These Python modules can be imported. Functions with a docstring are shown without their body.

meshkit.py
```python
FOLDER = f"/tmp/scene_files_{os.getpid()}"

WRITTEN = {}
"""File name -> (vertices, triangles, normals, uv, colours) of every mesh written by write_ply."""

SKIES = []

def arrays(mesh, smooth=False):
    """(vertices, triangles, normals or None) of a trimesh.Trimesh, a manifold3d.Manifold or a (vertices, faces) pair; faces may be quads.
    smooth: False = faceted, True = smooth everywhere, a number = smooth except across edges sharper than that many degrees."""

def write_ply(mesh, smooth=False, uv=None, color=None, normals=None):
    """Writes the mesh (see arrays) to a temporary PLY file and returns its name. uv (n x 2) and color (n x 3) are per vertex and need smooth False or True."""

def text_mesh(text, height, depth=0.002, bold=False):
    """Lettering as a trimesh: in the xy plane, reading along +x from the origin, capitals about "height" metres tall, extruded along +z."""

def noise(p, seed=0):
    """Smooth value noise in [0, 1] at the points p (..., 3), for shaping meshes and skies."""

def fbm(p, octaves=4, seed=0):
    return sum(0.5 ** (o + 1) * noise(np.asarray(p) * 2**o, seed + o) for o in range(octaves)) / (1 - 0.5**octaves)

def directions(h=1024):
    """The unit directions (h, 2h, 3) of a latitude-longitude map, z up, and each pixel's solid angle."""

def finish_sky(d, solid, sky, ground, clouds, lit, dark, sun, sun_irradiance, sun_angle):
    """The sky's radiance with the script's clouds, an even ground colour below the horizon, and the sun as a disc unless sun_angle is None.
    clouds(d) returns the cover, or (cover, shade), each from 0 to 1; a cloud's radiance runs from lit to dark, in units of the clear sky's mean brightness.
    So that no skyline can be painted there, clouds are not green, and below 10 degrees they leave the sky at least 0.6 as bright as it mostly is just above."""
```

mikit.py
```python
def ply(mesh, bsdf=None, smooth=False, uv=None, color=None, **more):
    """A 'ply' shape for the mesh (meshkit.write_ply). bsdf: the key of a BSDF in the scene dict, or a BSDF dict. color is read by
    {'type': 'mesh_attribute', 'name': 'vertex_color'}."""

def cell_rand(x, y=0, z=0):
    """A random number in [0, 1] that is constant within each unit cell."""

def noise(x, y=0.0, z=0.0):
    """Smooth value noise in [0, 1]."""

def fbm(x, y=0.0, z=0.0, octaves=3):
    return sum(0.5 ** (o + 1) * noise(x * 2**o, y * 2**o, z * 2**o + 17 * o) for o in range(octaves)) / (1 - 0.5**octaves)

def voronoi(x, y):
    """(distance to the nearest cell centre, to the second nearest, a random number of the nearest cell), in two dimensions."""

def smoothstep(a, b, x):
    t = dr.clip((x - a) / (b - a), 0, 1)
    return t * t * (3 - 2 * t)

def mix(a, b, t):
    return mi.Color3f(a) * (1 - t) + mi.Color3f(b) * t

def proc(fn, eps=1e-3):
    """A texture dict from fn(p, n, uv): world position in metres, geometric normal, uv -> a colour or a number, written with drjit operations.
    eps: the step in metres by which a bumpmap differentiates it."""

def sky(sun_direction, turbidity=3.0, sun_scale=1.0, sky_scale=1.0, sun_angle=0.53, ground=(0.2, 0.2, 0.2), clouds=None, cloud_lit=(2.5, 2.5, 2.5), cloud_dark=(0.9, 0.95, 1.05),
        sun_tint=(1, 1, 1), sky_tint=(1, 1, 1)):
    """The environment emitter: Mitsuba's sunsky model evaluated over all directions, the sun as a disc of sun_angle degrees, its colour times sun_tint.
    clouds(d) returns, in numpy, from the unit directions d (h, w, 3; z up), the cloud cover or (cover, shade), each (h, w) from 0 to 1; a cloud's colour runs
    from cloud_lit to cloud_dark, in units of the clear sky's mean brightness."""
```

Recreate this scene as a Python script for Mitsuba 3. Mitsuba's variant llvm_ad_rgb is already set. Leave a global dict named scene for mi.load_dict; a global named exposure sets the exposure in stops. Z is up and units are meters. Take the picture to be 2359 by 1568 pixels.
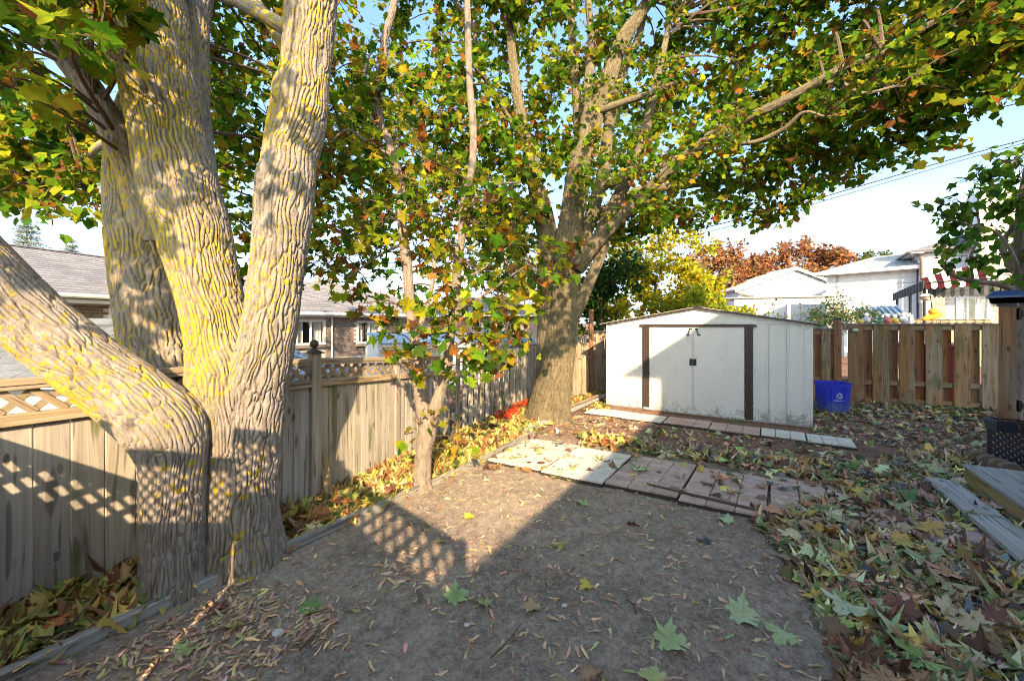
import math
import numpy as np, trimesh, drjit as dr
import mitsuba as mi
import mikit, meshkit
from mikit import proc, noise, fbm, voronoi, cell_rand, smoothstep, mix
from shapely.geometry import Polygon
T = mi.ScalarTransform4f
# ---------------------------------------------------------------- camera, daylight, exposure
exposure = 3.95
EYE = 1.52
F, CX, HY = 927.0, 1179.0, 745.0          # focal length, optical axis and horizon in units of a picture 2358 wide
scene = {}
labels = {}
scene['camera'] = {'type': 'perspective', 'fov': 2 * math.degrees(math.atan(CX / F)), 'fov_axis': 'x', 'near_clip': 0.02, 'far_clip': 3000.0,
                   'principal_point_offset_y': (784.0 - HY) / 1568.0,
                   'to_world': T().look_at(origin=[0, 0, EYE], target=[0, 10, EYE], up=[0, 0, 1])}
SUN_EL = math.radians(26.0)
SUN = np.array([0.09 * math.cos(SUN_EL), -0.996 * math.cos(SUN_EL), math.sin(SUN_EL)])
TAN = math.tan(SUN_EL)


def cloud_cover(d):
    q = d * np.array([3.0, 3.0, 9.0])
    c = meshkit.fbm(q, 5, 3)
    low = np.clip((0.30 - d[..., 2]) / 0.28, 0, 1)
    cov = np.clip((c - 0.50) / 0.25, 0, 1) * 0.45 * low + 0.05 * low
    return cov, np.zeros_like(cov) + 0.12


scene['sky'] = mikit.sky(SUN.tolist(), turbidity=6.0, sun_scale=0.7, sky_scale=1.0, clouds=cloud_cover, cloud_lit=(1.5, 1.5, 1.5),
                         sky_tint=(0.84, 0.95, 1.06), sun_tint=(1.0, 0.97, 0.93))

rng = np.random.default_rng(7)


def P(px, py, Y):
    "the point at distance Y in front of the eye that the picture shows at px, py"
    return np.array([(px - CX) / F * Y, Y, EYE - (py - HY) / F * Y])


def G(px, py, z=0.0):
    "the point of the level z that the picture shows at px, py"
    return P(px, py, (EYE - z) * F / (py - HY))


def unit(v):
    v = np.asarray(v, float)
    return v / (np.linalg.norm(v) + 1e-12)


UP = np.array([0, 0, 1.0])
LDIR = unit([0.56, 0.83, 0])              # along the side fence
DDIR = unit([0.853, -0.523, 0])           # along the shed front
NDIR = unit([0.523, 0.853, 0])            # from the shed front backwards


# ---------------------------------------------------------------- book-keeping
used = set()


def numbered(k):
    if k not in used:
        used.add(k)
        return k
    i = 1
    while f'{k}_{i:03d}' in used:
        i += 1
    k = f'{k}_{i:03d}'
    used.add(k)
    return k


def tag(k, label=None, cat=None, group=None, kind=None):
    d = {a: b for a, b in (('label', label), ('category', cat), ('group', group), ('kind', kind)) if b}
    if d:
        labels[k] = {**labels.get(k, {}), **d}
    return k


def thing(name, label, cat, group=None):
    return tag(numbered(name), label, cat, group)


def struct(name):
    return tag(numbered(name), kind='structure')


def put(key, m, mat, smooth=False):
    v, f, uv, col = m.arrays()
    scene[key] = mikit.ply((v, f), mat, smooth=smooth, uv=uv, color=col)
    return key


def part(parent, name, m, mat, smooth=False, label=None, kind=None):
    k = put(numbered(parent + '__' + name), m, mat, smooth)
    return tag(k, label, kind=kind)


def solo(name, m, mat, label=None, cat=None, group=None, kind=None, smooth=False):
    k = put(numbered(name), m, mat, smooth)
    return tag(k, label, cat, group, kind)


# ---------------------------------------------------------------- mesh pieces
class M:
    def __init__(self):
        self.v, self.f, self.uv, self.c, self.n = [], [], [], [], 0

    def add(self, v, f, uv=None, col=None):
        v = np.asarray(v, float).reshape(-1, 3)
        f = np.asarray(f, int)
        if f.shape[1] == 4:
            f = np.vstack([f[:, [0, 1, 2]], f[:, [0, 2, 3]]])
        self.v.append(v); self.f.append(f + self.n); self.n += len(v)
        self.uv.append(np.zeros((len(v), 2)) if uv is None else np.asarray(uv, float))
        self.c.append(None if col is None else np.asarray(col, float))
        return self

    def arrays(self):
        v, f, uv = np.vstack(self.v), np.vstack(self.f), np.vstack(self.uv)
        col = np.vstack(self.c) if all(c is not None for c in self.c) else None
        return v, f, uv, col

    def beam(self, p0, p1, w, h, up=UP, bev=0.003, k=None, taper=1.0):
        "a timber from p0 to p1, w wide across and h thick along up, with eased edges; uv = (girth, length) in metres, shifted per piece"
        p0, p1 = np.asarray(p0, float), np.asarray(p1, float)
        a = unit(p1 - p0); L = np.linalg.norm(p1 - p0)
        s = np.cross(a, up)
        s = unit(s if np.linalg.norm(s) > 1e-6 else np.cross(a, [1, 0, 0])); t = np.cross(s, a)
        b = min(bev, w * 0.3, h * 0.3)
        x, y = w / 2, h / 2
        prof = np.array([[x, -y + b], [x, y - b], [x - b, y], [-x + b, y], [-x, y - b], [-x, -y + b], [-x + b, -y], [x - b, -y]])
        k = rng.integers(100) if k is None else k
        u0, l0 = k * 7.0 + 0.5, rng.random() * 5
        per = np.concatenate([[0], np.cumsum(np.linalg.norm(np.roll(prof, -1, 0) - prof, axis=1))])
        v, f, uv = [], [], []
        for i in range(8):
            q = [prof[i], prof[(i + 1) % 8]]
            n0 = len(v)
            for (pp, c, uu) in ((q[0], 0, per[i]), (q[1], 0, per[i + 1]), (q[1], 1, per[i + 1]), (q[0], 1, per[i])):
                sc = taper if c else 1.0
                v.append((p1 if c else p0) + s * pp[0] * sc + t * pp[1] * sc); uv.append((u0 + uu, l0 + c * L))
            f.append([n0, n0 + 1, n0 + 2, n0 + 3])
        f = np.array(f); f = np.vstack([f[:, [0, 1, 2]], f[:, [0, 2, 3]]])
        for c in (0, 1):
            n0 = len(v)
            for pp in prof:
                v.append((p1 if c else p0) + (s * pp[0] + t * pp[1]) * (taper if c else 1.0)); uv.append((u0 + pp[0] + 1, l0 + pp[1] * 0.3))
            fan = np.array([[n0, n0 + i, n0 + i + 1] for i in range(1, 7)])
            f = np.vstack([f, fan if c else fan[:, ::-1]])
        v = np.array(v)
        # outward faces
        return self.add(v, f, uv)

    def box(self, c, size, ax=None, k=None):
        "a plain box: centre, full size, optional axes (3 rows)"
        ax = np.eye(3) if ax is None else np.asarray(ax, float)
        k = rng.integers(100) if k is None else k
        s = np.asarray(size, float) / 2
        v, f, uv = [], [], []
        for d in range(3):
            a, b = (d + 1) % 3, (d + 2) % 3
            for sg in (-1, 1):
                n0 = len(v)
                for (i, j) in ((-1, -1), (1, -1), (1, 1), (-1, 1)):
                    p = np.zeros(3); p[d] = sg * s[d]; p[a] = i * s[a]; p[b] = j * s[b]
                    v.append(np.asarray(c, float) + p @ ax); uv.append((k * 7 + 1.5 + p[a] % 5, p[b] % 5))
                f.append([n0, n0 + 1, n0 + 2, n0 + 3] if sg > 0 else [n0 + 3, n0 + 2, n0 + 1, n0])
        return self.add(v, np.array(f), uv)

    def quad(self, a, b, c, d):
        v = np.array([a, b, c, d], float)
        L1, L2 = np.linalg.norm(v[1] - v[0]), np.linalg.norm(v[3] - v[0])
        return self.add(v, [[0, 1, 2, 3]], [[0, 0], [L1, 0], [L1, L2], [0, L2]])

    def hexa(self, bot, top):
        "a solid from four bottom and four top corners in the same order"
        v = np.vstack([bot, top]).astype(float)
        f = [[3, 2, 1, 0], [4, 5, 6, 7]] + [[i, (i + 1) % 4, (i + 1) % 4 + 4, i + 4] for i in range(4)]
        vv, ff, uv = [], [], []
        for q in f:
            n0 = len(vv)
            p = v[q]
            L1, L2 = np.linalg.norm(p[1] - p[0]), np.linalg.norm(p[3] - p[0])
            vv += list(p); ff.append([n0, n0 + 1, n0 + 2, n0 + 3]); uv += [(0, 0), (L1, 0), (L1, L2), (0, L2)]
        return self.add(vv, np.array(ff), uv)

    def prism(self, poly, o, ax, ay, az, depth):
        "extrudes a 2-D outline (in ax, ay from o) by depth along az"
        m = trimesh.creation.extrude_polygon(Polygon(poly) if not hasattr(poly, 'area') else poly, depth, engine='earcut')
        v = np.asarray(o) + m.vertices[:, :1] * ax + m.vertices[:, 1:2] * ay + m.vertices[:, 2:3] * az
        f = m.faces
        if np.dot(np.cross(ax, ay), az) < 0:
            f = f[:, ::-1]
        vv = v[f].reshape(-1, 3)
        return self.add(vv, np.arange(len(vv)).reshape(-1, 3), m.vertices[f].reshape(-1, 3)[:, :2])

    def tube(self, pts, rad, sides=8, cap=True, k=0.0):
        p = np.asarray(pts, float)
        r = np.broadcast_to(np.asarray(rad, float), (len(p),))
        t = np.gradient(p, axis=0); t /= np.linalg.norm(t, axis=1, keepdims=True) + 1e-12
        a = np.zeros_like(p); a[0] = unit(np.cross(t[0], UP if abs(t[0, 2]) < 0.9 else [1, 0, 0]))
        for i in range(1, len(p)):
            a[i] = unit(a[i - 1] - t[i] * np.dot(a[i - 1], t[i]))
        b = np.cross(t, a)
        ang = np.arange(sides) * 2 * np.pi / sides
        v = p[:, None] + r[:, None, None] * (np.cos(ang)[None, :, None] * a[:, None] + np.sin(ang)[None, :, None] * b[:, None])
        s = np.concatenate([[0], np.cumsum(np.linalg.norm(np.diff(p, axis=0), axis=1))])
        uv = np.stack([np.broadcast_to(ang[None] * r[:, None] + k, (len(p), sides)), np.broadcast_to(s[:, None], (len(p), sides))], -1)
        i, j = np.meshgrid(np.arange(len(p) - 1), np.arange(sides), indexing='ij')
        q = np.stack([i * sides + j, i * sides + (j + 1) % sides, (i + 1) * sides + (j + 1) % sides, (i + 1) * sides + j], -1).reshape(-1, 4)
        f = np.vstack([q[:, [0, 1, 2]], q[:, [0, 2, 3]]])
        v = v.reshape(-1, 3); uv = uv.reshape(-1, 2)
        if cap:
            n = len(v)
            v = np.vstack([v, p[:1], p[-1:]]); uv = np.vstack([uv, uv[:1], uv[-1:]])
            jj = np.arange(sides); e = (len(p) - 1) * sides
            f = np.vstack([f, np.stack([jj * 0 + n, (jj + 1) % sides, jj], 1), np.stack([jj * 0 + n + 1, e + jj, e + (jj + 1) % sides], 1)])
        return self.add(v, f, uv)

    def lathe(self, prof, c, sides=20, axis=UP, ax=None):
        "prof: (radius, height) pairs round the axis through c"
        axis = unit(axis); a = unit(np.cross(axis, [1, 0, 0] if abs(axis[0]) < 0.9 else [0, 1, 0])) if ax is None else unit(ax); b = np.cross(axis, a)
        prof = np.asarray(prof, float); ang = np.arange(sides) * 2 * np.pi / sides
        v = np.asarray(c, float) + prof[:, None, :1] * (np.cos(ang)[None, :, None] * a + np.sin(ang)[None, :, None] * b) + prof[:, None, 1:2] * axis
        i, j = np.meshgrid(np.arange(len(prof) - 1), np.arange(sides), indexing='ij')
        q = np.stack([i * sides + j, i * sides + (j + 1) % sides, (i + 1) * sides + (j + 1) % sides, (i + 1) * sides + j], -1).reshape(-1, 4)
        return self.add(v.reshape(-1, 3), q)

    def ball(self, c, r, sub=2, scale=(1, 1, 1)):
        m = trimesh.creation.icosphere(sub, 1.0)
        return self.add(np.asarray(c) + m.vertices * r * np.asarray(scale), m.faces)


def spline(pts, n):
    "Catmull-Rom through the rows of pts (any number of columns)"
    p = np.asarray(pts, float)
    p = np.vstack([2 * p[0] - p[1], p, 2 * p[-1] - p[-2]])
    t = np.linspace(0, len(p) - 3 - 1e-9, n); i = t.astype(int); u = (t - i)[:, None]
    a, b, c, d = p[i], p[i + 1], p[i + 2], p[i + 3]
    return 0.5 * (2 * b + (c - a) * u + (2 * a - 5 * b + 4 * c - d) * u ** 2 + (3 * b - a - 3 * c + d) * u ** 3)
# ---------------------------------------------------------------- materials
def flat(name, rgb, rough=0.6, spec=0.3, metallic=0.0, two=True, **kw):
    b = {'type': 'principled', 'base_color': {'type': 'rgb', 'value': list(rgb)}, 'roughness': rough, 'specular': spec, 'metallic': metallic, **kw}
    scene[name] = {'type': 'twosided', 'bsdf': b} if two else b
    return name


def pmat(name, fn, rough=0.7, spec=0.25, bump=None, scale=0.004, eps=1e-3, **kw):
    b = {'type': 'principled', 'base_color': proc(fn), 'roughness': rough, 'specular': spec, **kw}
    if bump is not None:
        b = {'type': 'bumpmap', 'arbitrary': proc(bump, eps), 'scale': scale, 'bsdf': b}
    scene[name] = {'type': 'twosided', 'bsdf': b}
    return name


def C(*v):
    return mi.Color3f(*v)


def wood_fn(dark, light, tint, tint_amt, moss=0.0, streak=1.0):
    def fn(p, n, uv):
        u, v = uv.x, uv.y
        k = dr.floor(u / 7.0)
        a = u - k * 7.0
        r1, r2, r3 = cell_rand(k, 3, 1), cell_rand(k, 5, 2), cell_rand(k, 9, 7)
        w = noise(a * 9, v * 2.2, k * 3.1) - 0.5
        # knots bend the grain round them
        f1, f2, kr = voronoi(a * 5.0 + k * 1.37, v * 1.9 + k * 0.71)
        knot = smoothstep(0.085, 0.035, f1) * smoothstep(0.45, 0.55, kr)
        ring = dr.sin(f1 * 110.0) * smoothstep(0.2, 0.06, f1) * smoothstep(0.45, 0.55, kr)
        g = noise((a + w * 0.03) * 170.0, v * 2.5, k)
        g2 = noise((a + w * 0.05) * 48.0, v * 1.1, k + 40)
        g3 = fbm(a * 9.0, v * 1.7, k + 9, 3)
        t = dr.clip(0.12 + 0.34 * g + 0.36 * g2 + 0.42 * (g3 - 0.35) + 0.12 * ring + (r1 - 0.5) * 0.34, 0, 1)
        c = mix(dark, light, t)
        c = mix(c, c * C(*tint), dr.clip(tint_amt * (0.4 + 1.2 * r2) * smoothstep(0.25, 0.75, fbm(a * 4 + 3, v * 0.9, k + 21, 2)), 0, 1))
        c = mix(c, C(*dark) * 0.45, knot * 0.85)
        c = mix(c, C(*dark) * 0.4, streak * 0.6 * smoothstep(0.72, 0.86, noise((a + w * 0.04) * 60.0, v * 4.0, k + 70)))
        if moss:
            mm = smoothstep(0.52, 0.72, fbm(a * 11 + k, v * 2.3, k + 3, 3)) * smoothstep(0.45, 0.8, r3) * moss
            c = mix(c, C(0.10, 0.12, 0.035), mm)
        return c
    return fn


def wood_bump(p, n, uv):
    u, v = uv.x, uv.y
    k = dr.floor(u / 7.0)
    a = u - k * 7.0
    return noise(a * 170.0, v * 3.0, k) * 0.6 + noise(a * 45.0, v * 1.2, k + 40)


pmat('wood_grey', wood_fn((0.205, 0.18, 0.15), (0.53, 0.49, 0.43), (0.97, 0.94, 0.85), 0.7, moss=0.75), 0.8, 0.15, wood_bump, 0.0012)
pmat('wood_tan', wood_fn((0.20, 0.155, 0.11), (0.44, 0.37, 0.275), (1.0, 0.85, 0.62), 0.6, moss=0.35), 0.75, 0.15)
pmat('wood_cedar', wood_fn((0.17, 0.12, 0.08), (0.40, 0.32, 0.23), (1.0, 0.72, 0.48), 0.95, moss=0.55), 0.8, 0.15, wood_bump, 0.0012)
pmat('wood_red', wood_fn((0.16, 0.09, 0.057), (0.40, 0.25, 0.16), (1.0, 0.7, 0.45), 0.8), 0.8, 0.15)
pmat('wood_deck', wood_fn((0.16, 0.155, 0.145), (0.42, 0.415, 0.40), (1.0, 0.95, 0.85), 0.5, moss=0.3), 0.75, 0.2, wood_bump, 0.0016)
pmat('wood_riser', wood_fn((0.14, 0.10, 0.05), (0.42, 0.32, 0.17), (0.8, 0.8, 0.45), 0.8, moss=0.9), 0.8, 0.15)


def soil(p, n, uv):
    far = smoothstep(4.6, 6.2, p.y + 0.35 * p.x + 0.9 * (fbm(p.x * 0.9, p.y * 0.9, 3.0, 2) - 0.5))
    a = fbm(p.x * 1.3, p.y * 1.3, 0.5, 3)
    b = fbm(p.x * 14, p.y * 14, 2.5, 3)
    g = noise(p.x * 130, p.y * 130, 1.0)
    t = dr.clip(0.12 + 0.55 * a + 0.75 * (b - 0.45) + 0.5 * (g - 0.5) + 0.3 * (noise(p.x * 45, p.y * 45, 6.0) - 0.5), 0, 1)
    c = mix((0.125, 0.102, 0.082), (0.42, 0.345, 0.275), t)
    m = mix((0.085, 0.05, 0.04), (0.29, 0.19, 0.14), dr.clip(t + 0.55 * (noise(p.x * 60, p.y * 60, 4.0) - 0.5), 0, 1))
    c = mix(c, m, far)
    peb = smoothstep(0.90, 0.96, noise(p.x * 75, p.y * 75, 9.0))
    return mix(c, (0.42, 0.39, 0.36), peb * 0.6)


def soil_bump(p, n, uv):
    r = noise(p.x * 26 + 6 * noise(p.x * 3, p.y * 3, 0), p.y * 26, 2.0)
    rake = noise((p.x * 0.75 + p.y * 0.66) * 70 + 5 * noise(p.x * 4, p.y * 4, 1), (p.x * 0.66 - p.y * 0.75) * 6, 5)
    return r + 0.5 * noise(p.x * 90, p.y * 90, 1.0) + 0.55 * rake + 0.3 * noise(p.x * 200, p.y * 200, 3.0)


pmat('soil', soil, 0.95, 0.05, soil_bump, 0.02, 2e-3)


def bark_fn(dark, light, lichen, amount, less=0.0, rx=60.0):
    def fn(p, n, uv):
        q = noise(uv.x * rx, uv.y * rx * 0.22, 1.0)
        b = fbm(p.x * 40, p.y * 40, p.z * 16, 3)
        t = dr.clip(0.1 + 0.55 * b + 0.45 * q, 0, 1)
        c = mix(dark, light, t)
        c = mix(c, C(*dark) * 0.55, smoothstep(0.62, 0.8, noise(p.x * 110, p.y * 110, p.z * 14)) * 0.35)
        if amount:
            big = fbm(p.x * 2.6 + 3, p.y * 2.6, p.z * 1.7 + 5, 3)
            side = -0.62 * n.x + 0.25 * n.z - 0.22 * n.y
            grain = fbm(p.x * 55, p.y * 55, p.z * 38, 3)
            up = smoothstep(0.75, 1.35, p.z + 0.7 * (big - 0.5))
            m = smoothstep(0.50, 0.56, 0.55 * grain + 0.45 * big + 0.30 * amount * side - 0.03 - less) * (0.12 + 0.88 * up)
            spots = smoothstep(0.71, 0.75, noise(p.x * 34, p.y * 34, p.z * 30)) * smoothstep(0.42, 0.6, big)
            lich = mix(lichen, (0.42, 0.22, 0.02), smoothstep(0.55, 0.8, noise(p.x * 22, p.y * 22, p.z * 17)) * 0.7)
            c = mix(c, lich, dr.clip(dr.maximum(m, spots) * 0.85, 0, 1))
        return c
    return fn


def bark_bump(p, n, uv):
    return fbm(p.x * 70, p.y * 70, p.z * 26, 2) + 0.6 * noise(p.x * 160, p.y * 160, p.z * 70)


pmat('bark_lichen', bark_fn((0.11, 0.09, 0.075), (0.335, 0.295, 0.26), (0.37, 0.28, 0.008), 1.5), 0.9, 0.1, bark_bump, 0.004)
pmat('bark_grey', bark_fn((0.11, 0.09, 0.075), (0.345, 0.305, 0.27), (0.37, 0.28, 0.008), 1.15, 0.03), 0.9, 0.1, bark_bump, 0.004)
pmat('bark_dark', bark_fn((0.055, 0.045, 0.038), (0.20, 0.17, 0.13), (0.16, 0.17, 0.03), 0.55), 0.9, 0.1, bark_bump, 0.004)
pmat('bark_olive', bark_fn((0.065, 0.05, 0.032), (0.225, 0.19, 0.12), (0.33, 0.30, 0.08), 0.0), 0.9, 0.1, bark_bump, 0.005)
pmat('bark_young', bark_fn((0.12, 0.09, 0.07), (0.34, 0.28, 0.23), (0.4, 0.33, 0.06), 0.0), 0.9, 0.1)
flat('twig_bark', (0.115, 0.08, 0.06), 0.9, 0.1)

VC = {'type': 'mesh_attribute', 'name': 'vertex_color'}
scene['leaf'] = {'type': 'principledthin', 'base_color': VC, 'roughness': 0.55, 'diff_trans': 1.05, 'eta': 1.35, 'spec_trans': 0.0}
scene['litter'] = {'type': 'twosided', 'bsdf': {'type': 'principled', 'base_color': VC, 'roughness': 0.6, 'specular': 0.25}}
scene['tinted'] = {'type': 'twosided', 'bsdf': {'type': 'principled', 'base_color': VC, 'roughness': 0.7, 'specular': 0.2}}


def shed_metal(p, n, uv):
    g = fbm(p.x * 5, p.y * 5, p.z * 1.4, 3)
    c = mix((0.63, 0.625, 0.60), (0.72, 0.715, 0.69), g)
    sp = noise(p.x * 230 + p.y * 160, p.z * 90, 1.0) * 0.62 + noise(p.x * 40 + p.y * 25, p.z * 15, 4.0) * 0.38
    reach = 0.22 * fbm(p.x * 3.1 + p.y * 2.2, 0.0, 7.0, 3)
    m = smoothstep(0.50, 0.66, sp + 1.5 * (reach - p.z))
    drip = smoothstep(0.80, 0.9, noise(p.x * 60 + p.y * 40, p.z * 1.3, 8.0)) * 0.10
    return mix(mix(c, (0.40, 0.37, 0.31), drip), (0.14, 0.13, 0.11), m * 0.7)


pmat('shed_cream', shed_metal, 0.42, 0.35)
flat('shed_brown', (0.055, 0.040, 0.034), 0.4, 0.4)
flat('black_metal', (0.02, 0.02, 0.022), 0.4, 0.5)
flat('steel', (0.55, 0.55, 0.55), 0.35, 0.5, 0.8)


def paver(ca, cb):
    def fn(p, n, uv):
        k = dr.floor(uv.x / 7.0)
        r = cell_rand(k, 2, 5)
        t = dr.clip(0.2 + 0.5 * fbm(p.x * 20, p.y * 20, 1.0, 3) + 0.3 * (noise(p.x * 220, p.y * 220, 2.0) - 0.5) + 0.45 * (r - 0.5) + 0.2 * fbm(p.x * 3, p.y * 3, 5.0, 2), 0, 1)
        return mix(ca, cb, t)
    return fn


pmat('paver_pink', paver((0.27, 0.185, 0.15), (0.49, 0.375, 0.32)), 0.9, 0.1)
pmat('paver_pale', paver((0.42, 0.39, 0.34), (0.62, 0.585, 0.52)), 0.9, 0.1)
flat('joint', (0.055, 0.045, 0.04), 0.95, 0.05)


def bin_blue(p, n, uv):
    d = smoothstep(0.44, 0.62, 0.5 * noise(p.x * 190, p.y * 190, p.z * 190) + 0.5 * fbm(p.x * 7, p.y * 7, p.z * 7, 3) + 1.6 * (0.17 - p.z))
    return mix((0.018, 0.035, 0.52), (0.10, 0.13, 0.26), d * 0.85)


pmat('bin_plastic', bin_blue, 0.42, 0.45)
flat('white_print', (0.75, 0.77, 0.85), 0.5, 0.3)
flat('black_plastic', (0.022, 0.026, 0.036), 0.38, 0.5)
flat('cable_black', (0.018, 0.018, 0.02), 0.5, 0.3)
flat('cable_grey', (0.16, 0.155, 0.15), 0.5, 0.3)


def brick_fn(ca, cb):
    def fn(p, n, uv):
        r = cell_rand(dr.floor(uv.x / 7.0), 2, 5)
        t = dr.clip(0.55 * r + 0.5 * fbm(p.x * 30, p.y * 30, p.z * 40, 2), 0, 1)
        return mix(ca, cb, t)
    return fn


pmat('brick_brown', brick_fn((0.10, 0.065, 0.04), (0.24, 0.155, 0.09)), 0.9, 0.1)
pmat('brick_mauve', brick_fn((0.14, 0.11, 0.10), (0.31, 0.25, 0.225)), 0.9, 0.1)
pmat('brick_pink', brick_fn((0.36, 0.23, 0.18), (0.56, 0.42, 0.35)), 0.9, 0.1)
flat('mortar', (0.50, 0.465, 0.41), 0.95, 0.05)


def shingle_fn(ca, cb):
    def fn(p, n, uv):
        k = dr.floor(uv.x / 7.0)
        r = cell_rand(dr.floor(uv.x * 3.0), dr.floor(uv.y * 7.0), k)
        t = dr.clip(0.2 + 0.45 * r + 0.55 * (noise(p.x * 60, p.y * 60, p.z * 60) - 0.5) + 0.3 * fbm(p.x * 1.5, p.y * 1.5, p.z, 2), 0, 1)
        return mix(ca, cb, t)
    return fn


pmat('shingle_brown', shingle_fn((0.115, 0.115, 0.125), (0.25, 0.24, 0.245)), 0.95, 0.1)
pmat('shingle_slate', shingle_fn((0.085, 0.095, 0.11), (0.19, 0.205, 0.225)), 0.9, 0.15)
pmat('shingle_grey', shingle_fn((0.24, 0.235, 0.225), (0.40, 0.39, 0.37)), 0.95, 0.1)
flat('roof_steel', (0.26, 0.31, 0.36), 0.4, 0.5, 0.3)
flat('trim_cream', (0.62, 0.58, 0.47), 0.5, 0.3)
flat('trim_white', (0.66, 0.66, 0.66), 0.5, 0.3)
flat('siding_white', (0.60, 0.605, 0.61), 0.5, 0.3)
flat('siding_cream', (0.62, 0.55, 0.42), 0.55, 0.3)
flat('siding_grey', (0.36, 0.35, 0.34), 0.6, 0.3)
flat('dark_brown', (0.075, 0.055, 0.045), 0.5, 0.35)
flat('gutter_brown', (0.17, 0.135, 0.11), 0.45, 0.35)
flat('interior', (0.035, 0.04, 0.045), 0.9, 0.1)  # sheet behind the panes, darkness of the unlit room put into its colour
flat('curtain', (0.45, 0.46, 0.46), 0.9, 0.05)
flat('canvas_red', (0.06, 0.010, 0.011), 0.8, 0.1)
flat('canvas_white', (0.62, 0.60, 0.55), 0.8, 0.1)
flat('canvas_dark', (0.035, 0.038, 0.042), 0.8, 0.1)  # awning underside and flaps: their shade is put into the canvas colour
flat('canvas_shaded', (0.09, 0.095, 0.10), 0.8, 0.1)  # paler stripes of the same flaps, darkened in colour for the shade
flat('lamp_amber', (0.75, 0.28, 0.012), 0.25, 0.5)
flat('orange_net', (0.5, 0.045, 0.015), 0.6, 0.2)
flat('stone_brown', (0.19, 0.14, 0.10), 0.9, 0.1)
flat('stone_pale', (0.5, 0.48, 0.45), 0.8, 0.15)
flat('red_paint', (0.45, 0.02, 0.02), 0.4, 0.4)
flat('cap_sky_tint', (0.035, 0.075, 0.2), 0.25, 0.6)  # the sky mirrored in the cap is put into its base colour
scene['pane'] = {'type': 'thindielectric', 'int_ior': 1.5}
scene['lamp_glass'] = {'type': 'principled', 'base_color': {'type': 'rgb', 'value': [0.75, 0.8, 0.82]}, 'roughness': 0.25, 'specular': 0.5}
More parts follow.
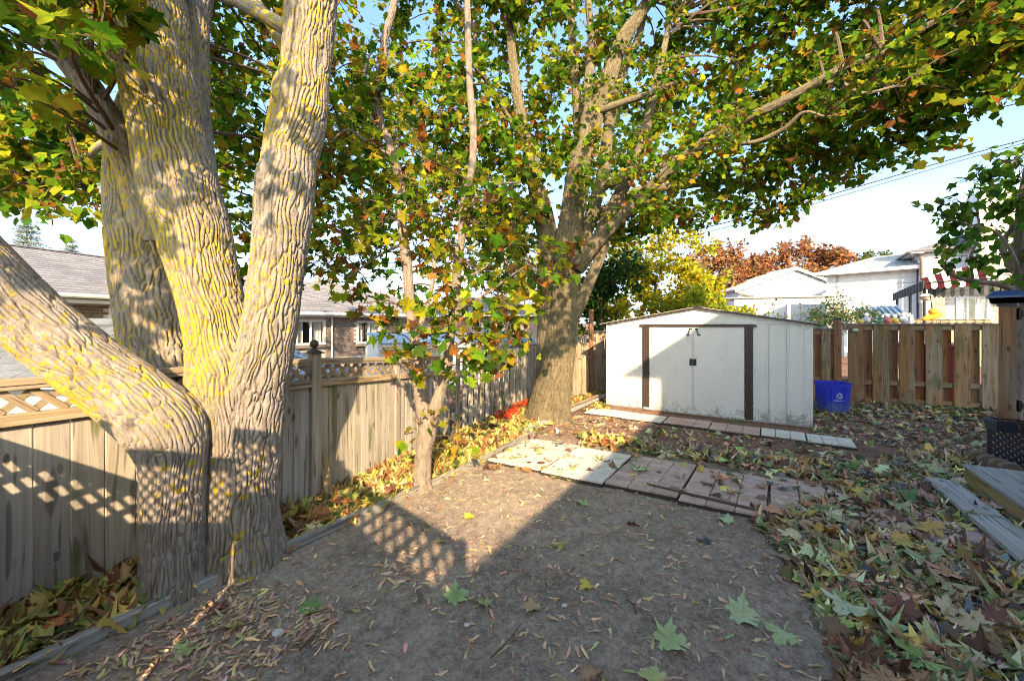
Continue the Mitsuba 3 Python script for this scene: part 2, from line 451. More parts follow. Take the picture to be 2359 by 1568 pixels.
# ---------------------------------------------------------------- ground, edging, pavers
def ground_h(x, y):
    x, y = np.asarray(x, float), np.asarray(y, float)
    z = np.zeros(np.broadcast(x, y).shape)
    q = np.stack([np.broadcast_to(x, z.shape), np.broadcast_to(y, z.shape), z], -1)
    h = 0.030 * (meshkit.fbm(q * 1.5, 3, 5) - 0.5) + 0.016 * (meshkit.fbm(q * 7.0, 3, 8) - 0.5)
    near = np.exp(-((y - 3.8) / 5.5) ** 4)
    return h * near - 0.008


gx = np.concatenate([-np.geomspace(400, 4.2, 26), np.linspace(-4, 8.5, 300), np.geomspace(8.8, 400, 26)])
gy = np.concatenate([-np.geomspace(400, 1.0, 20), np.linspace(-0.6, 9.5, 270), np.geomspace(9.8, 600, 26)])
X, Y = np.meshgrid(gx, gy)
Z = ground_h(X, Y)
V = np.stack([X, Y, Z], -1).reshape(-1, 3)
i, j = np.meshgrid(np.arange(len(gy) - 1), np.arange(len(gx) - 1), indexing='ij')
a = i * len(gx) + j
Q = np.stack([a, a + 1, a + 1 + len(gx), a + len(gx)], -1).reshape(-1, 4)
put(struct('ground'), M().add(V, Q, V[:, :2]), 'soil', smooth=True)

# timber edging between the dirt and the leafy strip
EDGE = [G(0, 1572), G(560, 1312), G(1120, 1060), G(1228, 1000)]
EDGE[0] = EDGE[0] + (EDGE[0] - EDGE[1]) * 0.5
for n_, (a, b) in enumerate(zip(EDGE[:-1], EDGE[1:])):
    m = M()
    d = unit(b - a)
    m.beam(a + d * 0.004 + UP * 0.012, b - d * 0.004 + UP * 0.012, 0.045, 0.085, bev=0.006)
    solo('garden_edging_board', m, 'wood_deck', ['weathered edging board running past the foot of the many stemmed tree', 'weathered edging board along the sunlit dirt beside the young two stemmed tree',
                                                'short weathered edging board between the pale slabs and the leafy strip'][n_], 'edging board')
a, b = G(1212, 998), G(1396, 914)
m = M().beam(a + UP * 0.04, b + UP * 0.05, 0.09, 0.035, up=unit([0.2, 0, 1]))
solo('loose_plank', m, 'wood_deck', 'loose grey plank lying along the edging at the foot of the big tree', 'plank')
a, b = G(1300, 953), G(1378, 921)
m = M().beam(a + UP * 0.09, b + UP * 0.1, 0.12, 0.03, up=unit([-0.35, 0.1, 1]))
solo('loose_plank', m, 'wood_tan', 'short wide plank lying tilted on the longer grey plank by the big tree', 'plank')


def bricks_slab(row, o, u, v, wu, wv, mat, cols, rows, z=0.035, half=True):
    "one patio slab moulded as small bricks: a dark base and the bricks standing proud of it"
    s = numbered(row + '__slab')
    base = M().hexa([o + UP * -0.02, o + u * wu - UP * 0.02, o + u * wu + v * wv - UP * 0.02, o + v * wv - UP * 0.02],
                    [o + UP * (z - 0.016), o + u * wu + UP * (z - 0.016), o + u * wu + v * wv + UP * (z - 0.016), o + v * wv + UP * (z - 0.016)])
    scene[s] = mikit.ply(base.arrays()[:2], 'joint')
    g = 0.0042
    bw, bh = wu / cols, wv / rows
    for c in range(cols):
        r0 = -1 if (half and c % 2) else 0
        for r in range(r0, rows):
            v0 = (r + (0.5 if (half and c % 2) else 0)) * bh
            v1 = min(v0 + bh, wv); v0 = max(v0, 0)
            if v1 - v0 < 0.01:
                continue
            p = [o + u * (c * bw + g) + v * (v0 + g), o + u * ((c + 1) * bw - g) + v * (v0 + g), o + u * ((c + 1) * bw - g) + v * (v1 - g), o + u * (c * bw + g) + v * (v1 - g)]
            dz = rng.normal(0, 0.0008)
            m = M().hexa([q + UP * (z - 0.018) for q in p], [q + (o + u * wu / 2 + v * wv / 2 - q) * 0.004 + UP * (z + dz) for q in p])
            m.uv = [w_ + np.array([rng.integers(100) * 7.0 + 1, 0]) for w_ in m.uv]
            part(s, 'brick', m, mat)
    return s


PATH = struct('paved_path')
uP, vP = unit([0.872, -0.49, 0]), unit([0.55, 0.835, 0])
o0 = G(1122, 1064)
for n_, (s0, off, mat, dv) in enumerate([(0.0, 0.0, 'paver_pale', 0.98), (0.66, -0.03, 'paver_pale', 0.95), (1.305, 0.0, 'paver_pink', 0.94), (1.955, -0.04, 'paver_pink', 0.94), (2.615, 0.03, 'paver_pink', 0.93), (3.27, -0.02, 'paver_pink', 0.93)]):
    bricks_slab(PATH, o0 + uP * s0 + vP * off + UP * rng.normal(0, 0.003), uP, unit(vP + uP * rng.normal(0, 0.012)), 0.635, dv, mat, 3, 8)
PATH2 = struct('paved_strip')
o1 = G(1345, 953)
u2 = unit(G(1940, 1030) - o1); v2 = unit(np.array([-u2[1], u2[0], 0]))
for n_, (s0, wu, mat) in enumerate([(0.0, 0.62, 'paver_pale'), (0.63, 0.62, 'paver_pale'), (1.27, 0.62, 'paver_pink'), (1.90, 0.62, 'paver_pink'), (2.53, 0.5, 'paver_pale'), (3.04, 0.48, 'paver_pale')]):
    bricks_slab(PATH2, o1 + u2 * s0 + v2 * (-0.02 if n_ % 2 else 0.01), u2, v2, wu, 0.44, mat, 3, 4, z=0.03)


def strip(pts, label):
    m = M()
    pts = [np.asarray(q) for q in pts]
    q = spline(pts, 14)
    for a, b in zip(q[:-1], q[1:]):
        m.beam(a + UP * 0.012, b + UP * 0.012, 0.018, 0.075, k=3)
    solo('edging_strip', m, 'dark_brown', label, 'edging strip')


strip([G(1490, 1124), G(1620, 1155), G(1790, 1196), G(2010, 1240)], 'thin dark edging strip along the front of the paved path')
strip([G(1478, 1026), G(1640, 1055), G(1850, 1084), G(2060, 1112)], 'thin dark edging strip between the path and the mulch before the shed')

# grey boards laid flat on the ground beside the steps
bd = unit(G(2358, 1318) - G(2130, 1112)); sd = np.array([bd[1], -bd[0], 0.0])
sd = -sd if sd[0] < 0 else sd
a = G(2130, 1112, 0.05) + sd * 0.10
m = M().beam(a + UP * 0.045, a + bd * 0.78 + UP * 0.045, 0.20, 0.035)
solo('ground_board', m, 'wood_deck', 'grey board lying flat on the ground in the leaves, the farther of two before the steps', 'board')
a = G(2187, 1168, 0.05) + sd * 0.135
m = M().beam(a + UP * 0.03, a + bd * 2.2 + UP * 0.035, 0.21, 0.035)
solo('ground_board', m, 'wood_deck', 'long grey board lying flat in the leaves, the nearer of two before the steps', 'board')
# ---------------------------------------------------------------- fences
def lattice(parent, A, B, zlo0, zlo1, zhi0, zhi1, nrm, mat='wood_tan', pitch=0.113, w=0.036, t=0.008, name='lattice_slat', slope=1.0):
    "crossed diagonal slats in the upright strip over the ground line A-B"
    A, B = np.asarray(A, float), np.asarray(B, float)
    L = np.linalg.norm((B - A)[:2]); d = unit(B - A)
    for layer in (0, 1):
        c = -(max(zhi0 - zlo0, zhi1 - zlo1)) / slope
        while c < L:
            pts = []
            for k_ in (0, 1):
                aa = c if k_ == 0 else c + (zhi0 - zlo0) / slope
                aa = min(max(aa, 0), L)
                f = (aa - c) * slope
                zl = zlo0 + (zlo1 - zlo0) * aa / L
                h = (zhi0 - zlo0) + ((zhi1 - zlo1) - (zhi0 - zlo0)) * aa / L
                f = min(max(f, 0), h)
                pts.append((aa, zl + (f if layer == 0 else h - f)))
            if pts[1][0] - pts[0][0] > 0.03:
                q = [np.array([*(A + d * x)[:2], z]) + nrm * (t * 1.05 * (layer - 0.5)) for x, z in pts]
                m = M().beam(q[0], q[1], t, w, up=np.cross(nrm, unit(q[1] - q[0])), bev=0.0015)
                part(parent, name, m, mat)
            c += pitch


def at_t(A, B, t):
    return A + (B - A) * t


def lattice_fence(name, label, A, B, top0, top1, group=None, board=0.143, lat=True, mat='wood_grey'):
    "upright boards under a strip of lattice between two rails"
    f = thing(name, label, 'fence', group)
    A, B = np.asarray(A, float), np.asarray(B, float)
    L = np.linalg.norm((B - A)[:2]); d = unit(B - A); nrm = unit(np.cross(d, UP))          # towards the yard
    n = max(1, round(L / board)); w = L / n
    zt = lambda x: top0 + (top1 - top0) * x / L
    for i_ in range(n):
        x = (i_ + 0.5) * w
        p = A + d * x + nrm * rng.normal(0, 0.0015)
        hi = zt(x) - 0.215
        m = M().beam(p * [1, 1, 0] - UP * 0.03, np.array([p[0], p[1], hi]), w - 0.0012, 0.017, up=nrm, bev=0.005)
        part(f, 'board', m, mat)
    q0, q1 = A * [1, 1, 0], B * [1, 1, 0]
    for (dz, hgt, wd, off, nm) in ((-0.012, 0.035, 0.085, 0.0, 'top_rail'), (-0.042, 0.022, 0.05, 0.012, 'top_trim'), (-0.200, 0.040, 0.07, 0.006, 'lower_rail'), (-0.226, 0.026, 0.045, 0.024, 'lower_trim')):
        part(f, nm, M().beam(q0 + UP * (top0 + dz) + nrm * off, q1 + UP * (top1 + dz) + nrm * off, wd, hgt, bev=0.004), 'wood_tan')
    for zz in (0.22, 0.70):
        part(f, 'back_rail', M().beam(q0 + UP * zz - nrm * 0.035, q1 + UP * zz - nrm * 0.035, 0.04, 0.08), mat)
    if lat:
        lattice(f, A, B, top0 - 0.180, top1 - 0.180, top0 - 0.05, top1 - 0.05, nrm)
    return f


FA, FB, FC, FD, FE = np.array([-2.90, 1.717, 0]), np.array([-1.71, 3.48, 0]), np.array([-1.296, 4.50, 0]), np.array([-0.83, 5.46, 0]), np.array([0.50, 8.28, 0])
# the fence is a little out of line with the sheds and follows the picture from post to post
FA = np.array([-2.65, 2.09, 0]) - unit([0.94, 1.39, 0]) * 0.45
dF = unit(FB - FA)
lattice_fence('lattice_fence', 'lattice topped board fence behind the many stemmed tree, nearest stretch', FA, FB - dF * 0.045, 1.225, 1.216)
d2 = unit(FC - FB)
lattice_fence('lattice_fence', 'lattice topped board fence between the ball topped post and the next post, with leaning scraps', FB + d2 * 0.045, FC - d2 * 0.03, 1.213, 1.142, board=0.105)
d3 = unit(FD - FC)
lattice_fence('lattice_fence', 'short lattice topped board fence behind the young two stemmed tree', FC + d3 * 0.03, FD - d3 * 0.04, 1.140, 1.08, board=0.105)

p = thing('fence_post', 'square weathered fence post topped with a dark ball finial', 'post')
part(p, 'shaft', M().beam(FB - UP * 0.05, FB + UP * 1.262, 0.088, 0.088, up=unit([0.6, 1, 0]), bev=0.006), 'wood_grey')
part(p, 'cap', M().beam(FB + UP * 1.262, FB + UP * 1.274, 0.125, 0.125, up=unit([0.6, 1, 0])).beam(FB + UP * 1.274, FB + UP * 1.287, 0.10, 0.10, up=unit([0.6, 1, 0]), taper=0.7), 'dark_brown')
part(p, 'ball_finial', M().lathe([(0.0, 0), (0.03, 0), (0.032, 0.008), (0.016, 0.018), (0.016, 0.026), (0.030, 0.036), (0.037, 0.052), (0.037, 0.066), (0.028, 0.084), (0.012, 0.094), (0.0, 0.096)], FB + UP * 1.285), 'dark_brown', smooth=True)
p = solo('fence_post', M().beam(FC - UP * 0.05 + dF * 0, FC + UP * 1.128, 0.06, 0.075, up=unit([0.45, 1, 0]), bev=0.005), 'wood_grey', 'narrow square fence post between the two farther lattice stretches', 'post')


def shadow_board_fence(name, label, A, B, tops, base0=-0.03, step=0.19, wf=0.095, wb=0.095, mat='wood_grey', mat2='wood_grey', side=1, cap=False, rails=(0.25, 0.8), gap=0.055, railmat=None, cat='fence', bot=None):
    "boards nailed in turn before and behind the rails"
    f = thing(name, label, cat)
    L = np.linalg.norm((B - A)[:2]); d = unit(B - A); nrm = unit(np.cross(d, UP)) * side
    n = max(1, round(L / step)); st = L / n
    zt = lambda x: tops[0] + (tops[1] - tops[0]) * x / L
    for i_ in range(n):
        x = (i_ + 0.5) * st
        q = A + d * (x + rng.normal(0, 0.004))
        zz = zt(x) + rng.normal(0, 0.006) * (not cap)
        part(f, 'board', M().beam(q + nrm * gap / 2 + UP * (base0 + rng.normal(0, .006)), q + nrm * (gap / 2 + rng.normal(0, .002)) + d * rng.normal(0, 0.003) + UP * zz, wf * (1 + rng.normal(0, .02)), 0.018, up=nrm, bev=0.003), mat)
        if i_ < n - 1 or True:
            q2 = A + d * min(x + st / 2, L - 0.03)
            part(f, 'recessed_board', M().beam(q2 - nrm * gap / 2 + UP * (base0 + 0.02), q2 - nrm * gap / 2 + UP * zz, wb * (1 + rng.normal(0, .03)), 0.018, up=nrm, bev=0.003), mat2)
    for zz in rails:
        part(f, 'rail', M().beam(A + UP * zz, B + UP * zz, gap - 0.02, 0.085, bev=0.004), railmat or mat)
    if cap:
        part(f, 'top_rail', M().beam(A + UP * (tops[0] - 0.055), B + UP * (tops[1] - 0.055), gap - 0.02, 0.10, bev=0.004), railmat or mat)
        part(f, 'cap_board', M().beam(A + UP * (tops[0] + 0.012), B + UP * (tops[1] + 0.012), 0.14, 0.022, bev=0.004), 'wood_deck')
    return f


d4 = unit(FE - FD)
shadow_board_fence('board_fence', 'weathered board on board fence running from the young tree back to the big tree', FD + d4 * 0.05, FE - d4 * 0.03, (1.085, 1.055), step=0.165, wf=0.085, wb=0.09)
BG = np.array([2.72, 9.30, 0]); BM = FE + (BG - FE) * 0.56; BH = np.array([6.02, 8.10, 0])
d5 = unit(BG - FE)
shadow_board_fence('board_fence', 'pale low board fence between the big tree and the tall stake', FE + d5 * 0.05, BM - d5 * 0.05, (1.09, 1.10), step=0.25, wf=0.15, wb=0.13, mat='wood_tan', mat2='wood_tan')
shadow_board_fence('board_fence', 'pale board fence beginning at the tall stake and going behind the shed', BM + d5 * 0.06, BG - d5 * 0.03, (1.33, 1.36), step=0.25, wf=0.15, wb=0.13, mat='wood_tan', mat2='wood_tan', cap=True)
solo('fence_stake', M().beam(BM - UP * 0.05, BM + UP * 1.83, 0.09, 0.05, up=unit([-0.4, 1, 0])), 'wood_red', 'tall thin brown stake standing above the fence beside the shed', 'stake')
RA, RB, RC, RD = np.array([6.02, 8.06, 0]), P(1928, 0, 7.86) * [1, 1, 0], np.array([9.02, 6.92, 0]), np.array([11.5, 6.0, 0])
d6 = unit(RB - RA); d7 = unit(RD - RB)
RBG = BG + unit(RA - BG) * 0.06
shadow_board_fence('cedar_fence', 'lower brown board fence between the shed and the narrow fence post', RBG, RB - d6 * 0.06, (1.40, 1.41), step=0.26, wf=0.145, wb=0.125, mat='wood_cedar', mat2='wood_red', cap=True, rails=(0.12, 0.42), railmat='wood_red')
f = thing('fence_post', 'orange brown square fence post with a small dark cap, behind the blue bin', 'post')
part(f, 'shaft', M().beam(RB - UP * 0.05, RB + UP * 1.60, 0.12, 0.12, up=d6, bev=0.006), 'wood_red')
part(f, 'cap', M().beam(RB + UP * 1.60, RB + UP * 1.63, 0.15, 0.15, up=d6, taper=0.7), 'black_plastic')
shadow_board_fence('cedar_fence', 'brown board on board fence with a cap board, to the right of the blue bin', RB + d7 * 0.09, RD, (1.50, 1.52), step=0.385, wf=0.235, wb=0.17, mat='wood_cedar', mat2='wood_red', cap=True, rails=(0.07, 0.40), railmat='wood_cedar', gap=0.07)
# a flat oval lamp on the first board
q = RB + d7 * 0.26 + np.array([0, 0, 1.395]) - unit(np.cross(UP, d7)) * 0.0
nr = unit(np.cross(d7, UP))
k = thing('fence_light', 'flat oval lamp fixed at the top of the brown fence near the narrow post', 'lamp')
for nm, sx, sz, dpt, o_ in (('case', 0.075, 0.05, 0.022, 0.052), ('lens', 0.05, 0.032, 0.016, 0.070)):
    ic = trimesh.creation.icosphere(2)
    part(k, nm, M().add(q + nr * o_ + ic.vertices[:, :1] * d7 * sx + ic.vertices[:, 1:2] * nr * dpt + ic.vertices[:, 2:3] * UP * sz, ic.faces), 'gutter_brown' if nm == 'case' else 'trim_cream', smooth=True)
# old pickets of the yard behind
pk = thing('picket_fence', 'dark old picket fence standing just beyond the low pale fence', 'fence')
for i_ in range(13):
    q = P(1296 + i_ * 8.2, 0, 9.9 + i_ * 0.03) * [1, 1, 0]
    part(pk, 'picket', M().beam(q, q + UP * (1.22 + rng.normal(0, .02)), 0.07, 0.018, up=unit([0.1, 1, 0])), 'wood_grey')
part(pk, 'rail', M().beam(P(1290, 0, 9.93) * [1, 1, 0] + UP * 0.95, P(1400, 0, 10.3) * [1, 1, 0] + UP * 0.95, 0.04, 0.07), 'wood_grey')

# scraps leaning on the fence
a = G(757, 1152); b = P(737, 988, 3.62)
solo('leaning_plank', M().beam(a, b, 0.075, 0.03, up=unit([0.8, -0.6, 0])), 'wood_tan', 'rough plank leaning against the fence post with the ball finial', 'plank')
a = G(741, 1147); b = P(729, 1030, 3.6)
solo('leaning_bar', M().beam(a, b, 0.022, 0.022, up=unit([0.8, -0.6, 0])), 'cable_black', 'thin black bar leaning beside the rough plank at the fence post', 'bar')
# orange netting at the foot of the board fence
for (pa, pb, ht, lab) in ((G(1146, 974), G(1192, 958), 0.20, 'crumpled orange plastic netting at the foot of the board fence, nearer piece'), (G(1184, 948), G(1222, 936), 0.14, 'low strip of orange plastic netting beside the trunk of the big tree')):
    m = M(); L = np.linalg.norm(pb - pa)
    cols, rows = int(L / 0.03), int(ht / 0.03)
    g = np.zeros((rows + 1, cols + 1, 3))
    for r in range(rows + 1):
        for c in range(cols + 1):
            base = pa + (pb - pa) * c / cols
            s_ = 0.35 + 0.65 * abs(math.sin(c * 0.5 + 1)) if ht > 0.15 else 1
            g[r, c] = base + UP * (r / rows * ht * s_) + np.array([0.05, -0.04, 0]) * math.sin(c * 1.7 + r * 0.9) + rng.normal(0, 0.006, 3)
    for r in range(rows + 1):
        m.tube(g[r], 0.0045, 4, cap=False)
    for c in range(cols + 1):
        m.tube(g[:, c], 0.0045, 4, cap=False)
    solo('orange_netting', m, 'orange_net', lab, 'netting')
# ---------------------------------------------------------------- the metal shed
S0, S1 = np.array([1.736, 7.42, 0]), np.array([4.346, 5.82, 0])
SU = unit(S1 - S0); SN = np.array([-SU[1], SU[0], 0]); SL = np.linalg.norm(S1 - S0)
SHED = thing('metal_shed', 'cream metal garden shed with dark brown door posts and double sliding doors', 'shed')
EAVE, PEAK, DEPTH = 1.515, 1.775, 1.8


def sp(a, z, d=0.0):
    "point on the shed front: a metres along, d outwards"
    return S0 + SU * a + UP * z - SN * d


def px_a(px):
    "distance along the front of the picture column px"
    k = (px - CX) / F
    return (k * S0[1] - S0[0]) / (SU[0] - k * SU[1])


def plate(a0, a1, z0, z1, d, t=0.012):
    return M().hexa([sp(a0, z0, d - t), sp(a1, z0, d - t), sp(a1, z0, d), sp(a0, z0, d)][::-1], [sp(a0, z1, d - t), sp(a1, z1, d - t), sp(a1, z1, d), sp(a0, z1, d)][::-1])


def fix(m):
    "turns the faces of a convex mesh outwards"
    for i_, (v, f) in enumerate(zip(m.v, m.f)):
        off = f.min() if len(f) else 0
        c = v.mean(0); q = v[f - off]
        n = np.cross(q[:, 1] - q[:, 0], q[:, 2] - q[:, 0])
        bad = np.einsum('ij,ij->i', n, q.mean(1) - c) < 0
        f[bad] = f[bad][:, ::-1]
    return m


zb = 0.035
jl0, jl1, jr0, jr1, dm = px_a(1480), px_a(1496), px_a(1714), px_a(1734), px_a(1596)
for (a0, a1) in ((0.0, px_a(1426)), (px_a(1426), px_a(1452)), (px_a(1452), jl0)):
    part(SHED, 'wall_panel', fix(plate(a0 + 0.002, a1 - 0.002, zb, EAVE - 0.01, 0.0)), 'shed_cream')
for (a0, a1) in ((jr1, px_a(1770)), (px_a(1770), px_a(1812)), (px_a(1812), px_a(1852)), (px_a(1852), SL)):
    part(SHED, 'wall_panel', fix(plate(a0 + 0.002, a1 - 0.002, zb, EAVE - 0.01, 0.0)), 'shed_cream')
for a in (px_a(1426), px_a(1452), px_a(1767), px_a(1774), px_a(1809), px_a(1817), px_a(1852), 0.012, SL - 0.012):
    wd = 0.02
    part(SHED, 'rib', M().beam(sp(a, zb, 0.006), sp(a, EAVE - 0.012, 0.006), wd, 0.016, up=-SN, bev=0.006), 'shed_cream')
for (a0, a1) in ((jl0, jl1), (jr0, jr1)):
    k = part(SHED, 'door_post', fix(plate(a0, a1, zb, EAVE - 0.03, 0.02, 0.03)), 'shed_brown')
    for t_ in (0.22, 0.5, 0.78):
        a = a0 + (a1 - a0) * t_
        part(k, 'flute', M().beam(sp(a, zb, 0.022), sp(a, EAVE - 0.032, 0.022), 0.013, 0.012, up=-SN, bev=0.004), 'shed_brown')
part(SHED, 'door_track', fix(plate(jl0 - 0.05, jr1 + 0.05, EAVE - 0.05, EAVE - 0.012, 0.03, 0.04)), 'shed_brown')
for n_, (a0, a1) in enumerate(((jl1 - 0.03, dm - 0.003), (dm + 0.003, jr0 + 0.03))):
    d_ = part(SHED, 'door', fix(plate(a0, a1, zb + 0.02, EAVE - 0.045, 0.010, 0.012)), 'shed_cream')
    for e in ((dm - 0.012, dm - 0.004) if n_ == 0 else (dm + 0.004, dm + 0.012)),:
        part(d_, 'edge_fold', fix(plate(e[0], e[1], zb + 0.02, EAVE - 0.05, 0.014, 0.01)), 'shed_cream')
    # the slanting pull handle
    a = px_a(1587 if n_ == 0 else 1607); z = EAVE - 0.135
    s = -1 if n_ == 0 else 1
    h = M()
    pts = [sp(a - s * 0.022, z + 0.055, 0.014), sp(a - s * 0.016, z + 0.04, 0.04), sp(a + s * 0.012, z - 0.03, 0.04), sp(a + s * 0.02, z - 0.048, 0.014)]
    h.tube(spline(pts, 10), 0.008, 8)
    h.beam(sp(a - s * 0.022 - 0.025, z + 0.055, 0.013), sp(a - s * 0.022 + 0.025, z + 0.048, 0.013), 0.02, 0.006, up=-SN)
    h.beam(sp(a + s * 0.02 - 0.025, z - 0.045, 0.013), sp(a + s * 0.02 + 0.025, z - 0.052, 0.013), 0.02, 0.006, up=-SN)
    part(d_, 'handle', h, 'black_metal')
    part(d_, 'hasp_plate', fix(plate(dm - 0.052 if n_ == 0 else dm + 0.004, dm - 0.004 if n_ == 0 else dm + 0.052, 0.83, 0.94, 0.020, 0.008)), 'black_metal')
    part(d_, 'hasp_loop', M().beam(sp(dm + (-0.028 if n_ == 0 else 0.028), 0.85, 0.026), sp(dm + (-0.028 if n_ == 0 else 0.028), 0.92, 0.026), 0.018, 0.012, up=-SN), 'black_metal')
    rv = M()
    for zz in (0.3, 0.62, 0.94, 1.2):
        rv.ball(sp((a0 + a1) / 2 + (0.03 if n_ else -0.03), zz, 0.011), 0.006, 1)
    part(d_, 'screw', rv, 'gutter_brown', kind='stuff')
a = px_a(1587) - 0.022
part(SHED, 'hook', M().tube(spline([sp(a, EAVE - 0.19, 0.03), sp(a + 0.005, EAVE - 0.25, 0.028), sp(a - 0.005, EAVE - 0.275, 0.028), sp(a - 0.018, EAVE - 0.268, 0.028), sp(a - 0.02, EAVE - 0.255, 0.028)], 14), 0.004, 6), 'steel')
rv = M()
for px in (1736, 1733, 1716):
    for zz in (0.25, 0.55, 0.82, 1.1):
        rv.ball(sp(px_a(px), zz, 0.022), 0.007, 1)
for px in (1779, 1806, 1840, 1856):
    for zz in (0.9, 1.49, 0.35):
        rv.ball(sp(px_a(px), zz, 0.002), 0.007, 1)
part(SHED, 'screw', rv, 'steel', kind='stuff')
# gable, in two sheets that lap at the middle
mid = SL / 2
for (a0, a1, z0, z1) in ((-0.03, mid, EAVE, PEAK), (mid, SL + 0.03, PEAK, EAVE)):
    m = M().hexa([sp(a0, EAVE - 0.005, 0.008), sp(a1, EAVE - 0.005, 0.008), sp(a1, EAVE - 0.005, -0.006), sp(a0, EAVE - 0.005, -0.006)],
                 [sp(a0, z0, 0.008), sp(a1, z1, 0.008), sp(a1, z1, -0.006), sp(a0, z0, -0.006)])
    part(SHED, 'gable_panel', fix(m), 'shed_cream')
for (a0, a1, z0, z1) in ((-0.10, mid, EAVE - 0.012, PEAK + 0.008), (mid, SL + 0.10, PEAK + 0.008, EAVE - 0.012)):
    m = M().hexa([sp(a0, z0, 0.07), sp(a1, z1, 0.07), sp(a1, z1, -DEPTH - 0.05), sp(a0, z0, -DEPTH - 0.05)],
                 [sp(a0, z0 + 0.014, 0.07), sp(a1, z1 + 0.014, 0.07), sp(a1, z1 + 0.014, -DEPTH - 0.05), sp(a0, z0 + 0.014, -DEPTH - 0.05)])
    r_ = part(SHED, 'roof_panel', fix(m), 'shed_cream')
    part(r_, 'edge_trim', M().beam(sp(a0, z0 - 0.003, 0.071), sp(a1, z1 - 0.003, 0.071), 0.012, 0.024, bev=0.004), 'shed_brown')
part(SHED, 'ridge_cap', M().beam(sp(mid, PEAK + 0.026, 0.085), sp(mid, PEAK + 0.026, -DEPTH - 0.05), 0.12, 0.014), 'shed_brown')
for a in (0.0, SL):
    m = M().hexa([sp(a - 0.006, zb, -0.004), sp(a + 0.006, zb, -0.004), sp(a + 0.006, zb, -DEPTH), sp(a - 0.006, zb, -DEPTH)], [sp(a - 0.006, EAVE, -0.004), sp(a + 0.006, EAVE, -0.004), sp(a + 0.006, EAVE, -DEPTH), sp(a - 0.006, EAVE, -DEPTH)])
    part(SHED, 'side_wall', fix(m), 'shed_cream')
m = M().hexa([sp(0, zb, -DEPTH), sp(SL, zb, -DEPTH), sp(SL, zb, -DEPTH - .01), sp(0, zb, -DEPTH - .01)], [sp(0, EAVE, -DEPTH), sp(SL, EAVE, -DEPTH), sp(SL, EAVE, -DEPTH - .01), sp(0, EAVE, -DEPTH - .01)])
part(SHED, 'back_wall', fix(m), 'shed_cream')
part(SHED, 'threshold', fix(plate(jl0 + 0.02, jr0 + 0.01, 0.03, 0.062, 0.035, 0.05)), 'shed_cream')
part(SHED, 'base_rail', fix(plate(-0.005, SL + 0.005, 0.012, 0.042, 0.012, 0.03)), 'steel')
part(SHED, 'floor_frame', fix(plate(0.0, SL, -0.03, 0.012, 0.004, 1.5)), 'wood_red')

# ---------------------------------------------------------------- blue recycling bin
BIN = thing('recycling_bin', 'blue plastic recycling bin with a white arrow emblem beside the shed', 'bin')
bc = np.array([5.52, 6.93, 0.0]); bu = unit([0.985, -0.12, 0]); bn = np.array([-bu[1], bu[0], 0]); bup = unit(UP + bu * 0.02 + bn * 0.02)


def ring(w, dp, z, r, nseg=5):
    pts = []
    for (sx, sy, a0) in ((1, 1, 0), (-1, 1, 90), (-1, -1, 180), (1, -1, 270)):
        for s_ in range(nseg):
            an = math.radians(a0 + 90 * s_ / (nseg - 1))
            pts.append(bc + bu * (sx * (w / 2 - r) + r * math.cos(an)) + bn * (sy * (dp / 2 - r) + r * math.sin(an)) + bup * z)
    return np.array(pts)


def loft(rings, close=True):
    n = len(rings[0]); v = np.vstack(rings); f = []
    for i_ in range(len(rings) - 1):
        for j_ in range(n):
            f.append([i_ * n + j_, i_ * n + (j_ + 1) % n, (i_ + 1) * n + (j_ + 1) % n, (i_ + 1) * n + j_])
    return v, np.array(f)


body = [ring(0.3534, 0.2755, -0.02, 0.03), ring(0.3581, 0.2802, 0.0, 0.035), ring(0.4092, 0.3277, 0.46, 0.045), ring(0.4232, 0.342, 0.462, 0.045), ring(0.4232, 0.342, 0.50, 0.045), ring(0.4371, 0.3562, 0.505, 0.05), ring(0.4371, 0.3562, 0.515, 0.05),
        ring(0.4092, 0.3277, 0.512, 0.045), ring(0.3999, 0.3182, 0.46, 0.045), ring(0.3488, 0.2707, 0.03, 0.03), ring(0.093, 0.095, 0.028, 0.03)]
v, f_ = loft(body)
part(BIN, 'body', M().add(v, f_), 'bin_plastic', smooth=40) if False else None
mm_ = M().add(v, f_)
scene[numbered(BIN + '__body')] = mikit.ply(mm_.arrays()[:2], 'bin_plastic', smooth=35)
for x in (-0.12, 0.10):
    part(BIN, 'wall_rib', M().beam(bc + bu * x * 0.85 - bn * 0.142 + UP * 0.02, bc + bu * x - bn * 0.164 + UP * 0.44, 0.012, 0.012, up=-bn), 'bin_plastic')
# emblem of three chasing arrows and the line of print under it, on the slanted front
fn_ = unit(np.cross(bu, (bc - bn * 0.164 + bup * 0.46) - (bc - bn * 0.140))); fn_ = fn_ if np.dot(fn_, bn) < 0 else -fn_
fy = unit(np.cross(fn_, bu)); fy = fy if fy[2] > 0 else -fy
fo = bc - bn * (0.140 + 0.024 * 0.30 / 0.46) + bup * 0.30 + fn_ * 0.003 + bu * 0.005
em = M()
R3 = 0.052
for k_ in range(3):
    an = math.radians(90 + 120 * k_)
    r_ = np.array([[math.cos(an - math.pi / 2), -math.sin(an - math.pi / 2)], [math.sin(an - math.pi / 2), math.cos(an - math.pi / 2)]])
    outline = np.array([(-0.040, 0.006), (-0.018, 0.046), (0.014, 0.046), (0.026, 0.026), (0.036, 0.032), (0.030, 0.004), (0.004, 0.012), (0.013, 0.017), (0.005, 0.030), (-0.006, 0.030), (-0.024, 0.000)])
    o2 = (outline + [0, 0.006]) @ r_.T
    q = np.vstack([o2, o2[:1]])
    q3 = fo + q[:, :1] * bu + q[:, 1:2] * fy
    em.tube(q3, 0.0028, 4, cap=False)
part(BIN, 'emblem', em, 'white_print')
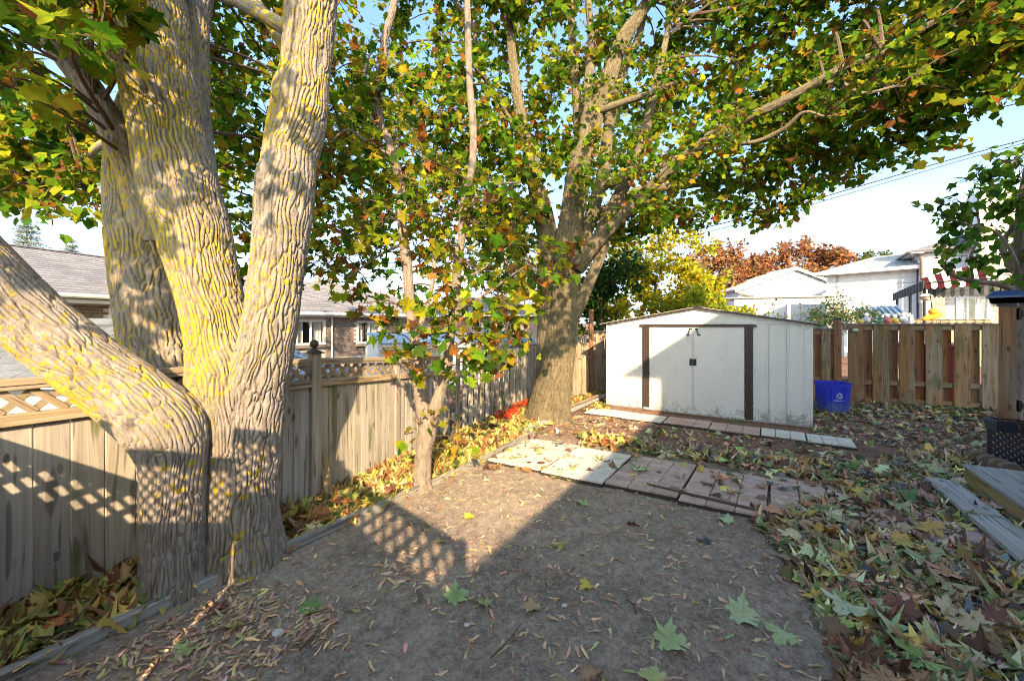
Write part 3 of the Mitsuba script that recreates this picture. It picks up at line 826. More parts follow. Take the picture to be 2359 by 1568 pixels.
tm = meshkit.text_mesh('BLUE BOX-RECYCLES', 0.013, 0.002, bold=True)
tv = tm.vertices - [tm.bounds[:, 0].mean(), 0, 0]
part(BIN, 'print', M().add(fo + tv[:, :1] * bu * 0.85 + (tv[:, 1:2] - 0.085) * fy + tv[:, 2:3] * fn_, tm.faces), 'white_print')
# ---------------------------------------------------------------- trees
def bark_tube(pts, n_len, sides, depth, fx=30.0, fz=7.0, seed=1, flare=0.0, lumps=0.06, knobs=()):
    """pts: rows of x, y, z, radius. A limb whose surface is furrowed: ridges run along it, deep narrow cracks between.
    knobs: (fraction along, angle, size, height) - healed branch scars"""
    c = spline(pts, n_len)
    p, r = c[:, :3], np.maximum(c[:, 3], 0.004)
    t = np.gradient(p, axis=0); t /= np.linalg.norm(t, axis=1, keepdims=True)
    a = np.zeros_like(p); a[0] = unit(np.cross(t[0], [0.13, 1, 0.1]))
    for i_ in range(1, len(p)):
        a[i_] = unit(a[i_ - 1] - t[i_] * np.dot(a[i_ - 1], t[i_]))
    b = np.cross(t, a)
    ang = np.arange(sides) * 2 * np.pi / sides
    ang = ang + 0.5 * np.cos(ang)                     # closer rows of points on the side towards the yard
    s = np.concatenate([[0], np.cumsum(np.linalg.norm(np.diff(p, axis=0), axis=1))])
    rm = r.mean()
    dirs = np.cos(ang)[None, :, None] * a[:, None] + np.sin(ang)[None, :, None] * b[:, None]
    q = np.stack([np.cos(ang)[None] * r[:, None], np.sin(ang)[None] * r[:, None], np.broadcast_to(s[:, None], (len(p), sides))], -1)
    w = meshkit.fbm(q * [9, 9, 5], 2, seed + 50)[..., None] - 0.5
    ncell = max(5, int(round(2 * np.pi * rm * fx)))
    uu = ang[None] / (2 * np.pi) * ncell + w[..., 0] * 2.6 + 0.5 * np.sin(s[:, None] * 3 + seed)
    vv = s[:, None] * fz + (meshkit.fbm(q * [11, 11, 6] + 17, 2, seed + 5) - 0.5) * 2.2
    f1, f2 = np.full(uu.shape, 9.0), np.full(uu.shape, 9.0)
    bu, bv = np.floor(uu), np.floor(vv)
    for da in (-1, 0, 1):
        for db in (-1, 0, 1):
            cu, cv = bu + da, bv + db
            h1 = np.sin((cu % ncell) * 127.1 + cv * 311.7 + seed * 17.0) * 43758.5453; h1 -= np.floor(h1)
            h2 = np.sin((cu % ncell) * 269.5 + cv * 183.3 + seed * 29.0) * 28001.8384; h2 -= np.floor(h2)
            dd = np.sqrt((cu + 0.15 + 0.7 * h1 - uu) ** 2 + (cv + h2 - vv) ** 2)
            f2 = np.where(dd < f1, f1, np.minimum(f2, dd)); f1 = np.minimum(f1, dd)
    crack = np.exp(-((f2 - f1) / 0.17) ** 2) * (0.3 + 1.5 * meshkit.fbm(q * [14, 14, 7] + 3, 2, seed + 8))
    soft = meshkit.fbm(q * [75, 75, 40], 3, seed + 3) - 0.5
    d = -depth * np.clip(crack, 0, 1.4) + depth * 0.35 * soft
    d = d + r[:, None] * lumps * 2 * (meshkit.fbm(q * [5, 5, 2.2], 2, seed + 20) - 0.5)
    for (fr, an, sz, hh) in knobs:
        da = (ang - an + np.pi) % (2 * np.pi) - np.pi
        dist = np.sqrt((da[None] * r[:, None]) ** 2 + (0.8 * (s[:, None] - fr * s[-1])) ** 2) / sz
        d = d + hh * np.exp(-(dist / 0.8) ** 4) - hh * 0.55 * np.exp(-((dist - 0.05) / 0.42) ** 2) + hh * 0.35 * np.exp(-((dist - 1.0) / 0.22) ** 2)
    if flare:
        fl = np.exp(-s / 0.16)[:, None] * (0.55 + 0.45 * np.sin(ang * 5 + seed)[None]) * flare
        d = d + fl
    v = p[:, None] + dirs * (r[:, None] + d)[..., None]
    i_, j_ = np.meshgrid(np.arange(len(p) - 1), np.arange(sides), indexing='ij')
    qd = np.stack([i_ * sides + j_, i_ * sides + (j_ + 1) % sides, (i_ + 1) * sides + (j_ + 1) % sides, (i_ + 1) * sides + j_], -1).reshape(-1, 4)
    uv = np.stack([np.broadcast_to(ang[None] * rm, (len(p), sides)) + seed * 3.1, np.broadcast_to(s[:, None], (len(p), sides))], -1).reshape(-1, 2)
    return v.reshape(-1, 3), qd, uv


def R(px, py, Y, rpx):
    return np.append(P(px, py, Y), rpx / F * Y)


# leaf outlines: (x across, y along) with the stalk at the origin; fan from a centre point
MAPLE = np.array([(0.0, 0.02), (0.20, -0.10), (0.22, 0.06), (0.52, 0.12), (0.36, 0.30), (0.62, 0.62), (0.26, 0.55), (0.20, 0.72), (0.0, 1.0), (-0.20, 0.72), (-0.26, 0.55), (-0.62, 0.62), (-0.36, 0.30), (-0.52, 0.12), (-0.22, 0.06), (-0.20, -0.10)])
MAPLE_S = np.array([(0.0, 0.0), (0.40, 0.08), (0.38, 0.30), (0.56, 0.56), (0.30, 0.66), (0.0, 0.98), (-0.30, 0.66), (-0.56, 0.56), (-0.38, 0.30), (-0.40, 0.08)])
HEART = np.array([(0.0, 0.0), (0.26, -0.03), (0.44, 0.18), (0.40, 0.46), (0.22, 0.76), (0.0, 1.0), (-0.22, 0.76), (-0.40, 0.46), (-0.44, 0.18), (-0.26, -0.03)])
OVAL = np.array([(0.0, 0.0), (0.26, 0.33), (0.22, 0.66), (0.0, 1.0), (-0.22, 0.66), (-0.26, 0.33)])
DETAIL = np.array([(0.0, 0.03), (0.10, -0.05), (0.24, -0.13), (0.30, -0.02), (0.24, 0.05), (0.36, 0.05), (0.56, 0.08), (0.47, 0.18), (0.38, 0.27), (0.50, 0.36), (0.53, 0.47), (0.68, 0.60), (0.52, 0.58), (0.40, 0.66), (0.33, 0.54), (0.25, 0.50), (0.22, 0.66), (0.28, 0.76), (0.14, 0.82), (0.0, 1.04)])
DETAIL = np.vstack([DETAIL, DETAIL[1:-1][::-1] * [-1, 1]])


def leaf_mesh(shape, pos, ydir, nrm, size, c_in, c_out, curl, rg, rag=0.06, rough=0.04):
    "many leaves at once: positions, directions of the midrib, normals, sizes, colours in the middle and at the tips"
    n, k = len(pos), len(shape)
    yd = ydir / (np.linalg.norm(ydir, axis=1, keepdims=True) + 1e-9)
    xd = np.cross(yd, nrm); xd /= np.linalg.norm(xd, axis=1, keepdims=True) + 1e-9
    zd = np.cross(xd, yd)
    o = np.vstack([[0, 0.34], shape])
    ox = np.broadcast_to(o[None, :, 0], (n, k + 1)) + rg.normal(0, rag, (n, k + 1)) * (np.arange(k + 1) > 1)
    oy = np.broadcast_to(o[None, :, 1], (n, k + 1)) + rg.normal(0, rag, (n, k + 1)) * (np.arange(k + 1) > 1)
    cu = np.asarray(curl).reshape(-1, 1) * np.ones((n, 1))
    tw = rg.normal(0, 0.25, (n, 1)) * cu
    oz = cu * (ox ** 2 * 1.1 - (oy - 0.35) ** 2 * 0.8) + tw * ox * (oy - 0.3) * 2 + rg.normal(0, rough, (n, k + 1)) * (0.3 + np.abs(cu))
    s = np.asarray(size).reshape(-1, 1)
    v = pos[:, None] + s[..., None] * (ox[..., None] * xd[:, None] + oy[..., None] * yd[:, None] + oz[..., None] * zd[:, None])
    f1 = np.array([[0, 1 + i_, 1 + (i_ + 1) % k] for i_ in range(k)])
    f = (f1[None] + (np.arange(n) * (k + 1))[:, None, None]).reshape(-1, 3)
    w = np.concatenate([[0.0], np.clip(np.hypot(shape[:, 0], shape[:, 1] - 0.3) * 1.25, 0, 1)])[None, :, None]
    col = c_in[:, None] * (1 - w) + c_out[:, None] * w
    return v.reshape(-1, 3), f, np.clip(col, 0, 1).reshape(-1, 3)


def palette(rg, n, table, jitter=0.22):
    "table: rows of (weight, inner rgb, outer rgb)"
    w = np.array([t_[0] for t_ in table], float); idx = rg.choice(len(table), n, p=w / w.sum())
    ci = np.array([t_[1] for t_ in table])[idx]; co = np.array([t_[2] for t_ in table])[idx]
    j1 = np.exp(rg.normal(0, jitter, (n, 1))); j3 = np.exp(rg.normal(0, 0.08, (n, 3)))
    return ci * j1 * j3, co * j1 * j3


G1, G2, G3, YG, YL, OR, BR = (0.075, 0.165, 0.013), (0.135, 0.235, 0.016), (0.042, 0.10, 0.016), (0.31, 0.34, 0.022), (0.48, 0.37, 0.02), (0.40, 0.15, 0.025), (0.22, 0.10, 0.045)
AUTUMN = [(3.4, G1, G1), (4.2, G2, G2), (1.8, G3, G3), (2.2, G2, YG), (2.3, YG, YG), (1.4, YG, OR), (1.0, G2, OR), (0.9, OR, BR), (0.4, BR, BR)]
AUTUMN_WARM = [(2.6, G1, G1), (3.0, G2, YG), (2.0, G3, G3), (2.6, YG, YG), (1.6, YG, OR), (1.5, G2, OR), (1.5, OR, BR), (0.9, BR, BR), (0.6, YL, OR)]


class Tree:
    def __init__(self, key):
        self.key, self.nodes = key, []           # nodes: x, y, z, radius of the woody skeleton
        self.wood, self.lv = M(), M()

    def limb(self, pts, name, mat, n_len=60, sides=20, depth=0.006, label=None, **kw):
        pts = np.array(pts, float)
        if mat:
            v, f, uv = bark_tube(pts, n_len, sides, depth, **kw)
            part(self.key, name, M().add(v, f, uv), mat, smooth=True, label=label)
        self.nodes.append(spline(pts, 40))

    def clumps(self, centres, radii, n_leaf, size, table, rg, shape=MAPLE_S, use=None, droop=0.35, reach=1.0, twig_n=9, join=True, wood_r=0.016, curl=0.35, sag=0.0):
        nodes = np.vstack(self.nodes if use is None else [self.nodes[i_] for i_ in use])
        for c, r in zip(centres, radii):
            c = np.asarray(c, float)
            dist = np.linalg.norm(nodes[:, :3] - c, axis=1) + 0.35 * np.maximum(nodes[:, 2] - c[2], 0) * 3
            st = nodes[np.argmin(dist)]
            if join and np.linalg.norm(st[:3] - c) > 0.1:
                L = np.linalg.norm(st[:3] - c)
                midp = (st[:3] + c) / 2 + np.array([0, 0, 0.14 * L]) + rg.normal(0, 0.07 * L, 3)
                br = spline([st[:3], midp, c], 9)
                r0 = min(st[3] * 0.6, wood_r * (0.55 + 0.35 * L))
                self.wood.tube(br, np.linspace(r0, 0.004, 9), 5, cap=False)
                self.nodes.append(np.hstack([br[3:], np.linspace(r0, 0.004, 9)[3:, None]]))
            nt = twig_n
            u = rg.normal(0, 1, (nt, 3)); u /= np.linalg.norm(u, axis=1, keepdims=True)
            tips = c + u * np.asarray(r) * (0.45 + 0.6 * rg.random((nt, 1)))
            tips[:, 2] -= sag * rg.random(nt)
            base = c + (st[:3] - c) * 0.15 * rg.random((nt, 1))
            per = max(2, int(n_leaf / nt))
            for b0, tp in zip(base, tips):
                mid_ = (b0 + tp) / 2 + rg.normal(0, 0.05, 3) + [0, 0, 0.03]
                tw = spline([b0, mid_, tp], 6)
                self.wood.tube(tw, np.linspace(0.005, 0.0018, 6), 3, cap=False)
            tt = 0.30 + 0.78 * rg.random((nt, per)) ** 0.8
            pos = base[:, None] + (tips - base)[:, None] * tt[..., None]
            pos = pos + rg.normal(0, 1, pos.shape) * (0.055 + 0.13 * np.mean(r) * 0.6) * reach
            pos = pos.reshape(-1, 3)
            n = len(pos)
            out = pos - c; out /= np.linalg.norm(out, axis=1, keepdims=True) + 1e-9
            yd = out + rg.normal(0, 0.7, (n, 3)); yd[:, 2] -= droop
            nr_ = rg.normal(0, 0.62, (n, 3)) + out * 0.35; nr_[:, 2] += 0.75; nr_[:, 1] -= 0.25
            ci, co = palette(rg, n, table)
            sz = size * (0.62 + 0.62 * rg.random(n))
            v, f, col = leaf_mesh(shape, pos, yd, nr_, sz, ci, co, rg.normal(curl, 0.3, n), rg)
            self.lv.add(v, f, None, col)

    def done(self, twig_mat='twig_bark', label=None):
        if self.wood.n:
            part(self.key, 'twigs', self.wood, twig_mat, kind='stuff')
        if self.lv.n:
            part(self.key, 'crown', self.lv, 'leaf', kind='stuff', label=label)


def in_poly(rg, poly, n):
    import shapely
    pg = Polygon(poly); x0, y0, x1, y1 = pg.bounds; out = []
    while len(out) < n:
        q = np.array([rg.uniform(x0, x1), rg.uniform(y0, y1)])
        if pg.contains(shapely.Point(q)):
            out.append(q)
    return np.array(out)


def spread(rg, poly, n, depth, tries=12):
    "n points evenly spread over a region, each at its own distance depth(px, py)"
    best = []
    for _ in range(n):
        cand = in_poly(rg, poly, tries)
        if best:
            d = np.min(np.linalg.norm(cand[:, None] - np.array(best)[None], axis=-1), axis=1)
            best.append(cand[np.argmax(d)])
        else:
            best.append(cand[0])
    return np.array([P(px, py, depth(px, py)) for px, py in best])


# ---- the big many stemmed tree in the left foreground
MT = Tree(thing('multi_stem_maple', 'huge many stemmed tree with furrowed bark and yellow lichen in the left foreground', 'tree'))
MT.limb([R(392, 1440, 2.30, 76), R(398, 1380, 2.30, 68), R(400, 1280, 2.30, 61), R(400, 1150, 2.31, 60), R(400, 1060, 2.32, 64), R(382, 985, 2.31, 78), R(318, 925, 2.28, 76), R(215, 848, 2.22, 72), R(110, 768, 2.14, 71), R(5, 678, 2.05, 73), R(-120, 560, 1.94, 78), R(-260, 400, 1.82, 74), R(-380, 230, 1.72, 66)],
        'leaning_trunk', 'bark_grey', 480, 260, 0.011, label='thick trunk leaning out of the picture to the left', seed=1, flare=0.03, fx=42, fz=5.0, knobs=[(0.42, 1.9, 0.06, 0.02)])
MT.limb([R(560, 1370, 2.60, 104), R(556, 1305, 2.60, 94), R(550, 1200, 2.60, 82), R(550, 1080, 2.61, 76), R(550, 980, 2.62, 74), R(535, 900, 2.64, 84), R(520, 820, 2.66, 76), R(500, 740, 2.68, 67), R(474, 640, 2.70, 66), R(446, 530, 2.72, 72), R(416, 430, 2.74, 78), R(388, 300, 2.77, 72), R(362, 160, 2.80, 76), R(330, 0, 2.84, 82), R(305, -150, 2.9, 78), R(285, -330, 2.98, 70), R(270, -520, 3.05, 60)],
        'middle_trunk', 'bark_lichen', 560, 280, 0.016, label='upright middle trunk thick with yellow lichen', seed=2, flare=0.05, fx=38, fz=3.6, knobs=[(0.565, 1.75, 0.085, 0.026), (0.37, 1.4, 0.06, 0.012)])
MT.limb([R(575, 1120, 2.66, 60), R(580, 1000, 2.64, 66), R(588, 900, 2.62, 66), R(604, 830, 2.60, 62), R(622, 750, 2.58, 57), R(638, 640, 2.57, 56), R(648, 540, 2.56, 58), R(655, 455, 2.56, 62), R(668, 370, 2.56, 58), R(688, 270, 2.57, 60), R(702, 170, 2.58, 52), R(712, 60, 2.6, 54), R(722, -60, 2.62, 54), R(735, -250, 2.66, 48), R(745, -480, 2.7, 42)],
        'slender_trunk', 'bark_grey', 430, 230, 0.014, label='slimmer trunk on the right with two round branch scars', seed=3, fx=38, fz=3.6, knobs=[(0.425, 1.55, 0.085, 0.034), (0.545, 1.45, 0.08, 0.034)])
MT.limb([R(400, 1000, 2.75, 80), R(385, 900, 2.86, 82), R(372, 820, 2.95, 76), R(355, 700, 3.0, 72), R(340, 600, 3.04, 70), R(325, 500, 3.08, 66), R(318, 410, 3.1, 62), R(328, 300, 3.15, 54), R(360, 180, 3.2, 48), R(420, 90, 3.25, 42), R(447, 0, 3.3, 36), R(460, -150, 3.35, 32), R(480, -330, 3.4, 26)],
        'shaded_trunk', 'bark_grey', 380, 220, 0.015, label='trunk standing behind the others', seed=4, fx=38, fz=3.6, knobs=[(0.38, 2.4, 0.07, 0.03)])
MT.limb([R(445, 560, 3.0, 52), R(438, 400, 3.02, 52), R(432, 280, 3.05, 46), R(440, 150, 3.1, 36), R(446, 40, 3.15, 31), R(452, -100, 3.2, 29), R(462, -300, 3.3, 25)], 'fork_trunk', 'bark_grey', 160, 110, 0.009, seed=5, fx=30, fz=7)
MT.limb([R(350, 560, 3.0, 40), R(322, 440, 2.96, 36), R(285, 345, 2.9, 31), R(235, 250, 2.82, 27), R(175, 160, 2.74, 26), R(108, 85, 2.64, 23), R(40, 20, 2.55, 21), R(-60, -90, 2.4, 18), R(-200, -200, 2.2, 14)],
        'branch', 'bark_grey', 190, 90, 0.006, seed=6, fx=40, fz=10, knobs=[(0.36, 2.0, 0.03, 0.03)])
MT.limb([R(712, 95, 2.62, 18), R(640, 55, 2.62, 17), R(560, 10, 2.7, 15), R(470, -30, 2.85, 13), R(380, -90, 3.0, 11)], 'branch', 'bark_grey', 50, 30, 0.004, seed=7)
MT.limb([R(706, 170, 2.65, 12), R(660, 120, 2.75, 12), R(600, 20, 3.1, 11), R(540, -60, 3.4, 10)], 'branch', 'bark_grey', 40, 24, 0.003, seed=8)
MT.limb([R(292, 180, 3.3, 8), R(230, 150, 3.25, 8), R(160, 110, 3.2, 8), R(90, 80, 3.15, 8), R(20, 50, 3.1, 7)], 'branch', 'bark_grey', 40, 24, 0.002, seed=9)
MT.limb([R(330, 330, 3.1, 12), R(240, 330, 3.6, 9), R(160, 400, 4.0, 7), R(90, 420, 4.2, 5), R(20, 430, 4.3, 4)], 'branch', 'bark_grey', 40, 20, 0.002, seed=10)
rg = np.random.default_rng(21)
# near leaves in the top left corner, then the finer spray below them, then the crown seen between and behind the trunks
c1 = spread(rg, [(-160, -160), (380, -160), (300, 40), (200, 110), (130, 150), (90, 215), (-150, 240)], 26, lambda x, y: rg.uniform(1.9, 2.7))
MT.clumps(c1, [(0.20, 0.25, 0.17)] * len(c1), 24, 0.115, AUTUMN, rg, shape=MAPLE, use=[5, 8], twig_n=5, reach=0.8)
c2 = spread(rg, [(-200, 180), (60, 160), (190, 210), (245, 300), (240, 380), (200, 440), (120, 440), (-150, 460)], 30, lambda x, y: rg.uniform(3.4, 5.0))
MT.clumps(c2, [(0.32, 0.4, 0.22)] * len(c2), 80, 0.10, AUTUMN, rg, use=[5, 8, 9], twig_n=7, sag=0.12)
c2 = np.array([P(88, 478, 3.9), P(60, 452, 4.1), P(112, 500, 3.8), P(20, 445, 4.2)])
MT.clumps(c2, [(0.14, 0.15, 0.10)] * 4, 12, 0.11, AUTUMN, rg, use=[9], twig_n=3)
c3 = spread(rg, [(450, -200), (800, -200), (800, 330), (760, 520), (700, 560), (600, 640), (520, 640), (480, 480), (450, 300)], 46, lambda x, y: rg.uniform(3.9, 5.6))
MT.clumps(c3, [(0.42, 0.5, 0.34)] * len(c3), 120, 0.095, AUTUMN, rg, twig_n=8)
c4 = spread(rg, [(180, -200), (470, -200), (440, 60), (330, 130), (200, 130)], 12, lambda x, y: rg.uniform(3.6, 4.8))
MT.clumps(c4, [(0.4, 0.5, 0.3)] * len(c4), 80, 0.10, AUTUMN, rg, use=[5, 8], twig_n=7)
# unseen limbs and leaf clumps added over and behind the viewer to dapple trunks
MT.nodes = []
MT.nodes.append(np.hstack([spline([[-1.9, 2.9, 4.6], [-1.6, 1.6, 5.0], [-1.3, 0.2, 5.2], [-1.0, -1.4, 5.3]], 30), np.linspace(0.06, 0.02, 30)[:, None]]))
MT.wood.tube(MT.nodes[-1][:, :3], MT.nodes[-1][:, 3], 8)
SHADE = []
MT.nodes.append(np.hstack([spline([[-1.6, 1.6, 5.0], [-0.2, 1.9, 5.4], [0.9, 1.6, 5.6], [1.6, 0.6, 5.7]], 30), np.linspace(0.05, 0.02, 30)[:, None]]))
MT.wood.tube(MT.nodes[-1][:, :3], MT.nodes[-1][:, 3], 8)
for _ in range(30):
    y = rg.uniform(-2.6, 1.2)
    SHADE.append([rg.uniform(-2.6, -0.95), y, rg.uniform(2.3, 5.4) + 0.10 * max(y, 0)])
for _ in range(70):
    y = rg.uniform(-0.5, 2.4)
    SHADE.append([rg.uniform(0.35, 1.7), y, rg.uniform(2.6, 6.2)])
for _ in range(34):
    y = rg.uniform(-2.6, 0.9); zh = rg.uniform(1.9, 3.5)
    SHADE.append([rg.uniform(-2.75, -2.0), y, zh + (3.0 - y) * TAN])
SHADE = np.array([q for q in SHADE if q[2] > 2.0 + 0.86 * max(q[1], 0) and ((q[0] < 0 and q[2] - (2.4 - q[1]) * TAN > 1.45) or (q[0] > 0 and 0.75 < q[2] - (6.4 - q[1]) * TAN < 4.5))])
MT.clumps(SHADE, [(0.26, 0.3, 0.2)] * len(SHADE), 26, 0.115, AUTUMN, rg, twig_n=6)
MT.done()

# ---- the young tree with two stems in front of the fence
YM = Tree(thing('young_maple', 'young two stemmed maple with yellowing leaves before the lattice fence', 'tree'))
YM.limb([R(972, 1140, 3.72, 23.4), R(972, 1100, 3.74, 18.7), R(976, 1040, 3.76, 18.7), R(984, 985, 3.78, 21.1), R(972, 930, 3.78, 15.6), R(966, 880, 3.8, 14.0), R(958, 800, 3.82, 12.5), R(946, 720, 3.84, 11.7), R(938, 620, 3.86, 11.7), R(926, 520, 3.88, 10.9), R(922, 430, 3.9, 10.1), R(897, 330, 3.92, 9.4), R(872, 260, 3.94, 9.4), R(880, 170, 3.96, 9.4), R(886, 90, 3.98, 8.6), R(905, 20, 4.0, 7.8), R(915, -80, 4.0, 7.0), R(930, -250, 4.1, 5.5)],
        'trunk', 'bark_young', 260, 48, 0.006, label='pale lower trunk rising into the left stem', seed=11, flare=0.02, fx=40, fz=10, lumps=0.10)
YM.limb([R(984, 1000, 3.77, 12.5), R(1000, 945, 3.76, 14.8), R(1014, 900, 3.76, 11.7), R(1030, 840, 3.76, 11.7), R(1036, 780, 3.77, 10.9), R(1050, 700, 3.78, 10.9), R(1052, 620, 3.8, 10.1), R(1064, 540, 3.82, 9.4), R(1070, 460, 3.84, 9.4), R(1086, 390, 3.86, 8.6), R(1090, 300, 3.88, 8.6), R(1082, 200, 3.9, 7.8), R(1078, 90, 3.92, 7.8), R(1076, 0, 3.95, 7.0), R(1070, -200, 4.0, 5.5)],
        'stem', 'bark_young', 220, 44, 0.005, seed=12, fx=40, fz=10, lumps=0.12)
YM.limb([R(950, 790, 3.83, 7.0), R(985, 700, 3.95, 5.5), R(1000, 610, 4.05, 4.7), R(985, 520, 4.1, 3.9)], 'stem', 'bark_young', 60, 16, 0.003, seed=13)
for pts in ([R(905, 360, 3.92, 4.7), R(850, 330, 3.8, 3.9), R(800, 300, 3.7, 3.1), R(760, 330, 3.6, 2.3)], [R(1070, 480, 3.85, 4.7), R(1130, 430, 3.7, 3.1), R(1200, 420, 3.6, 2.3)], [R(930, 560, 3.9, 4.7), R(870, 590, 3.8, 3.1), R(800, 640, 3.7, 2.3)],
            [R(1050, 720, 3.8, 4.7), R(1100, 690, 3.6, 3.1), R(1170, 640, 3.5, 2.3), R(1230, 600, 3.45, 1.6)], [R(1052, 650, 3.8, 4.7), R(1110, 620, 3.9, 3.1), R(1180, 560, 4.0, 2.3)], [R(1040, 800, 3.78, 3.9), R(1090, 780, 3.6, 2.7), R(1150, 800, 3.5, 2.0)], [R(880, 240, 3.95, 3.9), R(840, 180, 4.0, 3.1), R(860, 100, 4.1, 2.3)]):
    YM.limb(pts, 'branch', 'bark_young', 24, 10, 0.001, seed=14)
rg = np.random.default_rng(31)
yd_ = lambda x, y: rg.uniform(3.3, 4.5)
c1 = spread(rg, [(740, 120), (900, 100), (1000, 350), (1180, 420), (1260, 560), (1250, 660), (1200, 770), (1130, 800), (1010, 740), (930, 690), (800, 650), (715, 640), (690, 560), (700, 300)], 74, yd_)
YM.clumps(c1, [(0.26, 0.34, 0.15)] * len(c1), 26, 0.092, AUTUMN_WARM, rg, shape=MAPLE, twig_n=6, sag=0.1)
c1 = spread(rg, [(770, 640), (900, 700), (930, 780), (880, 760), (790, 680)], 4, yd_)
YM.clumps(c1, [(0.16, 0.2, 0.09)] * len(c1), 12, 0.10, AUTUMN_WARM, rg, shape=MAPLE, twig_n=3)
c1 = np.array([P(x, y, rg.uniform(3.35, 3.7)) for x, y in ((960, 760), (985, 720), (1080, 840), (1100, 790), (1145, 850), (1060, 905 - 40), (930, 815), (1010, 800), (1150, 810), (1210, 700), (1220, 640), (1170, 700), (1040, 745), (900, 765), (945, 840))])
YM.clumps(c1, [(0.12, 0.12, 0.08)] * len(c1), 9, 0.115, AUTUMN_WARM, rg, shape=MAPLE, twig_n=3, wood_r=0.008)
c1 = np.array([P(x, y, 3.66) for x, y in ((930, 1000), (962, 975), (1045, 1010), (1060, 985), (1000, 965), (1050, 1035))])
YM.clumps(c1, [(0.06, 0.06, 0.05)] * len(c1), 3, 0.08, AUTUMN_WARM, rg, shape=MAPLE, twig_n=2, wood_r=0.006)
YM.lv and YM.done()
# the largest single leaves hanging at the near side of its crown
for x, y in ((1062, 610), (1035, 505), (985, 640), (905, 620), (1130, 650), (1105, 720), (1190, 705), (1175, 640), (945, 690), (1010, 560), (1150, 580), (960, 800), (985, 775), (1090, 800), (1120, 860), (1040, 765), (1005, 700), (880, 540), (935, 480), (1075, 670), (860, 640), (1215, 600), (1140, 540), (830, 560)):
    n1 = rg.normal(0, 0.35, (1, 3)) + [[0.1, -0.7, 0.6]]
    ci, co = palette(rg, 1, AUTUMN_WARM)
    v, f, col = leaf_mesh(DETAIL, P(x, y, rg.uniform(3.2, 3.45))[None], rg.normal(0, 0.5, (1, 3)) + [[0, -0.1, -0.8]], n1, 0.118 * (0.8 + 0.4 * rg.random(1)), ci, co, [0.4], rg, 0.02)
    part(YM.key, 'leaf', M().add(v, f, None, col), 'leaf')

# ---- the mature tree between the board fence and the shed
BM_ = Tree(thing('mature_maple', 'tall mature tree with many rising stems between the board fence and the shed', 'tree'))
tY = 6.45
BM_.limb([R(1262, 985, tY, 62), R(1264, 955, tY, 52), R(1272, 900, tY, 44), R(1284, 840, tY, 38), R(1292, 780, tY, 36), R(1302, 700, tY, 34), R(1306, 630, tY, 32), R(1307, 570, tY, 30), R(1316, 500, tY, 28), R(1330, 420, tY, 29), R(1342, 350, tY, 27), R(1372, 260, tY, 22), R(1404, 170, tY, 20), R(1432, 95, tY + .1, 17), R(1475, 30, tY + .2, 14), R(1530, -60, tY + .4, 12), R(1560, -200, tY + .6, 10)],
         'trunk', 'bark_olive', 340, 150, 0.018, label='main trunk flaring at the sunlit foot', seed=21, flare=0.10, fx=24, fz=5, lumps=0.05)
BM_.limb([R(1258, 930, tY + .22, 26), R(1262, 840, tY + .22, 28), R(1264, 740, tY + .22, 27), R(1262, 640, tY + .25, 26), R(1262, 560, tY + .3, 25), R(1248, 480, tY + .35, 23), R(1232, 420, tY + .4, 19), R(1218, 350, tY + .5, 15), R(1203, 290, tY + .5, 14), R(1188, 200, tY + .6, 12), R(1180, 130, tY + .7, 10), R(1170, 20, tY + .8, 8), R(1160, -150, tY + .9, 7)],
         'stem', 'bark_olive', 240, 90, 0.018, label='furrowed stem on the left side of the trunk', seed=22, fx=24, fz=5)
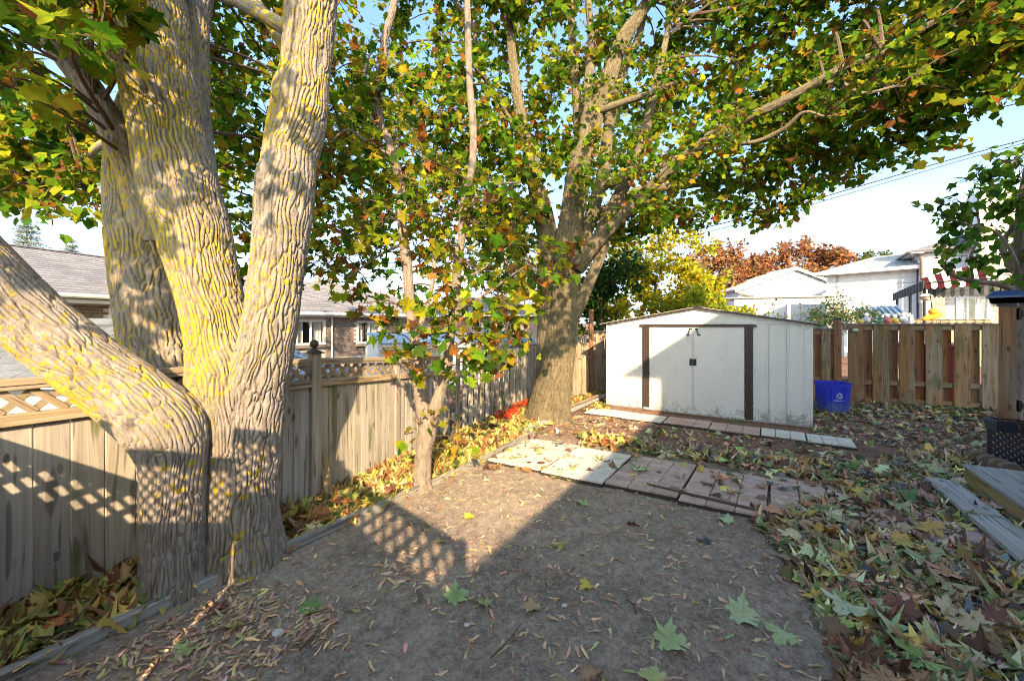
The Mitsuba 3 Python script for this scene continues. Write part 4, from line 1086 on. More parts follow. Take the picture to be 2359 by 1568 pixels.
STEMS = [[(1322, 520, 0, 16), (1334, 440, .1, 15), (1335, 333, .2, 13), (1326, 196, .3, 11), (1318, 90, .4, 9), (1310, -60, .5, 8)],
         [(1338, 400, -.1, 13), (1347, 294, -.1, 13), (1355, 188, -.1, 11), (1362, 100, 0, 9), (1350, -40, .1, 7)],
         [(1318, 640, .1, 17), (1346, 548, .1, 16), (1375, 450, .1, 15), (1390, 400, .1, 14), (1399, 313, .2, 13), (1418, 219, .3, 11), (1445, 140, .4, 9), (1473, 78, .5, 8), (1500, -60, .7, 6)],
         [(1330, 620, -.1, 17), (1372, 560, -.15, 16), (1405, 490, -.2, 15), (1440, 420, -.2, 14), (1466, 372, -.3, 13), (1493, 274, -.3, 11), (1506, 210, -.3, 9), (1520, 150, -.3, 8), (1545, 40, -.2, 6)],
         [(1326, 615, -.2, 17), (1383, 548, -.35, 15), (1440, 492, -.5, 14), (1510, 420, -.7, 13), (1572, 366, -.9, 12), (1640, 312, -1.1, 11), (1700, 283, -1.3, 10)],
         [(1385, 430, -.3, 10), (1440, 410, -.5, 9), (1600, 350, -.9, 9), (1700, 284, -1.3, 10.5), (1790, 240, -1.6, 10), (1870, 195, -1.8, 9.5), (1950, 152, -2.0, 9), (2040, 118, -2.2, 8.5), (2110, 75, -2.4, 8), (2200, 20, -2.6, 6), (2300, -60, -2.8, 5)],
         [(1345, 520, .2, 12), (1400, 480, .5, 11), (1470, 440, .8, 9), (1560, 430, 1.0, 8), (1680, 420, 1.1, 6), (1780, 440, 1.2, 4)],
         [(1318, 742, -.05, 13), (1340, 690, -.1, 14), (1361, 640, -.15, 13), (1383, 590, -.2, 12), (1400, 540, -.2, 11), (1420, 470, -.25, 11), (1460, 400, -.3, 8)],
         [(1380, 255, -.1, 9), (1440, 235, -.3, 8), (1500, 215, -.5, 7), (1560, 190, -.7, 5)],
         [(1250, 500, .3, 8), (1200, 470, .5, 7), (1130, 450, .7, 5), (1060, 430, .9, 4)],
         [(1230, 415, .4, 8), (1180, 350, .6, 6), (1150, 250, .8, 6), (1110, 160, 1.0, 5), (1090, 60, 1.1, 4)],
         [(1215, 330, .5, 7), (1170, 270, .6, 6), (1130, 200, .2, 5), (1080, 140, -.2, 4)],
         [(1870, 195, -1.8, 6), (1930, 190, -1.9, 5), (1985, 215, -2.0, 4), (2060, 200, -2.1, 3)],
         [(1640, 312, -1.1, 6), (1720, 330, -1.3, 5), (1800, 300, -1.5, 5), (1850, 260, -1.7, 4), (1900, 270, -1.8, 3)]]
for n_, st in enumerate(STEMS):
    BM_.limb([R(x, y, tY + dy, r) for x, y, dy, r in st], 'stem' if n_ < 5 or n_ == 7 else 'branch', 'bark_olive', 90 if n_ < 8 else 40, 36 if n_ < 8 else 16, 0.007 if n_ < 8 else 0.003, seed=30 + n_, fx=28, fz=7)
rg = np.random.default_rng(41)


def dep(x, y):
    base = 7.1 if x < 1500 else 7.1 - (x - 1500) * 0.0033
    return max(3.6, base + rg.uniform(-0.9, 1.8) * (1.0 if x < 1700 else 0.6))


crown_poly = [(830, -420), (2560, -420), (2520, 120), (2400, 120), (2320, 150), (2230, 215), (2165, 280), (2080, 335), (2000, 345), (1900, 370), (1830, 430), (1780, 455), (1690, 455), (1600, 455), (1540, 480), (1470, 520), (1420, 500), (1380, 400), (1280, 330), (1230, 480), (1150, 560), (1000, 560), (830, 560)]
c1 = spread(rg, crown_poly, 200, dep, tries=8)
c1 = np.array([q for q in c1 if not (1960 < CX + F * q[0] / q[1] < 2060 and HY - F * (q[2] - EYE) / q[1] < 95 and HY - F * (q[2] - EYE) / q[1] > 20)])
BM_.clumps(c1, [(0.55, 0.6, 0.42) if q[1] > 5.5 else (0.42, 0.5, 0.32) for q in c1], 190, 0.125, AUTUMN, rg, twig_n=12, sag=0.1, wood_r=0.02)
c1 = np.array([P(x, y, tY - 0.3 + rg.uniform(-0.6, 0.6)) for x, y in ((1480, 520), (1530, 500), (1590, 500), (1650, 490), (1720, 490), (1780, 490), (1815, 470), (1440, 540), (1850, 440), (1900, 400), (1990, 370), (2060, 360))])
BM_.clumps(c1, [(0.3, 0.4, 0.16)] * len(c1), 110, 0.095, AUTUMN, rg, twig_n=8)
c1 = []
for st in (STEMS[4], STEMS[5], STEMS[0], STEMS[2], STEMS[3], STEMS[10]):
    sp_ = spline([(x, y, tY + dy) for x, y, dy, r in st], 9)[2:]
    c1 += [P(x + rg.normal(0, 35), y + rg.normal(0, 30), Y_ - rg.uniform(0.35, 0.9)) for x, y, Y_ in sp_ if rg.random() < 0.75]
BM_.clumps(c1, [(0.30, 0.3, 0.22)] * len(c1), 60, 0.085, AUTUMN, rg, twig_n=7, wood_r=0.008)
# low sprigs in front of the trunk
c1 = np.array([P(x, y, tY - 0.55) for x, y in ((1228, 610), (1262, 570), (1300, 600), (1250, 640), (1320, 560), (1225, 680))])
BM_.clumps(c1, [(0.22, 0.15, 0.14)] * len(c1), 12, 0.12, AUTUMN_WARM, rg, twig_n=3, wood_r=0.008)
BM_.done()

# ---- the small tree with heart shaped leaves at the right edge
RT = Tree(thing('leafy_tree', 'small tree with large heart shaped green leaves at the right edge above the gate post', 'tree'))
rY = 5.5
RT.limb([np.append(np.array([6.95, 5.6, 0.0]), 0.09), R(2352, 700, rY, 13), R(2350, 600, rY, 12), R(2352, 500, rY, 10), R(2362, 420, rY, 8), R(2380, 330, rY, 6)], 'trunk', 'bark_young', 90, 24, 0.006, seed=61)
for pts in ([R(2348, 700, rY, 8), R(2325, 665, rY - .1, 7), R(2285, 652, rY - .2, 6), R(2240, 648, rY - .3, 5), R(2195, 634, rY - .35, 4), R(2168, 612, rY - .4, 3)], [R(2350, 640, rY, 6), R(2320, 600, rY, 6), R(2306, 560, rY + .1, 5), R(2330, 520, rY + .1, 4), R(2300, 480, rY + .1, 3)],
            [R(2240, 648, rY - .3, 3), R(2236, 590, rY - .3, 3), R(2255, 540, rY - .2, 2.5), R(2250, 480, rY - .2, 2)], [R(2325, 665, rY, 5), R(2340, 610, rY - .3, 4), R(2300, 540, rY - .4, 3), R(2240, 520, rY - .5, 2), R(2170, 500, rY - .5, 1.5)]):
    RT.limb(pts, 'branch', 'bark_young', 40, 12, 0.002, seed=62)
rg = np.random.default_rng(51)
HG = [(4, (0.075, 0.18, 0.02), (0.075, 0.18, 0.02)), (3, (0.14, 0.25, 0.025), (0.14, 0.25, 0.025)), (1.5, (0.22, 0.29, 0.04), (0.26, 0.28, 0.04)), (1, (0.035, 0.09, 0.02), (0.035, 0.09, 0.02))]
c1 = spread(rg, [(2230, 420), (2300, 360), (2420, 340), (2440, 660), (2330, 640), (2270, 600), (2200, 590), (2160, 560), (2180, 520)], 26, lambda x, y: rY + rg.uniform(-0.6, 0.6))
RT.clumps(c1, [(0.24, 0.25, 0.2)] * len(c1), 24, 0.115, HG, rg, shape=HEART, twig_n=6, droop=0.9, reach=0.7)
c1 = np.array([P(x, y, rY - 0.4) for x, y in ((2150, 490), (2165, 470), (2185, 610), (2260, 440), (2290, 395), (2330, 370), (2215, 500), (2250, 640), (2210, 530))])
RT.clumps(c1, [(0.15, 0.2, 0.1)] * len(c1), 11, 0.115, HG, rg, shape=HEART, twig_n=3, droop=0.9, reach=0.5)
RT.done()


# ---- trees beyond the fences
def far_tree(name, label, base, blobs, n_leaf, size, table, seed, shape=OVAL, trunk_r=0.14, mat='bark_dark', droop=0.2, twig_n=8, group=None):
    rg = np.random.default_rng(seed)
    t = Tree(thing(name, label, 'tree', group))
    c = np.array([b[0] for b in blobs]); topz = c[:, 2].mean()
    base = np.asarray(base, float)
    mid = np.array([c[:, 0].mean(), c[:, 1].mean(), topz])
    t.limb(np.array([np.append(base - UP * 0.1, trunk_r * 1.3), np.append(base * 0.8 + mid * 0.2, trunk_r), np.append(base * 0.4 + mid * 0.6, trunk_r * 0.7), np.append(mid, trunk_r * 0.4)]), 'trunk', mat, 40, 16, 0.01, seed=seed)
    for cc, r in blobs:
        sub = []
        k_ = 7
        u = rg.normal(0, 1, (k_, 3)); u /= np.linalg.norm(u, axis=1, keepdims=True)
        sub = cc + u * np.asarray(r) * (0.55 + 0.35 * rg.random((k_, 1)))
        t.clumps(sub, [np.asarray(r) * 0.48] * k_, n_leaf, size, table, rg, shape=shape, twig_n=twig_n, wood_r=0.03, droop=droop)
    t.done()


YEL = [(4, (0.62, 0.52, 0.03), (0.64, 0.52, 0.03)), (3, (0.44, 0.45, 0.03), (0.46, 0.44, 0.03)), (1.5, (0.13, 0.18, 0.02), (0.15, 0.18, 0.02)), (0.8, (0.42, 0.22, 0.03), (0.42, 0.22, 0.03))]
RUST = [(3, (0.38, 0.18, 0.08), (0.40, 0.19, 0.08)), (2.0, (0.24, 0.10, 0.06), (0.26, 0.11, 0.06)), (2.4, (0.48, 0.26, 0.11), (0.48, 0.26, 0.11)), (0.7, (0.11, 0.10, 0.05), (0.11, 0.10, 0.05))]
DKG = [(3, (0.028, 0.07, 0.02), (0.03, 0.07, 0.02)), (2, (0.05, 0.11, 0.02), (0.05, 0.11, 0.02)), (1, (0.10, 0.14, 0.025), (0.1, 0.14, 0.025))]
PALE = [(2, (0.32, 0.24, 0.12), (0.34, 0.22, 0.10)), (2, (0.30, 0.26, 0.06), (0.30, 0.26, 0.06)), (1, (0.42, 0.30, 0.22), (0.42, 0.30, 0.22))]
far_tree('yellow_tree', 'bright yellow leaved tree rising behind the shed', P(1500, 745, 15) * [1, 1, 0], [(P(1480, 600, 15), (1.4, 1.4, 1.0)), (P(1560, 590, 15.5), (1.3, 1.4, 1.1)), (P(1540, 660, 14.6), (1.5, 1.3, 0.9)), (P(1445, 650, 14.5), (1.0, 1.2, 0.9)), (P(1600, 660, 14.8), (1.0, 1.1, 0.9)), (P(1420, 720, 14.2), (1.0, 1.0, 0.7)), (P(1520, 720, 14), (1.4, 1.0, 0.7))], 150, 0.19, YEL, 71)
far_tree('yellow_shrub', 'bright yellow green shrub just behind the peak of the shed', P(1650, 745, 13) * [1, 1, 0], [(P(1640, 690, 13), (0.7, 0.8, 0.5)), (P(1580, 700, 12.5), (0.8, 0.8, 0.45)), (P(1690, 720, 13), (0.5, 0.6, 0.35))], 120, 0.14, [(3, (0.48, 0.47, 0.03), (0.5, 0.46, 0.03)), (2, (0.2, 0.27, 0.03), (0.2, 0.27, 0.03))], 72, trunk_r=0.06)
far_tree('pale_tree', 'thin straw coloured tree between the yellow tree and the copper trees', P(1640, 745, 18) * [1, 1, 0], [(P(1640, 610, 18), (1.0, 1.2, 1.1)), (P(1610, 670, 18), (1.2, 1.2, 0.9))], 50, 0.15, PALE, 73, trunk_r=0.08)
far_tree('copper_tree', 'rusty copper leaved tree behind the white gabled house, the one nearer the yellow tree', P(1685, 745, 30) * [1, 1, 0], [(P(1690, 595, 30), (1.9, 1.8, 1.2)), (P(1660, 640, 30), (1.6, 1.8, 1.2)), (P(1710, 650, 30), (1.9, 1.8, 1.3)), (P(1640, 690, 30), (1.6, 1.5, 1.2)), (P(1630, 600, 31), (1.3, 1.5, 1.1)), (P(1740, 610, 31), (1.5, 1.5, 1.0))], 150, 0.30, RUST, 74)
far_tree('copper_tree', 'tall rusty copper leaved tree right behind the roof of the white gabled house', P(1850, 745, 30) * [1, 1, 0], [(P(1800, 610, 30), (1.7, 1.8, 1.2)), (P(1850, 575, 30.5), (1.9, 1.8, 1.0)), (P(1900, 605, 30), (1.5, 1.6, 1.1)), (P(1845, 630, 30), (2.2, 1.8, 1.0)), (P(1770, 640, 30), (1.8, 1.6, 1.1)), (P(1925, 590, 31), (0.9, 1.2, 0.6))], 160, 0.30, RUST, 75)
far_tree('green_tree', 'dark green bushy tree between the big trunk and the yellow tree', P(1390, 745, 12) * [1, 1, 0], [(P(1375, 690, 12), (0.9, 0.9, 0.9)), (P(1420, 640, 12.4), (0.9, 1.0, 0.9)), (P(1380, 600, 12.5), (0.9, 1.0, 0.8)), (P(1330, 720, 12), (0.5, 0.6, 0.7))], 150, 0.15, DKG, 76, twig_n=8)
far_tree('green_tree', 'small green treetop showing above the grey roof', P(2010, 745, 40) * [1, 1, 0], [(P(2000, 598, 40), (1.2, 1.4, 0.7)), (P(2025, 592, 40), (1.0, 1.2, 0.6)), (P(1990, 606, 40), (0.9, 1, 0.4))], 50, 0.3, [(3, (0.13, 0.15, 0.03), (0.15, 0.16, 0.03)), (2, (0.06, 0.09, 0.03), (0.06, 0.09, 0.03))], 77)
far_tree('orange_tree', 'faint orange treetop beyond the bungalow roof', P(770, 745, 34) * [1, 1, 0], [(P(745, 665, 34), (1.2, 1.2, 0.8)), (P(790, 672, 34), (1.6, 1.4, 0.8)), (P(840, 690, 34), (1.6, 1.4, 0.8))], 40, 0.3, [(2, (0.5, 0.28, 0.10), (0.5, 0.28, 0.1)), (2, (0.45, 0.33, 0.12), (0.45, 0.33, 0.12))], 78)
far_tree('hedge_tree', 'dense green and yellow tree behind the roofs between the young tree and the big trunk', P(1200, 745, 17) * [1, 1, 0], [(P(1210, 640, 17), (1.2, 1.2, 1.0)), (P(1150, 620, 17.5), (1.2, 1.2, 1.0)), (P(1220, 560, 17), (1.2, 1.2, 1.0)), (P(1090, 600, 18), (1.2, 1.2, 1.0))], 80, 0.18, AUTUMN_WARM, 79)
far_tree('green_bush', 'rounded green garden bush with a few blossoms behind the fence next to the shed', P(1930, 745, 9.6) * [1, 1, 0], [(P(1905, 715, 9.6), (0.35, 0.4, 0.3)), (P(1955, 712, 9.7), (0.40, 0.4, 0.33)), (P(1990, 728, 9.6), (0.3, 0.35, 0.2)), (P(1880, 735, 9.5), (0.3, 0.3, 0.2)), (P(1930, 745, 9.5), (0.5, 0.3, 0.3))], 60, 0.06, [(3, (0.04, 0.12, 0.03), (0.04, 0.12, 0.03)), (2, (0.09, 0.18, 0.05), (0.09, 0.18, 0.05)), (0.5, (0.2, 0.22, 0.1), (0.2, 0.2, 0.1))], 80, trunk_r=0.03)
m = M(); rg = np.random.default_rng(81)
for _ in range(9):
    q = P(rg.uniform(1870, 2000), rg.uniform(700, 740), 9.15 + rg.normal(0, 0.06))
    m.ball(q, 0.018, 1, (1, 1, 0.8))
part('green_bush', 'blossom', m, 'lamp_amber', kind='stuff')
SH = Tree(thing('arching_shrub', 'light green arching shrub spreading over the roof edge of the shed', 'shrub'))
rg = np.random.default_rng(82)
for i_ in range(26):
    x0 = rg.uniform(1690, 1880); b0 = P(x0, 775, 9.9 + rg.normal(0, 0.2)); tip = P(x0 + rg.normal(25, 45), rg.uniform(690, 735), 9.8 + rg.normal(0, .2))
    mid = (b0 + tip) / 2 + UP * 0.1
    SH.nodes.append(np.hstack([spline([b0, mid, tip], 12), np.full((12, 1), 0.006)]))
    SH.wood.tube(SH.nodes[-1][:, :3], np.linspace(0.007, 0.002, 12), 4)
    tt = rg.random(26); q = b0 + (tip - b0) * tt[:, None] + rg.normal(0, 0.035, (26, 3))
    ci, co = palette(rg, 26, [(3, (0.25, 0.28, 0.08), (0.28, 0.3, 0.1)), (2, (0.12, 0.2, 0.05), (0.12, 0.2, 0.05)), (1, (0.45, 0.42, 0.25), (0.45, 0.42, 0.25))])
    v, f, col = leaf_mesh(OVAL, q, rg.normal(0, 1, (26, 3)), rg.normal(0, 0.5, (26, 3)) + [0, -0.3, 0.7], 0.075 * (0.7 + 0.5 * rg.random(26)), ci, co, 0.2, rg)
    SH.lv.add(v, f, None, col)
SH.done()


def spruce(label, px, py, Y, h, w, seed):
    rg = np.random.default_rng(seed)
    top = P(px, py, Y); k = thing('spruce', label, 'tree')
    part(k, 'trunk', M().tube([top * [1, 1, 0], top], [0.14, 0.02], 8), 'bark_dark')
    pos, yd, br = [], [], M()
    z = 0.12
    while z < h:
        rr = w * (z / h) ** 0.8
        for a in np.arange(0, 2 * np.pi, 2 * np.pi / 9) + rg.random() * 6:
            L = rr * (0.75 + 0.4 * rg.random())
            dv = np.array([math.cos(a), math.sin(a), -0.12 + 0.25 * rg.random()])
            o = top - UP * z
            br.tube([o, o + dv * L], [0.03, 0.008], 4, cap=False)
            n = int(10 + L * 38)
            t_ = rg.random(n) ** 0.7
            pos.append(o + dv * L * t_[:, None] + rg.normal(0, 0.05 + 0.05 * L, (n, 3)))
            yd.append(np.tile(dv, (n, 1)) + rg.normal(0, 0.5, (n, 3)))
        z += 0.26 + 0.1 * rg.random()
    pos, yd = np.vstack(pos), np.vstack(yd)
    ci, co = palette(rg, len(pos), [(2, (0.30, 0.33, 0.27), (0.42, 0.44, 0.37)), (2, (0.15, 0.19, 0.16), (0.26, 0.3, 0.26)), (1, (0.45, 0.45, 0.36), (0.5, 0.5, 0.4))])
    v, f, col = leaf_mesh(np.array([(-0.12, 0.0), (0.12, 0.0), (0.09, 0.6), (0.0, 1.0), (-0.09, 0.6)]), pos, yd, rg.normal(0, 1, (len(pos), 3)), 0.17 * (0.7 + 0.6 * rg.random(len(pos))), ci, co, 0.1, rg)
    part(k, 'branch', br, 'bark_dark', kind='stuff')
    part(k, 'needles', M().add(v, f, None, col), 'leaf', kind='stuff')


spruce('pale blue grey spruce standing behind the bungalow roof at the left edge', 62, 506, 24, 5.2, 2.0, 91)
spruce('second pale spruce cut by the left edge behind the leaning trunk', -20, 545, 25, 5.0, 2.2, 92)
spruce('tiny spruce tip showing over the bungalow ridge', 166, 552, 27, 4.2, 1.3, 93)
# ---------------------------------------------------------------- houses and sheds beyond the fences
def wall(parent, name, a, b, z0, z1, thick, mat, back):
    "upright slab over the ground line a-b; back points away from its face"
    a, b = np.asarray(a, float) * [1, 1, 0], np.asarray(b, float) * [1, 1, 0]
    m = M().hexa([a + UP * z0, b + UP * z0, b + back * thick + UP * z0, a + back * thick + UP * z0], [a + UP * z1, b + UP * z1, b + back * thick + UP * z1, a + back * thick + UP * z1])
    return part(parent, name, fix(m), mat)


def bricks(parent, o, u, nrm, L, z0, z1, mat, holes=(), bw=0.205, bh=0.062, j=0.012):
    z, r = z0, 0
    while z + bh < z1:
        x = -(bw + j) / 2 * (r % 2)
        while x < L:
            x0, x1 = max(x, 0), min(x + bw, L)
            if x1 - x0 > 0.03 and not any(x1 > h[0] and x0 < h[1] and z + bh > h[2] and z < h[3] for h in holes):
                m = M().box(o * [1, 1, 0] + u * (x0 + x1) / 2 + UP * (z + bh / 2) + nrm * 0.004, (x1 - x0, 0.03, bh), [u, nrm, UP])
                part(parent, 'brick', m, mat)
            x += bw + j
        z += bh + j; r += 1


def shingle_roof(parent, e0, e1, r0, r1, n, mat, name='roof', ext=0.0, single=False, sw=0.3):
    "a roof slope from the eave e0-e1 up to the ridge r0-r1 laid in n lapped courses"
    e0, e1, r0, r1 = (np.asarray(q, float) for q in (e0, e1, r0, r1))
    nn = unit(np.cross(e1 - e0, r0 - e0)); nn = nn if nn[2] > 0 else -nn
    roof = part(parent, name, fix(M().hexa([e0 - nn * 0.10, e1 - nn * 0.10, r1 - nn * 0.10, r0 - nn * 0.10], [e0 - nn * 0.012, e1 - nn * 0.012, r1 - nn * 0.012, r0 - nn * 0.012])), mat)
    for i_ in range(n):
        t0, t1 = i_ / n, min((i_ + 1.12) / n, 1.0)
        a, b = e0 + (r0 - e0) * t0, e1 + (r1 - e1) * t0
        c, d = e1 + (r1 - e1) * t1, e0 + (r0 - e0) * t1
        if not single:
            m = fix(M().hexa([a - nn * 0.008, b - nn * 0.008, c - nn * 0.006, d - nn * 0.006], [a + nn * 0.016, b + nn * 0.016, c + nn * 0.001, d + nn * 0.001]))
            k_ = rng.integers(100) * 7.0 + 1
            m.uv = [np.stack([w_[:, 0] % 6 + k_, w_[:, 1] * 0.3 + i_], 1) for w_ in m.uv]
            part(roof, 'shingle_course', m, mat)
        else:
            L = np.linalg.norm(b - a); x = -rng.random() * sw
            while x < L:
                wd = sw * (0.55 + 0.8 * rng.random()); x0, x1 = max(x, 0) / L, min(x + wd - 0.006, L) / L
                if x1 > x0:
                    h = 0.011 + 0.008 * rng.random()
                    lo, hi = a + (b - a) * x0, a + (b - a) * x1; lo2, hi2 = d + (c - d) * x0, d + (c - d) * x1
                    m = fix(M().hexa([lo - nn * 0.008, hi - nn * 0.008, hi2 - nn * 0.008, lo2 - nn * 0.008], [lo + nn * h, hi + nn * h, hi2 + nn * 0.001, lo2 + nn * 0.001]))
                    k_ = rng.integers(100) * 7.0 + 1
                    m.uv = [np.stack([np.full(len(w_), k_), np.full(len(w_), 0.5)], 1) for w_ in m.uv]
                    part(roof, 'shingle', m, mat)
                x += wd
    return roof


def window(parent, o, u, nrm, w, z0, z1, frame_mat='trim_white', panes=2, curtain=True, fw=0.06):
    "frame, panes of glass and behind them a curtain and a sheet coloured dark for the unlit room; o on the wall face at the left foot of the opening"
    o = o * [1, 1, 0]
    k = part(parent, 'window', M().beam(o + UP * (z0 + fw / 2), o + u * w + UP * (z0 + fw / 2), 0.09, fw, bev=0.004).beam(o + UP * (z1 - fw / 2), o + u * w + UP * (z1 - fw / 2), 0.09, fw, bev=0.004)
             .beam(o + u * fw / 2 + UP * (z0 + fw), o + u * fw / 2 + UP * (z1 - fw), fw, 0.085, up=nrm, bev=0.004).beam(o + u * (w - fw / 2) + UP * (z0 + fw), o + u * (w - fw / 2) + UP * (z1 - fw), fw, 0.085, up=nrm, bev=0.004), frame_mat)
    pw = (w - 2 * fw) / panes
    for i_ in range(panes):
        x0 = fw + i_ * pw
        if i_:
            part(k, 'mullion', M().beam(o + u * x0 + UP * (z0 + fw), o + u * x0 + UP * (z1 - fw), 0.045, 0.07, up=nrm, bev=0.003), frame_mat)
        q = o + u * (x0 + 0.01) + nrm * 0.01
        part(k, 'pane', M().quad(q + UP * (z0 + fw - 0.005), q + u * (pw - 0.02) + UP * (z0 + fw - 0.005), q + u * (pw - 0.02) + UP * (z1 - fw + 0.005), q + UP * (z1 - fw + 0.005)), 'pane')
    if curtain:
        n = 26; xs = np.linspace(fw, w - fw, n); top, bot = [], []
        for i_, x in enumerate(xs):
            d = -0.10 - 0.018 * math.sin(i_ * 2.3)
            top.append(o + u * x + nrm * d + UP * (z1 - fw)); bot.append(o + u * x + nrm * d + UP * z0)
        keep = [i_ for i_ in range(n - 1) if xs[i_] < w * 0.30 or xs[i_] > w * 0.62]
        m = M()
        for i_ in keep:
            m.quad(bot[i_], bot[i_ + 1], top[i_ + 1], top[i_])
        part(k, 'curtain', m, 'curtain')
    b = o - nrm * 0.45
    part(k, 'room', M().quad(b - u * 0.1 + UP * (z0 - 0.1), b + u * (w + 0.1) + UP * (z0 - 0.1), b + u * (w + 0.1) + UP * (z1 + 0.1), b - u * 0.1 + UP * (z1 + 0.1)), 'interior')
    return k


def wall_holes(parent, o, u, back, L, z0, z1, holes, thick, mat, name='wall'):
    "a wall built up round its window openings"
    o = o * [1, 1, 0]
    xs = sorted({0.0, L, *[h[0] for h in holes], *[h[1] for h in holes]})
    for x0, x1 in zip(xs[:-1], xs[1:]):
        cuts = sorted([(h[2], h[3]) for h in holes if h[0] <= x0 + 1e-6 and h[1] >= x1 - 1e-6])
        z = z0
        for c0, c1 in cuts + [(z1, z1)]:
            if c0 - z > 0.01:
                wall(parent, name, o + u * x0, o + u * x1, z, c0, thick, mat, back)
            z = c1


def siding(parent, o, u, nrm, L, z0, z1, mat, step=0.2, clip=None, holes=(), name='siding_board'):
    "lapped boards: each leans out at its foot"
    o = o * [1, 1, 0]; z = z0
    while z < z1 - 0.02:
        h = min(step, z1 - z)
        x0, x1 = clip(z + h / 2) if clip else (0, L)
        spans = [(x0, x1)]
        for hh in holes:
            if z + h > hh[2] + 0.02 and z < hh[3] - 0.02:
                spans = [q for s_ in spans for q in ((s_[0], min(s_[1], hh[0])), (max(s_[0], hh[1]), s_[1])) if q[1] - q[0] > 0.03]
        for a, b in spans:
            p, q = o + u * a, o + u * b
            m = M().hexa([p + UP * z + nrm * 0.0, q + UP * z, q + UP * z + nrm * 0.032, p + UP * z + nrm * 0.032], [p + UP * (z + h), q + UP * (z + h), q + UP * (z + h) + nrm * 0.012, p + UP * (z + h) + nrm * 0.012])
            part(parent, name, fix(m), mat)
        z += h


# --- bungalow with brown bricks at the left edge
hA = thing('brick_bungalow', 'bungalow with a greyish brown shingle roof and brown bricks at the left behind the trunks', 'house')
A0, A1 = P(107, 0, 8.7) * [1, 1, 0], P(300, 0, 10.2) * [1, 1, 0]
uA = unit(A1 - A0); nA = unit(np.cross(uA, UP)); bA = -nA
wo = A0 - uA * 1.0 - nA * 0.35
wall(hA, 'wall', wo, wo + uA * 4.2, -0.3, 2.05, 0.3, 'mortar', bA)
bricks(hA, wo + uA * 1.0, uA, nA, 1.9, 1.30, 2.0, 'brick_brown', holes=[(1.30, 2.2, 1.0, 1.95)])
k = part(hA, 'window', M().beam(wo + uA * 2.33 + UP * 1.2, wo + uA * 2.33 + UP * 1.96, 0.06, 0.10, up=nA).beam(wo + uA * 2.36 + UP * 1.93, wo + uA * 3.3 + UP * 1.93, 0.10, 0.07), 'trim_cream')
part(k, 'pane', M().quad(wo + uA * 2.36 + nA * 0.02 + UP * 1.2, wo + uA * 3.3 + nA * 0.02 + UP * 1.2, wo + uA * 3.3 + nA * 0.02 + UP * 1.9, wo + uA * 2.36 + nA * 0.02 + UP * 1.9), 'pane')
e0, e1 = A0 - uA * 1.25 + UP * 2.17, A0 + uA * 3.6 + UP * 2.17
r0, r1 = A0 - uA * 0.55 + bA * 3.5 + UP * 3.57, A0 + uA * 3.4 + bA * 3.5 + UP * 3.57
shingle_roof(hA, e0, e1, r0, r1, 20, 'shingle_brown')
part(hA, 'gutter', M().beam(e0 + nA * 0.05 - UP * 0.02, e1 + nA * 0.05 - UP * 0.02, 0.10, 0.10, bev=0.03), 'trim_cream')
part(hA, 'fascia', M().beam(e0 - nA * 0.06 - UP * 0.10, e1 - nA * 0.06 - UP * 0.10, 0.03, 0.16), 'trim_cream')
part(hA, 'soffit', M().beam(e0 - nA * 0.24 - UP * 0.16, e1 - nA * 0.24 - UP * 0.16, 0.36, 0.02), 'trim_cream')
part(hA, 'ridge', M().beam(r0 + UP * 0.01, r1 + UP * 0.01, 0.22, 0.03), 'shingle_brown')

# --- little shed with slate shingles just behind the fence
sA = thing('shingled_shed', 'low garden shed with blue grey shingles just behind the fence at the left', 'shed')
e0, e1, r0, r1 = np.array([-7.4, 4.35, 0.93]), np.array([-3.55, 4.35, 0.93]), np.array([-7.4, 5.75, 1.53]), np.array([-3.75, 5.75, 1.53])
shingle_roof(sA, e0, e1, r0, r1, 10, 'shingle_slate', single=True, sw=0.34)
part(sA, 'ridge_cap', M().beam(r0 + UP * 0.015 - [0, 0.05, 0], r1 + UP * 0.015 - [0, 0.05, 0], 0.22, 0.03, up=unit([0, -0.35, 1])), 'shingle_slate')
wall(sA, 'wall', [-7.3, 4.6, 0], [-3.65, 4.6, 0], -0.2, 0.92, 1.0, 'siding_grey', np.array([0, 1.0, 0]))
siding(sA, np.array([-7.3, 4.6, 0]), np.array([1.0, 0, 0]), np.array([0, -1.0, 0]), 3.65, 0.1, 0.86, 'siding_grey', 0.11)
part(sA, 'fascia', M().beam(e0 - UP * 0.07, e1 - UP * 0.07, 0.03, 0.10), 'trim_cream')

# --- bungalow with mauve bricks in the middle
hB = thing('brick_bungalow', 'bungalow of greyish mauve bricks with two white windows behind the lattice fence', 'house')
uB = unit([0.61, 1, 0]); nB = unit(np.cross(uB, UP)); bB = -nB
oB = np.array([-6.33, 12.0, 0]) - uB * 2.2
sB = lambda s_: 2.2 + s_ * 1.171
H1, H2 = (sB(-0.124), sB(0.71), 0.87, 1.63), (sB(1.70), sB(2.55), 0.83, 1.60)
wall_holes(hB, oB, uB, bB, 9.2, -0.4, 1.80, [H1, H2], 0.3, 'mortar')
bricks(hB, oB + uB * sB(0.71), uB, nB, 3.1, 0.45, 1.78, 'brick_mauve', holes=[(H2[0] - sB(0.71), H2[1] - sB(0.71), H2[2] - 0.02, H2[3])], bw=0.195)
window(hB, oB + uB * H1[0] + nB * 0.0, uB, nB, H1[1] - H1[0], H1[2], H1[3])
window(hB, oB + uB * H2[0], uB, nB, H2[1] - H2[0], H2[2], H2[3])
for h in (H1, H2):
    part(hB, 'sill', M().beam(oB + uB * (h[0] - 0.06) + nB * 0.05 + UP * (h[2] - 0.045), oB + uB * (h[1] + 0.06) + nB * 0.05 + UP * (h[2] - 0.045), 0.13, 0.085), 'brick_mauve')
